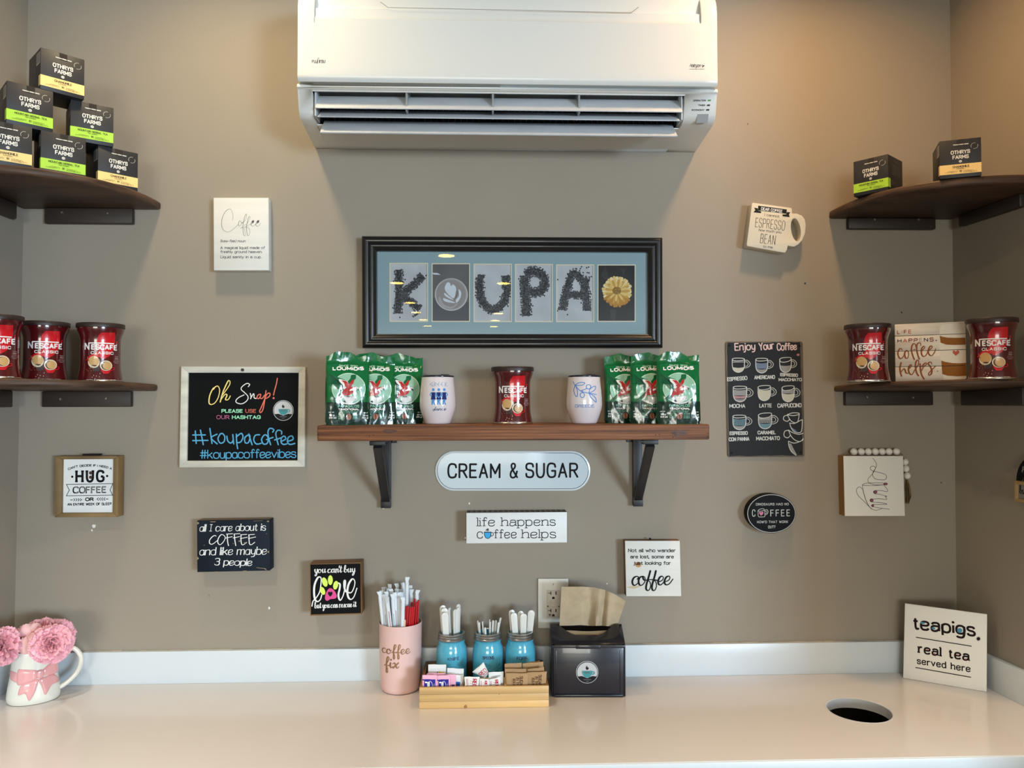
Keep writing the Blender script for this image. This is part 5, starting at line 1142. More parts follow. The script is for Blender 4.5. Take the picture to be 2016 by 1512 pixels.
    ik.poly("330,975 430,1015 560,1040 690,1000 620,1050 510,1062 400,1040", mi=6, lv=4, smooth=True); ik.poly("400,1000 440,985 450,1030 420,1020", mi=9, lv=6)
    ik.lines("480,890 485,912 / 530,885 532,908", 8, mi=3, lv=7)
    ik.ell(505, 1302, 48, 62, mi=10, lv=1); ik.line("510,1245 496,1285 510,1320 500,1360", 12, mi=11, lv=2)
    ik.mesh('parrot_and_cup_picture', [inkm(206, 232, 214, .25), inkm(146, 196, 170, .25), inkm(8, 98, 58, .25), inkm(10, 40, 30, .25), inkm(186, 36, 34, .25), inkm(240, 238, 234, .25), inkm(232, 232, 230, .25), inkm(200, 198, 196, .25), inkm(70, 40, 32, .25), inkm(40, 36, 40, .25), inkm(176, 116, 88, .25), inkm(70, 26, 24, .25)], t, **kw)
    ik = Ink(conv=conv, crop=None, eps=.0006)
    for k in range(2): z = .158+k*.0012; ik.raw([(-.053, z), (.053, z), (.053, z+.0005), (-.053, z+.0005)], 0)
    ik.mesh('seal_crease', mat('bag_crease', (0, 78, 40), .3), t, **kw)
    return t
ZS = 1.6318
for k, (x, d, rz, lb) in enumerate([(-.352, .166, 17, 'front green coffee bag at the left end of the wall shelf'), (-.290, .124, 18, 'middle green coffee bag of the left group on the wall shelf'), (-.220, .082, 18, 'green coffee bag of the left group directly beside the dancer tumbler'),
        (.379, .078, -3, 'rear green coffee bag of the right group, behind the olive branch tumbler'), (.440, .128, -3, 'middle green coffee bag of the right group on the wall shelf'), (.5, .178, -3, 'front green coffee bag at the right end of the wall shelf')]):
    if k < 3: bg = make_bag(k*1.7+.4, lb); bg.location = (x, -d, ZS); bg.rotation_euler = (0, 0, R_(rz)); keep = bg if k == 0 else keep; b2 = bg if k == 1 else (b2 if k else None)
    else: dup(keep if k == 5 else (b2 if k == 4 else bg), (x, -d, ZS), R_(rz), lb)

# ================================================================== TEA BOXES
M_CARD = mat('tea_card_black', (38, 38, 42), .5, vary=(40, .12, (1, 1, 1))); CHB, GRB = (252, 216, 142), (176, 222, 66)
W, H, Dp = .096, .1, .1
def make_tea(kind, label):
    t = thing('tea_box', label, 'box', group='black tea boxes')
    b = MB(); b.box(0, W, 0, Dp, 0, H); b.build('carton', M_CARD, t, local=True, bevel=.0008)
    # bulging side flap edges
    def face(ik): return ik
    cv = lambda x, y: (x*W, (1-y)*H)
    def front(u, v, h): return Vector((u, -h, v))
    ik = Ink(conv=cv, crop=None); bc = CHB if kind == 'c' else GRB
    ik.raw([cv(0, .65), cv(0, .905), cv(1, .905), cv(1, .65)], 0); ik.mesh('label_band', [inkm(*bc, .5)], t, fn=front, local=True)
    ik = Ink(conv=cv, crop=None, eps=.0006)
    u_ = 1/955.
    ik.text("OTHRYS", [(.27, .385), (.735, .385)], .105, .021, gap=2.7); ik.text("FARMS", [(.31, .515), (.70, .515)], .105, .021, gap=2.7)
    ik.ell(.5, .58, .04, .033, mi=0); ik.line([(.47, .58), (.53, .58)], .008, mi=2, lv=1)
    ik.text("PREMIUM GREEK HERBS", [(.33, .148), (.7, .148)], .026, .007)
    for a0, a1 in ((150, 285), (-25, 110)): ik.line([(.84+.083*math.cos(R_(a0+(a1-a0)*k/10)), .205+.075*math.sin(R_(a0+(a1-a0)*k/10))) for k in range(11)], .006)
    if kind == 'c': ik.text("CHAMOMILE", [(.31, .745), (.71, .745)], .058, .009, mi=1, serif=1, lv=1); ik.text("KAMOMILI", [(.41, .785), (.6, .785)], .025, .004, mi=1, lv=1)
    else: ik.text("MOUNTAIN HERBAL TEA", [(.17, .735), (.86, .735)], .05, .008, mi=1, serif=1, lv=1); ik.text("TSAI VOUNOU", [(.39, .775), (.62, .775)], .025, .004, mi=1, lv=1)
    ik.text("10", [(.47, .86), (.53, .86)], .045, .009, mi=1, lv=1)
    for y, a, b_ in ((.828, .2, .42), (.852, .12, .42), (.828, .57, .8), (.852, .57, .88), (.872, .57, .9)): ik.text("pyramid bags net wt", [(a, y+.008), (b_, y+.008)], .014, .003, mi=1, lv=1)
    ik.mesh('lettering', [inkm(228, 226, 220), inkm(66, 60, 48), inkm(80, 80, 80)], t, fn=front, local=True)
    # left side: wrap of the band, barcode, small print;  right side: wrap and small print
    for sd in (0, 1):
        fs = (lambda u, v, h: Vector((-h, Dp*.999-u, v))) if sd == 0 else (lambda u, v, h: Vector((W+h, u, v)))
        ik = Ink(conv=(lambda x, y: (x*Dp, (1-y)*H)), crop=None); w0, w1 = ((.86, 1) if sd == 0 else (0, .15))
        ik.poly([(w0, .65), (w0, .905), (w1, .905), (w1, .65)], mi=0)
        if sd == 0:
            ik.poly([(.66, .08), (.66, .36), (.97, .36), (.97, .08)], mi=1)
            for k in range(8): ik.line([(.69, .11+k*.03), (.94, .11+k*.03)], .012, mi=2, lv=1, cap=False)
            for k in range(6): ik.text("pure herbs", [(.2, .42+k*.06), (.6, .42+k*.06)], .03, .007, mi=3)
        else:
            ik.text("OTHRYS", [(.52, .14), (.66, .14)], .03, .008, mi=3)
            for k in range(7): ik.text("pure mountain herbs", [(.25, .24+k*.045), (.55, .24+k*.045)], .022, .005, mi=3); ik.text("picked by hand", [(.6, .24+k*.045), (.9, .24+k*.045)], .022, .005, mi=3)
            for k in range(3): ik.text("weight 15 g", [(.2, .7+k*.05), (.55, .7+k*.05)], .022, .005, mi=3)
        ik.mesh('side_label', [inkm(*bc, .5), inkm(190, 188, 184), BLK, inkm(120, 116, 108)], t, fn=fs, local=True)
    # lid tuck flap on top and clear seal
    MB().box(.001, W-.001, .001, Dp-.004, H, H+.0006).build('top_flap', M_CARD, t, local=True)
    ik = Ink(conv=cv, crop=None, eps=.0001); ik.poly([(.42, 0), (.6, 0), (.6, .17), (.42, .17)]); ik.mesh('seal_tape', mat('clear_tape', (58, 52, 48), .15), t, fn=front, local=True)
    return t
teas = {}
BX = [('c', -.996, .214, 2, 44, 'cream-banded tea box at the very top of the pyramid'), ('g', -1.0505, .255, 1, 42, 'green-banded tea box in the middle row, left of its pair'), ('g', -.9535, .155, 1, 34, 'green-banded tea box in the middle row, right of its pair'),
      ('c', -1.0818, .2881, 0, 38, 'cream-banded tea box at the left end of the bottom row, cut by the photo edge'), ('g', -.995, .2125, 0, 38, 'green-banded tea box in the middle of the bottom row'), ('c', -.915, .1018, 0, 43, 'cream-banded tea box at the right end of the bottom row')]
BPX = [(165.6, 196.7), (104, 261.8), (223, 289.6), (62.5, 334), (168.2, 352.8), (271, 377.3)]
for (kind, x, d, row, an, lb), q_ in zip(BX, BPX):
    q_ = atz(*q_, ZUL+row*(H+.0007)); x, d = q_.x, -q_.y
    a = R_(an); ux, uy = math.cos(a), math.sin(a); loc = (x-ux*W, -d-uy*W, ZUL+row*(H+.0007)+.0003)
    if kind not in teas: t = make_tea(kind, lb); teas[kind] = t; t.location = loc; t.rotation_euler = (0, 0, a)
    else: dup(teas[kind], loc, a, lb)
for kind, x, d, an, lb in (('g', .985, .148, -50, 'green-banded tea box standing turned on the upper right corner shelf'), ('c', 1.119, .313, -22, 'cream-banded tea box nearest the right wall on the upper right corner shelf')):
    dup(teas[kind], (x, -d, ZUR+.0006), R_(an), lb, scale=(.93, .93, .93))

# ================================================================== PLANK SIGN on the lower right shelf
C14 = (1750, 615, 10.425)
BLp = Vector((*aty(1763, 750.5, .165)[:2], 0)); z0 = zlr(.2)+.0012; p1 = atz(1763, 750.5, z0); p2 = aty(1763, 750.5, .155)
BLp = aty(1763, 750.5, .150); BLp.z = z0; BRp = aty(1900.5, 746.5, .228); BRp.z = z0
U = (BRp-BLp).normalized(); wS = (BRp-BLp).length; FS = Fr(BLp+Vector((0, 0, 0)), U, (0, 0, 1)); hS = .1535
t = thing('plank_sign', 'small whitewashed plank sign with brown cursive coffee helps between two tins', 'sign', tuple((BLp+BRp)/2))
gz = [FS.px(1750+110/10.425, 615+490/10.425)[1], FS.px(1750+120/10.425, 615+803/10.425)[1], FS.px(1750+135/10.425, 615+1119/10.425)[1]]
ys = [0, gz[2]-.0006, gz[2]+.0006, gz[1]-.0006, gz[1]+.0006, gz[0]-.0006, gz[0]+.0006, hS]
M_PLK = mat('plank_whitewash', (244, 236, 226), .6, vary=(10, .12, (.4, 1, 5), (214, 202, 188)))
for k in range(4): MB().prism([[(0, ys[2*k]), (wS, ys[2*k]), (wS, ys[2*k+1]), (0, ys[2*k+1])]], lambda u, v, h: FS.pt(u, v, h), -.008, 0).build('plank', M_PLK, t, bevel=.0008, fix=True)
for a in (.02, wS-.035): MB().prism([[(a, .004), (a+.015, .004), (a+.015, hS-.004), (a, hS-.004)]], lambda u, v, h: FS.pt(u, v, h), -.016, -.0085).build('back_cleat', M_NAT, t, fix=True)
MB().prism([[(.002, .002), (wS-.002, .002), (wS-.002, hS-.002), (.002, hS-.002)]], lambda u, v, h: FS.pt(u, v, h), -.0084, -.008).build('backing', BLK, t, fix=True)
ik = Ink(FS, C14)
ik.text("LIFE", "168,448 468,432", 84, 14, mis=[0, 1, 0, 2], gap=4, cap=False); ik.text("HAPPENS", "175,625 918,596", 84, 15, mis=[3, 2, 0, 0, 1, 3, 0], gap=3.4, cap=False); ik.ell(970, 577, 13, mi=3)
ik.lines("268,770 258,745 220,750 185,820 195,900 235,950 275,930 320,860 / 340,800 322,850 340,930 380,940 405,880 398,810 370,780 345,800 / 548,700 548,660 510,640 475,680 462,760 480,860 520,965 / 655,680 648,635 610,625 575,670 570,760 590,860 622,955 / 505,770 540,762 / 665,795 720,745 735,705 705,700 668,760 672,860 710,905 760,880 800,800 / 800,795 870,740 888,700 858,690 820,740 808,820 840,880 890,880 940,810 958,750", 31, mi=4, brush=.6)
ik.lines("250,1035 228,1130 235,1230 258,1305 / 245,1230 300,1160 330,1180 350,1240 390,1250 / 400,1170 440,1130 468,1090 448,1075 415,1110 400,1180 430,1260 480,1270 530,1180 / 540,1180 600,1080 612,1000 590,978 555,1020 545,1120 570,1240 605,1300 / 640,1060 650,1200 680,1300 720,1365 / 660,1210 720,1110 770,1070 768,1040 730,1050 680,1110 / 880,1060 860,1020 820,1030 810,1060 850,1110 880,1190 870,1260 830,1290 810,1270 840,1220 960,1100", 33, mi=4, brush=.6)
ik.poly("1050,290 1110,250 1300,232 1570,232 1590,1360 1130,1395 1065,985 1030,620", mi=5, lv=-.7)
ik.poly("1043,480 1100,500 1200,518 1340,522 1568,518 1575,662 1340,668 1180,662 1060,620", mi=6); ik.poly("1075,988 1150,1015 1300,1040 1450,1045 1595,1035 1590,1300 1400,1312 1200,1300 1095,1262", mi=6)
ik.poly("1372,890 1312,835 1310,790 1340,778 1372,805 1405,775 1442,790 1440,835", mi=2, lv=1)
ik.ell(998, 1205, 12, 8, mi=3)
ik.mesh('lettering', [inkm(146, 58, 56), inkm(188, 184, 172), inkm(198, 104, 92), inkm(60, 68, 86), inkm(150, 90, 52), inkm(238, 232, 220), inkm(150, 98, 46)], t, gaps=[(g-.0007, g+.0007) for g in gz])
# ================================================================== COUNTER: TEA SIGN
A = atz(1778, 1335, ZC+.0005); B = atz(1942.6, 1362.4, ZC+.0005); A.y = max(min(A.y, -.046), -.06); U = (B-A).normalized()
back = Vector((U.y, -U.x, 0)); back = -back if back.y < 0 else back
lean = math.radians(3.0); V = (Vector((0, 0, 1))*math.cos(lean)+back*math.sin(lean)); FT = Fr(A, U, V); C15 = (1760, 1170, 7.2)
t = thing('tea_sign', 'square ivory board reading real tea served here, leaning in the right corner', 'sign', tuple((A+B)/2))
wT = (B-A).length; lpT = [FT.px(1778, 1334.2), FT.px(1942.8, 1362.4), FT.px(1943.4, 1209.6), FT.px(1781.5, 1188)]
lpT = [(0, 0), (wT, 0), lpT[2], lpT[3]]
MB().prism([lpT], FT.pt, -.006, 0).build('board', mat('ivory_board', (246, 244, 238), .45), t, fix=True, bevel=.0012)
ik = Ink(FT, C15)
ik.text("teapigs", "262,492 1158,600", 196, 30, gap=2.3, cap=False); ik.ell(1197, 630, 25); 
for a in range(9): ik.line([(1197, 630), (1197+36*math.cos(a*.7), 630+36*math.sin(a*.7))], 4)
ik.line("318,610 1095,735", 13, smooth=False); ik.line("310,1038 1087,1175", 13, smooth=False)
ik.text("real tea", "338,830 1070,948", 142, 24, serif=1.3, gap=2.9, cap=False); ik.text("served here", "325,985 1085,1105", 98, 15, serif=1.1, gap=2.8)
for x, y, rx_, ry_ in ((405, 405, 34, 14), (560, 482, 28, 15), (932, 512, 36, 34)): ik.ell(x, y, rx_, ry_, mi=1, lv=1, rot=8)
for x, y in ((470, 783), (573, 840), (908, 858), (1018, 916)): ik.ell(x, y, 13, 9, mi=2, lv=1)
ik.mesh('lettering', [inkm(34, 24, 26), inkm(84, 150, 186), inkm(222, 130, 120)], t)

# ================================================================== WALL OUTLET
C16 = (1040, 1120, 5.4)
t = thing('wall_outlet', 'ivory wall plate with a two-socket safety outlet behind the napkin dispenser', 'outlet', bbox_c(pxloop(crp([(264, 632), (264, 104)], C16), .006)))
slab(crp("103,104 427,104 427,632 103,632", C16), .006, mat('outlet_plate', (226, 222, 212), .35), 'wall_plate', t, bevel=.002, seg=3)
slab(crp("197,230 345,230 345,514 197,514", C16), .008, mat('outlet_insert', (208, 198, 184), .4), 'outlet_insert', t, d0=.0055, bevel=.0012)
slab(crp("236,330 300,330 300,364 236,364", C16), .0095, mat('outlet_insert', (0, 0, 0)), 'button', t, d0=.0075, bevel=.0006); slab(crp("236,380 300,380 300,404 236,404", C16), .0095, mat('outlet_insert', (0, 0, 0)), 'button', t, d0=.0075, bevel=.0006)
ik = Ink(WF(.008), C16, eps=.0002)
for y in (258, 443): ik.line([(212, y), (243, y)], 7, cap=False); ik.line([(241, y-18), (241, y+19)], 8, cap=False); ik.line([(294, y-18), (294, y+17)], 11, cap=False); ik.poly([(253, y+62), (253, y+48), (260, y+38), (275, y+38), (281, y+48), (281, y+62)])
ik.ell(209, 398, 6, 8); ik.ell(326, 398, 6, 8); ik.text("TEST", "216,500 246,500", 20, 3, mi=0)
ik.mesh('slots', inkm(40, 34, 32), t)
p = aty(*crp([(266, 164)], C16)[0], .006); MB().lathe([(.0033, 0), (.003, .0009), (.0005, .001)], 14, fn=lambda q: (p.x+q[0], p.y-q[2], p.z+q[1])).build('plate_screw', mat('outlet_plate', (0, 0, 0)), t)
ik = Ink(WF(.007), C16, eps=.0002); ik.line("266,154 266,175", 3); ik.mesh('screw_slot', BLK, t)

# ================================================================== PINK TUMBLER WITH STRAWS
tx, td, tr_, th_ = -.2265, .0735, .0565, .178
t = thing('straw_tumbler', 'matte pink tumbler with gold script coffee fix, holding straws', 'tumbler', (tx, -td, ZC+.0005))
M_PT = mat('pink_tumbler', (230, 192, 186), .42)
pf = [(.044, 0), (.0475, .0008), (.0505, .004), (.0525, .012), (.0545, .05), (.0555, .1), (.0562, .15), (.0566, th_-.001), (.0558, th_), (.0548, th_-.001), (.052, .02), (.02, .012)]
MB().lathe(pf, 56).build('tumbler_body', M_PT, t, local=True)
C17 = (730, 1120, 5.817)
def r17(z):
    for (r0, z0), (r1, z1) in zip(pf[3:8], pf[4:9]):
        if z <= z1: return r0+(r1-r0)*max(0, (z-z0)/(z1-z0))
    return .0566
ppm = 1495/2.01
ik = Ink(conv=lambda X, Y: ((730+X/5.817-786.5)/ppm, (1361.5-(1120+Y/5.817))/ppm), crop=None, eps=.0004)
ik.text("coffee", "128,945 468,945", 105, 16, font='S', brush=.5); ik.text("fix", "158,1102 345,1102", 118, 18, font='S', brush=.5)
def f17(u, v, h):
    r = r17(v)+h; s_ = max(-.99, min(.99, u/r)); return Vector((u, -r*math.sqrt(1-s_*s_), v))
ik.mesh('gold_lettering', mat('gold_foil', (156, 118, 84), .35, metal=.4), t, fn=f17, cutu=.006, cutv=.02, local=True)
M_STW = mat('straw_paper', (226, 232, 238), .6, bump=(60, .2, (1, 1, .2))); M_RED = mat('red_stirrer', (190, 14, 24), .25, coat=.3); M_TEAL = inkm(40, 130, 150)
c0 = Vector((tx, -td, ZC+.02))
TIPS = {}
def straw(topx, topy, dd, bot, kind, label):
    """kind 0 wrapped, 1 red stirrer; topx,topy pixels of top end at wall distance dd"""
    T = aty(topx, topy, dd); B_ = c0+Vector((bot[0], bot[1], 0)); dr = (T-B_).normalized()
    if kind == 0:
        t = thing('paper_straw', label, 'straw', tuple(B_), group='paper-wrapped straws in the pink tumbler'); TIPS.setdefault('straw', []).append((topx, t, label)); r = .0052; E_ = T-dr*.015
        MB().tube([B_, E_-dr*.002, E_], r, 10).build('wrapper', M_STW, t)
        sd = dr.cross(Vector((0, 1, 0))).normalized(); tw = random.uniform(-.7, .7); s2 = (sd*math.cos(tw)+dr.cross(sd)*math.sin(tw)); b = MB(); v = []
        for q, ww, th in ((E_, .004, .004), (E_+dr*.004, .0036, .0028), (E_+dr*.009, .0052, .0016), (T+s2*random.uniform(-.003, .003), .0058, .0010)):
            n_ = dr.cross(s2).normalized(); v += [q-s2*ww-n_*th, q+s2*ww-n_*th, q+s2*ww+n_*th, q-s2*ww+n_*th]
        for k in range(3): b.add(v[4*k:4*k+8], [(0, 1, 5, 4), (1, 2, 6, 5), (2, 3, 7, 6), (3, 0, 4, 7)]+([(3, 2, 1, 0)] if k == 0 else [])+([(4, 5, 6, 7)] if k == 2 else []))
        b.build('pinched_end', M_STW, t, fix=True, ang=60); return t, B_, E_, dr
    t = thing('red_stirrer', label, 'stirrer', tuple(B_), group='red stirrers in the pink tumbler'); TIPS.setdefault('stirrer', []).append((topx, t, label))
    MB().tube([B_, T], .0028, 8).build('stirrer_body', M_RED, t); MB().tube([T, T+dr*.0002], .0018, 8).build('hollow_end', inkm(90, 6, 10), t); return t, B_, T, dr
GL = 'white paper-wrapped straw standing in the pink tumbler'
R3 = (730, 1130, 11.63)
W_ = [(235, 380, .085, -.032, 0), (200, 400, .10, -.034, -.012), (290, 300, .05, -.028, .02), (350, 300, .045, -.02, .025), (430, 230, .06, -.015, .012), (400, 330, .075, -.018, 0), (470, 340, .08, -.008, .008), (600, 215, .045, .002, .028), (590, 340, .075, .004, .004),
      (480, 390, .055, -.006, .02), (690, 350, .06, .008, .018), (735, 195, .05, .014, .026), (700, 420, .08, .01, 0), (910, 260, .05, .026, .024), (930, 350, .065, .026, .012), (1070, 365, .075, .034, .004), (370, 400, .095, -.016, -.02), (650, 420, .10, .004, -.022)]
for x, y, dd, bx, by in W_: px, py = crp([(x, y)], R3)[0]; straw(px, py, dd, (bx*.8, by*.9), 0, GL)
px, py = crp([(835, 70)], R3)[0]; straw(px, py, .085, (.012, -.006), 0, 'tallest paper-wrapped straw in the pink tumbler')
t1, B1, E1, d1 = straw(*crp([(370, 525)], R3)[0], .118, (-.006, -.034), 0, 'paper-wrapped straw with a red stripe at the front left of the pink tumbler')
t2, B2, E2, d2 = straw(*crp([(740, 530)], R3)[0], .120, (.006, -.036), 0, 'short paper-wrapped straw at the front centre of the pink tumbler')
def stripe(tt, B_, E_, dr, f0, f1, m_, off, nm='printed_stripe'):
    o_ = Vector((off, -.0044, 0)); a = B_+(E_-B_)*f0+o_; b_ = B_+(E_-B_)*f1+o_; MB().tube([a, b_], .0009, 6).build(nm, m_, tt)
stripe(t1, B1, E1, d1, .55, .90, inkm(176, 20, 60), .0012)
for x, y, dd, bx, by, f1 in ((300, 470, .100, -.022, -.028, .84), (500, 455, .105, -.004, -.030, .84), (560, 420, .1, .0, -.026, .86)):
    tt, B_, E_, dr = straw(*crp([(x, y)], R3)[0], dd, (bx, by), 0, GL); stripe(tt, B_, E_, dr, .55, f1, M_TEAL if x != 560 else inkm(160, 30, 60), 0)
GR = 'thin red plastic stirrer at the right side of the pink tumbler'
for x, y, dd, bx, by in ((850, 735, .11, .012, -.03), (810, 745, .108, .008, -.028), (905, 755, .112, .018, -.03), (950, 745, .11, .02, -.026), (990, 740, .108, .024, -.024), (1000, 570, .085, .028, -.008), (1075, 520, .075, .034, .002), (1095, 600, .09, .036, -.008), (1050, 640, .1, .03, -.016), (1020, 560, .07, .03, .004), (940, 650, .08, .022, -.004)):
    px, py = crp([(x, y)], R3)[0]; straw(px, py, dd, (bx, by), 1, GR)
tt = thing('wooden_stirrer', 'pale wooden stirrer tip at the front rim of the pink tumbler', 'stirrer', tuple(c0)); T = aty(*crp([(782, 1045)], R3)[0], .119); Bq = c0+Vector((.006, -.04, 0))
b = MB().tube([Bq, T-Vector((0, 0, .003)), T], [.0035, .0035, .0018], 8, flat=.4); b.build('stick', mat('stirrer_wood', (226, 190, 160), .6), tt)

# ================================================================== BAMBOO TRAY
x0, x1, dF, dB, hT = -.1645, .159, .2125, .0255, .052
t = thing('bamboo_tray', 'bamboo organiser tray holding blue jars and sweetener packets', 'tray', ((x0+x1)/2, -.12, ZC))
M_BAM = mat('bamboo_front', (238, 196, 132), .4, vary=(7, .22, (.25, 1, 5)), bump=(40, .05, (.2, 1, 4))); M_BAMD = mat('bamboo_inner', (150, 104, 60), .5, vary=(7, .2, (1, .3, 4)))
zb = ZC+.0004; q = .0075
for i in range(3):
    za = zb+i*hT/3; MB().box(x0, x1, -dF, -dF+q, za+(.00015 if i else 0), za+hT/3-.00015).build('front_slat', M_BAM, t, bevel=.0004)
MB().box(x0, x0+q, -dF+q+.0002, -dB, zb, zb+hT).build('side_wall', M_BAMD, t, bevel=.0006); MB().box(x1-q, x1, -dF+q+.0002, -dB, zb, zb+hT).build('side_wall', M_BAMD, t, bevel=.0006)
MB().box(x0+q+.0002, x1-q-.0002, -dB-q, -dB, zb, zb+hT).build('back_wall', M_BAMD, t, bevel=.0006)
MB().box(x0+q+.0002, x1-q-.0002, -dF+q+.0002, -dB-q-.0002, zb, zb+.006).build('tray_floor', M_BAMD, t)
dM = .140; MB().box(x0+q+.0002, x1-q-.0002, -dM-.003, -dM+.003, zb+.0062, zb+hT-.004).build('divider', M_BAM, t, bevel=.0005)
xd = [aty(917, 1340, .18).x, aty(995, 1340, .18).x]
for x in xd: MB().box(x-.0025, x+.0025, -dF+q+.0002, -dM-.0032, zb+.0062, zb+hT-.002).build('divider', M_BAM, t, bevel=.0005)
ik = Ink(WF(dF), (820, 1170, 6.3)); ik.poly("590,1385 615,1370 630,1395 612,1418 590,1410", smooth=True); ik.ell(1025, 1241, 6); ik.ell(48, 1325, 5); ik.ell(1628, 1308, 4)
ik.mesh('wood_knot', [inkm(168, 118, 74), inkm(218, 168, 104)], t)

# ================================================================== JARS WITH CUTLERY
M_JAR = mat('jar_blue_glass', (96, 196, 226), .14, coat=.5, vary=(8, .12, (1, 1, 1))); M_BAND = mat('jar_band_metal', (176, 174, 170), .3, metal=.9)
zJ = zb+.0062; CJ = (820, 1170, 6.3)
jp = [(.032, 0), (.037, .0012), (.0395, .006), (.0405, .014), (.0408, .06), (.0405, .092), (.0385, .106), (.0345, .1165), (.0352, .1195), (.0355, .122), (.0340, .124), (.0330, .1245), (.0330, .1405), (.0295, .1405), (.0295, .125), (.035, .1), (.036, .02), (.01, .012)]
def jrad(z):
    for (r0, z0), (r1, z1) in zip(jp[:9], jp[1:10]):
        if z <= z1: return r0+(r1-r0)*max(0, (z-z0)/max(1e-6, z1-z0))
    return .035
def jar(x, word, cx, label, emb):
    t = thing('mason_jar', label, 'jar', (x, -.078, zJ), -math.atan2(x, 2.05), group='blue mason jars in the tray')
    MB().lathe(jp, 56).build('jar_glass', M_JAR, t, local=True)
    MB().lathe([(.0345, .1255), (.0368, .126), (.0372, .1275), (.0365, .1292), (.0352, .131), (.0360, .1325), (.0366, .134), (.0358, .136), (.0350, .1375), (.0357, .139), (.0362, .141), (.0355, .1425), (.031, .1428), (.0305, .1405)], 56, cap0=False, cap1=False).build('screw_band', M_BAND, t, local=True)
    kx = 1495/2.045
    cv = lambda X, Y: ((820+X/6.3-cx)/kx, (1338.5-(1170+Y/6.3))/kx)
    def fn(u, v, h):
        r = jrad(v)+h; s_ = max(-.99, min(.99, u/r)); return Vector((u, -r*math.sqrt(1-s_*s_), v))
    ik = Ink(conv=cv, crop=None, eps=.0004); ik.text(word[0], word[1], 38, 6, font='G'); ik.mesh('handwriting', inkm(74, 60, 92), t, fn=fn, cutu=.005, local=True)
    def emboss(pts, w):
        q = [cv(*p) for p in catmull(P_(pts), 5)]; MB().tube([fn(u, v, .0001) for u, v in q], w, 6).build('embossed_mark', M_JAR, t, local=True)
    for e in emb: emboss(e, .0009)
    return t
ring = lambda cx, cy, r: " ".join("%d,%d" % (cx+r*math.cos(a), cy+r*math.sin(a)) for a in [2*math.pi*i/16 for i in range(17)])
XJ = [aty(889, 1290, .078).x, aty(960.5, 1290, .078).x, aty(1024.5, 1290, .078).x]
jar(XJ[0], ("KNIFE", "388,694 528,690"), 889, 'blue mason jar marked KNIFE, left in the bamboo tray', [ring(458, 850, 92), ring(458, 850, 70), "410,860 430,800 470,840 500,810 510,870"])
jar(XJ[1], ("SPOONS", "820,686 960,684"), 960.5, 'blue mason jar marked SPOONS, middle of the bamboo tray', ["800,800 790,770 820,740 880,735 910,760 890,790 850,800 905,810 920,840 880,860 840,850", "955,790 930,800 925,825 950,820 962,790 968,820", "985,740 975,800 990,812", "1020,710 1005,790 1020,800", "830,900 920,850 1000,810 1046,780"])
jar(XJ[2], ("FORK", "1245,695 1372,690"), 1024.5, 'blue mason jar marked FORK, right in the bamboo tray', [ring(1335, 850, 92), "1300,850 1330,790 1370,800 1360,850"])
M_CUT = mat('cutlery_plastic', (232, 230, 224), .3, coat=.2)
def handle(topx, topy, dd, jx, boff, w0, w1, label, group, tilt=0., th=.0016):
    T = aty(topx, topy, dd); B_ = Vector((jx+boff[0], -.078+boff[1], zJ+.015)); dr = (T-B_).normalized(); L_ = (T-B_).length
    t = thing('plastic_cutlery_handle', label, 'cutlery', tuple(B_), group=group); TIPS.setdefault(group, []).append((topx, t, label))
    fwd = Vector((math.sin(tilt), -math.cos(tilt), 0)); rt = dr.cross(fwd).normalized(); n_ = rt.cross(dr).normalized()
    lp = [(-w0/2, 0), (w0/2, 0), (w1/2, L_-w1/2)]+[(w1/2*math.cos(a), L_-w1/2+w1/2*math.sin(a)) for a in [math.pi*i/8 for i in range(1, 8)]]+[(-w1/2, L_-w1/2)]
    MB().prism([lp], lambda u, v, h: B_+rt*u+dr*v-n_*h, -th, th).build('handle_blade', M_CUT, t, fix=True, bevel=.0006)
    i_ = [(x*.62, L_*.45+(y-L_*.45)*.94) for x, y in lp if y > L_*.4]; i_ = [(-w1*.3, L_*.5), (w1*.3, L_*.5)]+[(x*.62, y-.003) for x, y in lp[2:]]
    MB().prism([i_], lambda u, v, h: B_+rt*u+dr*v-n_*h, th*.9, th*1.35).build('raised_rib', M_CUT, t, fix=True); return t
GK = 'white plastic knife handle standing in the left blue jar'
for x, y, dd, bx, by, tl, w in ((325, 135, .07, -.014, .008, .3, .0185), (345, 170, .085, -.01, 0, .2, .0185), (350, 225, .1, -.006, -.010, .1, .0185), (410, 165, .08, .004, .004, 1.1, .013), (478, 185, .088, .010, -.002, .9, .014), (518, 120, .072, .016, .006, .7, .013), (520, 160, .08, .014, .002, .8, .014)):
    px, py = crp([(x, y)], CJ)[0]; handle(px, py, dd, XJ[0], (bx, by), .009, w, GK, 'knife handles in the left jar', tl)
GS = 'short thin white plastic spoon end poking from the middle blue jar'
for x, y, dd, bx, by, tl, w in ((760, 325, .07, -.012, .006, 1.2, .005), (775, 345, .085, -.010, -.004, .8, .006), (820, 335, .08, -.004, 0, 1.3, .0055), (850, 410, .1, .0, -.014, .6, .006), (910, 310, .07, .002, .008, 1.2, .0055), (915, 340, .085, .004, 0, 1., .005), (950, 322, .078, .008, .004, .7, .006), (985, 322, .075, .010, .006, .8, .006), (1045, 288, .075, .0, 0, .9, .006), (1020, 345, .09, .014, -.004, .6, .006)):
    px, py = crp([(x, y)], CJ)[0]; handle(px, py, dd, XJ[1], (bx, by), .004, w, GS, 'spoon ends in the middle jar', tl, .0012)
GF = 'white plastic fork handle standing in the right blue jar'
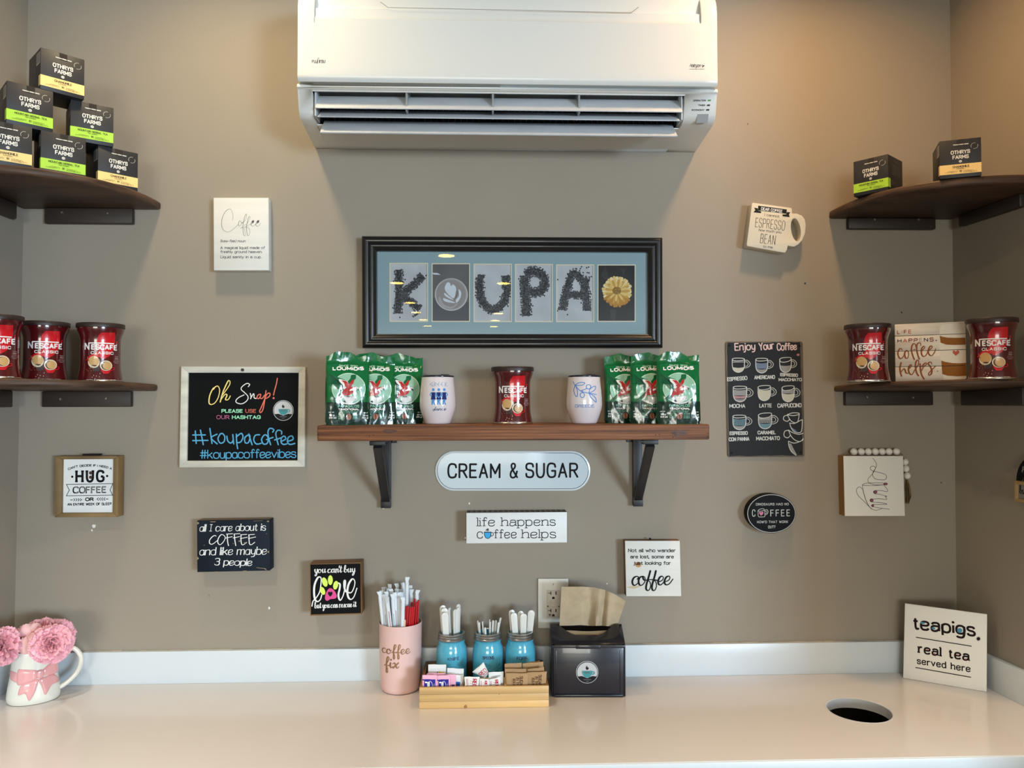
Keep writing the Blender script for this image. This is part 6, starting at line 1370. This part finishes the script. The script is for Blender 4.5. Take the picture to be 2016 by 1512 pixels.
for x, y, dd, bx, by, tl, w in ((1180, 190, .068, -.012, .010, .2, .0175), (1205, 228, .088, -.004, -.008, .15, .0180), (1292, 205, .068, .004, .010, .2, .0175), (1328, 238, .09, .006, -.008, .05, .0180), (1428, 195, .078, .014, .002, -.1, .0185)):
    px, py = crp([(x, y)], CJ)[0]; handle(px, py, dd, XJ[2], (bx, by), .009, w, GF, 'fork handles in the right jar', tl)

ORD = 'leftmost;second;third;fourth;fifth;sixth;seventh;eighth;ninth;tenth;eleventh;twelfth;thirteenth;fourteenth;fifteenth;sixteenth;seventeenth;eighteenth;nineteenth;twentieth;twenty-first;twenty-second;twenty-third;twenty-fourth;twenty-fifth'.split(';')
PHR = {'straw': 'paper-wrapped straw in the pink tumbler, its tip %s from the left', 'stirrer': 'red plastic stirrer in the pink tumbler, its tip %s from the left',
       'knife handles in the left jar': 'white plastic knife handle in the left blue jar, %s from the left', 'spoon ends in the middle jar': 'thin white spoon end in the middle blue jar, %s from the left',
       'fork handles in the right jar': 'white plastic fork handle in the right blue jar, %s from the left'}
for key, L_ in TIPS.items():
    for i, (x, t_, lb) in enumerate(sorted(L_, key=lambda e: e[0])):
        if lb in (GL, GR, GK, GS, GF): t_['label'] = (PHR[key] % ORD[i]).replace('leftmost from the left', 'leftmost of all')
# ================================================================== PACKETS
CP = (820, 1290, 7.467)
def packet(corners, d, mats, label, group, paint=None, lean=.0, puff=.0016, bd=0.):
    """corners px TL TR BR BL on plane at distance d; bottom continues down to the tray floor"""
    q = [aty(a, b_, d) for a, b_ in crp(corners, CP)]
    TL, TR, BR, BL = q; zf = zJ+.0008
    dn = ((BL-TL).normalized()+(BR-TR).normalized()).normalized()
    if abs(dn.z) > .9:
        BL = TL+(BL-TL)*((zf-TL.z)/(BL.z-TL.z)); BR = TR+(BR-TR)*((zf-TR.z)/(BR.z-TR.z))
    t = thing('sweetener_packet' if 'sweet' in group else 'sugar_packet', label, 'packet', tuple((BL+BR)/2), group=group)
    NU, NV = 6, 8; b = MB(); vs = []
    for s_ in (1, -1):
        for j in range(NV+1):
            for i in range(NU+1):
                u, v = i/NU, j/NV; p = (BL*(1-u)+BR*u)*(1-v)+(TL*(1-u)+TR*u)*v
                pf_ = (1-(2*u-1)**4)*(1-(2*v-1)**6)*puff; p = p+Vector((0, -s_*(pf_+.0002)-(1-v)*0-lean*v, 0)); p.z += .0004*math.sin(9*u+5*v)
                vs.append(p)
    n = (NU+1)*(NV+1); fs = []
    for j in range(NV):
        for i in range(NU):
            a = j*(NU+1)+i; fs.append((a, a+1, a+NU+2, a+NU+1)); fs.append((n+a+NU+1, n+a+NU+2, n+a+1, n+a))
    rim = [i for i in range(NU+1)]+[j*(NU+1)+NU for j in range(1, NV+1)]+[NV*(NU+1)+i for i in range(NU-1, -1, -1)]+[j*(NU+1) for j in range(NV-1, 0, -1)]
    for a, c in zip(rim, rim[1:]+rim[:1]): fs.append((a, a+n, c+n, c))
    b.add(vs, fs); b.build('paper_sachet', mats[0], t, ang=70)
    if paint:
        O_ = BL.copy(); Uv = (BR-BL); Vv = (TL-BL)
        def fn(u, v, h):
            a = min(1, max(0, u)); c = min(1, max(0, v)); pf_ = (1-(2*a-1)**4)*(1-(2*c-1)**6)*puff
            p = (BL*(1-a)+BR*a)*(1-c)+(TL*(1-a)+TR*a)*c; return p+Vector((0, -(pf_+.0004)-h-lean*c, .0004*math.sin(9*a+5*c)))
        ik = Ink(conv=lambda x, y: (x, y), crop=None, eps=.0002); paint(ik); ik.mesh('printed_label', mats[1:], t, fn=fn, cutu=.167, cutv=.125)
    return t
M_PK = mat('packet_pink', (240, 178, 206), .55); M_PW = mat('packet_white', (232, 234, 234), .5); M_PB = inkm(52, 48, 148); M_KR = mat('packet_kraft', (184, 148, 104), .65, vary=(20, .08, (1, 1, 1)))
M_PWB = inkm(44, 92, 180); M_RD = inkm(186, 34, 54); M_BRN = inkm(92, 64, 44)
def pk_pink(ik):
    ik.raw([(.12, .02), (.90, .02), (.90, .86), (.12, .86)], 0); ik.raw([(0, .86), (.12, .86), (.12, .82), (0, .82)], 0)
    # rotated script reading upwards
    def rt(s_): return [(.44-(b_-0)*.03, .30+a*.045) for a, b_ in s_]
    x = 0
    for ch in "equal"[2:] if False else "ual":
        wd, sts = FONTS['S'][ch]
        for k_, p in sts: ik.ribbon([(.50-b_*.026, .57+(x+a)*.0135) for a, b_ in catmull(p, 4)], .03, 1, 1)
        x += wd
    ik.ribbon([(.60, .55), (.70, .64), (.66, .74), (.54, .80)], .02, 1, 1); ik.ribbon([(.82, .5), (.82, .72)], .01, 1, 1); ik.ribbon([(.78, .5), (.78, .68)], .01, 1, 1)
GP = 'sweetener packets in the left tray compartment'
packet("87,290 300,292 300,520 87,520", .198, [M_PK, M_PB, WHT], 'front left pink sweetener packet with a violet label', GP, pk_pink)
packet("300,300 490,290 492,520 300,520", .195, [M_PK, M_PB, WHT], 'second pink sweetener packet with a violet label, right of the first', GP, pk_pink)
packet("420,282 578,282 580,520 420,520", .1885, [M_PK, M_PB, WHT], 'pink sweetener packet half hidden behind the second pink one', GP, lambda ik: ik.raw([(.62, .02), (.86, .02), (.86, .64), (.62, .64)], 0))
packet("150,265 420,262 420,500 150,500", .184, [M_PK, M_PB, WHT], 'plain pink packet edge behind the two violet-labelled ones', GP)
packet("510,290 692,288 660,520 500,520", .1815, [M_PW, M_PWB, WHT], 'white sweetener packet with a blue label beside the pink ones', GP, lambda ik: (ik.raw([(.3, .02), (.8, .02), (.8, .74), (.3, .74)], 0), [ik.ribbon([(.62-b_*.03, .34+(i*5+a)*.034) for a, b_ in catmull(p, 4)], .05, 1, 1) for i, c_ in enumerate("eq") if c_ in FONTS['S'] for k_, p in FONTS['S'][c_][1]]))
packet("452,186 695,200 690,520 450,520", .172, [M_PW, inkm(150, 160, 150), WHT], 'plain white packet at the back right of the left compartment', GP, lambda ik: ik.ribbon([(.3, .86), (.5, .82), (.7, .84)], .01, 0))
packet("172,134 436,138 440,520 170,520", .165, [M_PW, inkm(232, 220, 90), BLK, inkm(190, 196, 206)], 'tall white packet with a yellow patch at the back left of the tray', GP, lambda ik: (ik.raw([(.6, .62), (.9, .62), (.9, .80), (.6, .80)], 0), ik.raw([(.5, .64), (.54, .64), (.54, .78), (.5, .78)], 1), ik.ribbon([(.12, .86), (.9, .88)], .008, 2)))
def pk_red(ik, rot=1):
    x = .05
    for ch in "REDCO":
        wd, sts = FONTS['G'][ch]
        for k_, p in sts:
            q = chaikin(p, k_ == '@') if k_ else p; ik.ribbon([(.68+(b_-5)*.026, .97-(x+a*.0145)) for a, b_ in q], .035, 0, 1, k_ == '@', False)
        x += (wd+2)*.0145
    for xx in (.14, .22): ik.ribbon([(xx, .12), (xx, .92)], .02, 0, 1)
    for yy in (.6, .68, .76, .84): ik.ribbon([(.36, yy), (.48, yy)], .012, 0, 1)
GD = 'red and white packets in the middle tray compartment'
packet("703,315 930,318 905,520 720,520", .1975, [M_PW, M_RD], 'white sugar packet with red lettering, left of the middle compartment', GD, pk_red)
packet("930,345 1060,350 1070,520 925,520", .1985, [M_PW, M_RD], 'narrow white packet with red lettering, centre of the middle compartment', GD, pk_red)
packet("1058,360 1225,320 1245,520 1075,520", .194, [M_PW, M_RD], 'white packet with upright red lettering, right of the middle compartment', GD, pk_red)
packet("1060,250 1280,240 1272,500 1060,500", .182, [M_PW, inkm(120, 128, 136)], 'greyish white packet standing behind the red-lettered ones', GD, lambda ik: (ik.ribbon([(.2, .84), (.8, .88)], .02, 0), ik.ribbon([(.2, .78), (.75, .80)], .02, 0)))
packet("820,245 985,105 1065,265 1000,345", .176, [M_PW, M_RD], 'crumpled packet with red lettering lying tilted on top of the others', GD, lambda ik: ([ik.ribbon([(.10+(x_+a*.036), .30+b_*.03) for a, b_ in (chaikin(p, k_ == '@') if k_ else p)], .05, 0, 1, k_ == '@', False) for x_, ch in ((.08, 'R'), (.34, 'E'), (.58, 'D')) for k_, p in FONTS['G'][ch][1]], ik.ribbon([(.05, .2), (.95, .2)], .03, 0), ik.ribbon([(.05, .12), (.95, .12)], .02, 0)), puff=.003)
def pk_kr(ik):
    for i, wd_ in enumerate(("RAW", "IN THE", "SUGAR")):
        y = (.80, .84, .90)[i]
        for ch in wd_[::-1] if False else wd_:
            w_, sts = FONTS['G'].get(ch, FONTS['G'][' '])
            for k_, p in sts:
                q = chaikin(p, k_ == '@') if k_ else p; ik.ribbon([(.42+i*.17+(b_-10)*.0135, y-a*.0095) for a, b_ in q], .02, 0, 1, k_ == '@', False)
            y -= (w_+2)*.0095
    ik.raw([(.24, .02), (.245, .02), (.245, .8), (.24, .8)], 0)
GB = 'brown packets in the right tray compartment'
packet("1315,262 1640,265 1635,520 1330,520", .1975, [M_KR, M_BRN], 'front left kraft sugar packet with brown block lettering', GB, pk_kr)
packet("1600,255 1915,240 1895,520 1620,520", .1935, [M_KR, M_BRN], 'front right kraft sugar packet with brown block lettering', GB, pk_kr)
for (c_, dd, lb) in (("1300,200 1615,200 1615,500 1300,500", .187, 'kraft sugar packet in the second row, left'), ("1630,205 1875,175 1880,500 1640,500", .183, 'kraft sugar packet in the second row, right'), ("1295,125 1545,112 1550,500 1300,500", .172, 'kraft sugar packet in the third row, left'), ("1560,120 1865,95 1868,500 1560,500", .165, 'kraft sugar packet in the third row, right'), ("1640,100 1815,80 1815,500 1640,500", .155, 'rearmost kraft sugar packet')):
    packet(c_, dd, [M_KR, M_BRN], lb, GB)

# ================================================================== NAPKIN DISPENSER
M_SM = bpy.data.materials.new('smoked_plastic'); M_SM.use_nodes = True; nt = M_SM.node_tree; pb = nt.nodes['Principled BSDF']
pb.inputs['Base Color'].default_value = srgb(34, 37, 46); pb.inputs['Roughness'].default_value = .2; pb.inputs['Coat Weight'].default_value = .4
tr = nt.nodes.new('ShaderNodeBsdfTransparent'); tr.inputs[0].default_value = (.42, .42, .46, 1); mx = nt.nodes.new('ShaderNodeMixShader'); mx.inputs[0].default_value = .72
o_ = nt.nodes['Material Output']; nt.links.new(tr.outputs[0], mx.inputs[1]); nt.links.new(pb.outputs[0], mx.inputs[2]); nt.links.new(mx.outputs[0], o_.inputs[0])
M_NV2 = mat('dispenser_front', (27, 30, 41), .26, coat=.3); M_NAP = mat('kraft_napkin', (196, 176, 146), .8, vary=(50, .08, (1, 1, 1)))
A = atz(1085.5, 1371.5, ZC+.0008); B = atz(1232, 1371.5, ZC+.0008); U = (B-A).normalized(); wN = (B-A).length; FN = Fr(A, U, (0, 0, 1))
dN = .118; hF = FN.px(1085, 1268)[1]; hB = hF+.0185
t = thing('napkin_dispenser', 'dark smoked plastic napkin dispenser with a round cup sticker', 'dispenser', tuple((A+B)/2-Vector((0, 0, 0))+Vector((0, .05, -.0004))))
# housing: side profile extruded with open top slot and front panel
prf = [(0, 0), (0, hF-.004), (-.006, hF), (-.045, hB-.003), (-.06, hB), (-dN, hB), (-dN, 0)]
def side(u0, u1, nm, m_): MB().prism([[(-h_, v_) for h_, v_ in prf]], lambda a, c, h: FN.pt(h, c, -a), u0, u1).build(nm, m_, t, fix=True, bevel=.003, seg=3)
side(0, .0045, 'side_panel', M_SM); side(wN-.0045, wN, 'side_panel', M_SM)
MB().prism([[(.0047, 0), (wN-.0047, 0), (wN-.0047, hF-.004), (.0047, hF-.004)]], FN.pt, -.006, .0006).build('front_panel', M_NV2, t, fix=True, bevel=.002)
MB().prism([[(.0047, 0), (wN-.0047, 0), (wN-.0047, hB-.001), (.0047, hB-.001)]], FN.pt, -dN, -dN+.003).build('back_panel', M_SM, t, fix=True)
# sloping lid with a curved cutout
C_ = (1040, 1120, 5.4)
sl = Vector((FN.n*-.040+Vector((0, 0, hB-hF))))
FL = Fr(FN.pt(0, hF, -.005), FN.u, sl.normalized()); LL = sl.length+.03
lo = [(0, -.001), (wN, -.001), (wN, LL)]+[(wN*f, LL) for f in (.9,)]+[(wN*f, LL*g) for f, g in ((.90, .97), (.84, .84), (.78, .66), (.72, .52), (.66, .44), (.34, .44), (.28, .52), (.22, .66), (.16, .84), (.10, .97))]+[(wN*.09, LL), (0, LL)]
MB().prism([lo], FL.pt, -.003, .0).build('lid', M_SM, t, fix=True, bevel=.001)
MB().prism([[(.002, -.0035), (wN-.002, -.0035), (wN-.002, .0035), (.002, .0035)]], lambda u, v, h: FN.pt(u, hF-.006+v, h), .0008, .0038).build('lid_lip', M_NV2, t, fix=True, bevel=.001)
MB().prism([[(wN*.33, -.007), (wN*.66, -.007), (wN*.66, .0025), (wN*.33, .0025)]], lambda u, v, h: FN.pt(u, hF-.004+v, h), .004, .006).build('latch', M_NV2, t, fix=True, bevel=.001)
for u0 in (.012, wN-.015): MB().prism([[(u0, .01), (u0+.0022, .01), (u0+.0022, hF-.016), (u0, hF-.016)]], FN.pt, .0008, .0022).build('front_rib', M_NV2, t, fix=True, bevel=.0006)
MB().prism([[(.008, .0005), (wN-.008, .0005), (wN-.008, .006), (.008, .006)]], FN.pt, .0008, .004).build('base_lip', M_NV2, t, fix=True, bevel=.001)
ik = Ink(FN, C_, eps=.0008); roundlogo(ik, 626, 1097, 119); ik.mesh('logo_sticker', LOGOM, t)
ns = thing('napkin_stack', 'stack of brown paper napkins inside the smoked dispenser', 'napkins', tuple(FN.pt(wN/2, .004, -.05)))
MB().prism([[(.008, .003), (wN-.008, .003), (wN-.008, hF-.004), (.008, hF-.004)]], FN.pt, -dN+.006, -.009).build('napkin_pile', M_NAP, ns, fix=True)
# napkin pulled up through the slot
nk = thing('paper_napkin', 'brown paper napkin sticking up out of the dispenser', 'napkin', tuple(FN.pt(wN/2, hF, -.05)))
tp_ = "353,190 460,190 570,188 700,197 820,225 930,275 1035,342".split(); bt_ = "332,605 430,603 560,598 680,606 790,604 900,615 945,610".split()
b = MB(); NU, NV = 36, 12; vs = []
P1 = [P_(s_)[0] for s_ in tp_]; P2 = [P_(s_)[0] for s_ in bt_]
def interp(P, f): f = f*(len(P)-1); i = min(int(f), len(P)-2); r = f-i; return (P[i][0]*(1-r)+P[i+1][0]*r, P[i][1]*(1-r)+P[i+1][1]*r)
for j in range(NV+1):
    for i in range(NU+1):
        u, v = i/NU, j/NV; a = interp(P2, u); c = interp(P1, u); x, y = a[0]*(1-v)+c[0]*v, a[1]*(1-v)+c[1]*v
        fold = .016*math.exp(-((u-.56-.05*v)/.05)**2)*(.3+.7*(1-v))-.014*math.exp(-((u-.45)/.05)**2)*(1-v*.5)+.012*math.exp(-((u-.74)/.05)**2)*(1-v*.8)-.01*math.exp(-((u-.66)/.04)**2)+.003*noise.noise(Vector((u*5, v*4, 1)))
        dd = .078+fold+.018*v-.01*abs(u-.5); px, py = crp([(x, y)], C_)[0]; vs.append(aty(px, py, dd))
n = len(vs); vs += [p+Vector((0, .0007, 0)) for p in vs]; fs = []
for j in range(NV):
    for i in range(NU): a = j*(NU+1)+i; fs.append((a, a+1, a+NU+2, a+NU+1)); fs.append((n+a+NU+1, n+a+NU+2, n+a+1, n+a))
rim = [i for i in range(NU+1)]+[j*(NU+1)+NU for j in range(1, NV+1)]+[NV*(NU+1)+i for i in range(NU-1, -1, -1)]+[j*(NU+1) for j in range(NV-1, 0, -1)]
for a, c in zip(rim, rim[1:]+rim[:1]): fs.append((a, a+n, c+n, c))
b.add(vs, fs); b.build('napkin_sheet', M_NAP, nk, ang=60)
b = MB(); vs = []
for j in range(5):
    for i in range(15):
        u, v = i/14, j/4; p = FN.pt(wN*(.08+.84*u), hF-.0005+.0175*v+.0012*math.sin(u*9)*(v), -.012-.045*v); vs.append(p)
b.add(vs, [(j*15+i, j*15+i+1, (j+1)*15+i+1, (j+1)*15+i) for j in range(4) for i in range(14)]); b.build('tucked_fold', M_NAP, nk, ang=60)

# ================================================================== BOW MUG WITH CARNATIONS
Bm = atz(60, 1391, ZC); mx_, md_ = -1.163, .113
t = thing('bow_mug', 'white ceramic mug with a raised pink bow, used as a flower vase', 'mug', (mx_, -md_, ZC+.0005), R_(24))
M_CER = mat('ceramic_white', (226, 226, 216), .12, coat=.6); M_BOW = mat('bow_pink', (230, 166, 168), .14, coat=.6)
mp = [(.052, 0), (.0565, .001), (.060, .006), (.0605, .016), (.0575, .04), (.053, .068), (.0505, .095), (.050, .118), (.0508, .128), (.0495, .1305), (.0475, .1285), (.047, .1), (.054, .03), (.052, .01), (.02, .008)]
SY = .72
MB().lathe(mp, 56, sy=SY).build('mug_body', M_CER, t, local=True)
hp = [(.046, 0, .110), (.068, 0, .122), (.090, 0, .118), (.104, 0, .098), (.104, 0, .074), (.094, 0, .052), (.076, 0, .034), (.060, 0, .024), (.050, 0, .022)]
hp = [Vector((a, 0, c)) for a, c in catmull([(q[0], q[2]) for q in hp], 5)]
MB().tube(hp, [.0062]*len(hp), 12).build('handle', M_CER, t, local=True)
def mrad(z):
    for (r0, z0), (r1, z1) in zip(mp[:9], mp[1:10]):
        if z <= z1: return r0+(r1-r0)*max(0, (z-z0)/max(1e-6, z1-z0))
    return .05
CM = (0, 1230, 8.895)
def mconv(x, y): return ((x-575)/8.895/780., (1387-(1230+y/8.895))/780.)
def mfn(u, v, h):
    r = mrad(v); s_ = max(-.97, min(.97, u/r)); c_ = math.sqrt(1-s_*s_); return Vector((r*s_+h*s_, -(r*SY)*c_-h*c_, v))
def bowpart(pts, h, nm='bow_piece'):
    q = [mconv(*p) for p in catmull(P_(pts), 4, True)]; cx = sum(p[0] for p in q)/len(q); cy = sum(p[1] for p in q)/len(q); b = MB(); vs = []
    rings = [(1, .0001), (.98, h*.5), (.9, h*.9), (.6, h), (.3, h)]
    for f, hh in rings: vs += [mfn(cx+(p[0]-cx)*f, cy+(p[1]-cy)*f, hh+.0004) for p in q]
    n = len(q); fs = [(k*n+i, k*n+(i+1) % n, (k+1)*n+(i+1) % n, (k+1)*n+i) for k in range(len(rings)-1) for i in range(n)]; vs.append(mfn(cx, cy, h+.0004)); fs += [((len(rings)-1)*n+i, (len(rings)-1)*n+(i+1) % n, len(vs)-1) for i in range(n)]
    b.add(vs, fs); return b.build(nm, M_BOW, t, local=True, fix=True, ang=70)
bowpart("230,810 360,840 370,980 240,940", .0008, 'ribbon_band'); bowpart("365,775 420,765 640,805 650,890 630,960 480,1010 365,1022 355,900", .004); bowpart("730,820 830,740 930,710 1010,720 990,850 960,930 880,942 740,915 720,870", .004)
bowpart("430,1015 560,980 660,960 670,1010 620,1180 540,1305 480,1175 372,1190", .003, 'bow_tail'); bowpart("690,965 780,945 890,945 975,1095 860,1120 775,1255 720,1090 680,1010", .003, 'bow_tail'); bowpart("635,830 700,805 740,830 735,930 690,955 640,930", .0058, 'bow_knot')
M_PET = mat('petal_pink', (255, 206, 216), .7, vary=(30, .1, (1, 1, 1), (250, 176, 190)), sheen=.2); M_PETS = mat('petal_pale', (244, 196, 196), .6)
random.seed(21)
def petal_mesh(k, L_, Wd_):
    b = MB(); NU, NV = 16, 5; vs = []; rnd = random.Random(k)
    ph = rnd.uniform(0, 6)
    for j in range(NV+1):
        v = j/NV
        for i in range(NU+1):
            u = -1+2*i/NU; w_ = Wd_*(.22+.78*math.sin(min(1, v*1.15)*math.pi/2)); x = u*w_
            r = L_*v*(1-.12*u*u)+(L_*.05*((i % 2)-.5) if j == NV else 0); z = .0022*math.sin(u*6.5+ph)*v*v+.0012*math.sin(u*13+ph*2)*v**3+L_*.28*v*v*(u*u*.5)
            vs.append((x, r, z))
    b.add(vs, [(j*(NU+1)+i, j*(NU+1)+i+1, (j+1)*(NU+1)+i+1, (j+1)*(NU+1)+i) for j in range(NV) for i in range(NU)]); return b
PET = []
def carnation(c, nrm, R, label, first=[0]):
    t = thing('carnation', label, 'flower', tuple(c), group='pink carnations in the bow mug'); nrm = Vector(nrm).normalized(); t.rotation_euler = nrm.to_track_quat('Z', 'Y').to_euler()
    if not PET:
        for k in range(3): o = petal_mesh(k, .027, .0125).build('petal', M_PET, t, local=True, ang=180); PET.append(o.data); bpy.data.objects.remove(o)
    for ring, (n, tilt, sc_, rr) in enumerate(((15, -12, 1.06, .004), (14, 8, 1.02, .0035), (13, 26, .95, .003), (11, 44, .82, .002), (9, 60, .70, .001), (6, 76, .6, 0))):
        for k in range(n):
            a = 2*math.pi*(k+random.uniform(-.25, .25)+ring*.4)/n; o = bpy.data.objects.new('petal', random.choice(PET)); COL.objects.link(o); o.parent = t
            s_ = sc_*R/.0285*random.uniform(.9, 1.08); m = Matrix.Rotation(a, 4, 'Z') @ Matrix.Rotation(R_(tilt+random.uniform(-9, 9)), 4, 'X') @ Matrix.Rotation(random.uniform(-.35, .35), 4, 'Y')
            o.matrix_local = Matrix.Translation(m @ Vector((0, rr, 0))*1.0+Vector((0, 0, .001*ring))) @ m @ Matrix.Scale(s_, 4)
    MB().lathe([(.004, -.030), (.0075, -.020), (.009, -.008), (.006, .002)], 12).build('calyx', mat('calyx_green', (112, 132, 92), .6), t, local=True)
    st = wm(t).inverted(); B_ = Vector((mx_+(c[0]-mx_)*.2, -md_+(c[1]+md_)*.15, ZC+.03)); P0 = wm(t) @ Vector((0, 0, -.028)); 
    MB().tube([P0, Vector((mx_+(c[0]-mx_)*.3, -md_+(c[1]+md_)*.3, ZC+.142)), B_], .002, 6).build('stem', mat('calyx_green', (0, 0, 0)), t)
def pxc(x, y, d): return aty(x, y, d)
carnation(pxc(100, 1268, .165), (.25, -1, .35), .0445, 'large pink carnation facing forward over the mug rim')
carnation(pxc(4, 1273, .165), (-.35, -1, .25), .043, 'pink carnation at the left photo edge')
carnation(pxc(112, 1250, .085), (.5, -.5, .9), .042, 'pink carnation behind the large one, by the mug handle')
carnation(pxc(78, 1246, .105), (-.1, -.2, 1), .040, 'pink carnation at the top rear of the bunch')
carnation(pxc(46, 1258, .110), (-.35, -.2, 1), .036, 'pink carnation low behind the loose petals')
lp_ = thing('loose_petals', 'smooth pale pink petals between the two front carnations', 'petal', tuple(pxc(52, 1280, .13)))
for (x, y, d, w_, h_, rz) in ((50, 1243, .135, .024, .030, .2), (66, 1240, .13, .022, .030, -.2), (48, 1272, .150, .026, .036, .1), (60, 1262, .14, .024, .038, -.3)):
    c = pxc(x, y, d); b = MB(); NU = 10; NV = 8; vs = []
    for j in range(NV+1):
        for i in range(NU+1):
            u = -1+2*i/NU; v = j/NV; wv = w_*math.sin(math.pi*(.12+.80*v))**.7; xx = u*wv; zz_ = (v-.5)*h_*1.3-(.006*u*u if v > .6 else 0)+(.003*(1-abs(u)*3) if abs(u) < .33 and v > .9 else 0)*-1; yy = .012*u*u-.010*math.sin(math.pi*v)
            vs.append(c+Vector((xx*math.cos(rz)-zz_*math.sin(rz), yy, xx*math.sin(rz)+zz_*math.cos(rz))))
    b.add(vs, [(j*(NU+1)+i, j*(NU+1)+i+1, (j+1)*(NU+1)+i+1, (j+1)*(NU+1)+i) for j in range(NV) for i in range(NU)]); b.build('petal', M_PETS, lp_, ang=180)

# ================================================================== SIGNS ON THE RIGHT WALL (cut by the frame)
def rwpx(x, y, off=.012):
    """ray hits the flared right wall (offset inwards)"""
    r = ray(x, y); zg = 1.45
    # wall: X = rx(z, d) - off, d = -Y
    t_ = (rx(zg, 0)-off-CAM.x+.085*(-CAM.y))/(r.x+.085*r.y); return CAM+r*t_
Uw = Vector((.085, -1, 0)).normalized(); P0 = rwpx(2016, 950); FR = Fr(P0, Uw, (0, 0, 1))
a = FR.px(1999, 945); 
t = thing('round_wall_sign', 'black round sign on the right wall, cut off by the photo edge', 'sign', tuple(P0)); rr = .068; cu, cv_ = FR.px(2000.5, 946); cu += rr
MB().prism([[(cu+rr*math.cos(q), cv_+rr*1.02*math.sin(q)) for q in [2*math.pi*i/40 for i in range(40)]]], FR.pt, -.010, 0).build('sign_disc', BLK, t, fix=True, bevel=.001)
ik = Ink(FR, conv=lambda x, y: (x, y)); 
ik.text("happiness", [(cu-.05, cv_+.022), (cu+.05, cv_+.022)], .014, .0016, font='S', mi=0); ik.text("is a warm", [(cu-.05, cv_-.004), (cu+.05, cv_-.004)], .014, .0016, font='S'); ik.mesh('lettering', inkm(150, 146, 136), t)
t = thing('framed_wall_sign', 'small grey plaque in pale wooden frame on the right wall, cut off', 'sign', tuple(P0-Vector((0, 0, .05))))
FR2 = Fr(FR.pt(0, 0, .013), FR.u, FR.v); q0 = FR2.px(1996.5, 946); q1 = FR2.px(1997.5, 987); hh = q0[1]-q1[1]; x0_, x1_ = q0[0], q0[0]+.15; y1_, y0_ = q0[1], q1[1]; fw = .0085
for lp2 in ([(x0_, y0_), (x1_, y0_), (x1_-fw, y0_+fw), (x0_+fw, y0_+fw)], [(x1_, y0_), (x1_, y1_), (x1_-fw, y1_-fw), (x1_-fw, y0_+fw)], [(x1_, y1_), (x0_, y1_), (x0_+fw, y1_-fw), (x1_-fw, y1_-fw)], [(x0_, y1_), (x0_, y0_), (x0_+fw, y0_+fw), (x0_+fw, y1_-fw)]):
    MB().prism([lp2], FR2.pt, -.012, 0).build('frame_rail', mat('pale_frame', (176, 142, 96), .5), t, fix=True, bevel=.0006)
MB().prism([[(x0_+fw, y0_+fw), (x1_-fw, y0_+fw), (x1_-fw, y1_-fw), (x0_+fw, y1_-fw)]], FR2.pt, -.01, -.004).build('plaque', mat('plaque_grey', (130, 126, 120), .6), t, fix=True)
ik = Ink(FR2, conv=lambda x, y: (x, y), eps=-.0035); ik.text("but", [(x0_+fw+.003, (y0_+y1_)/2-.006), (x0_+fw+.03, (y0_+y1_)/2-.006)], .020, .0016, font='S'); ik.mesh('lettering', BLK, t)
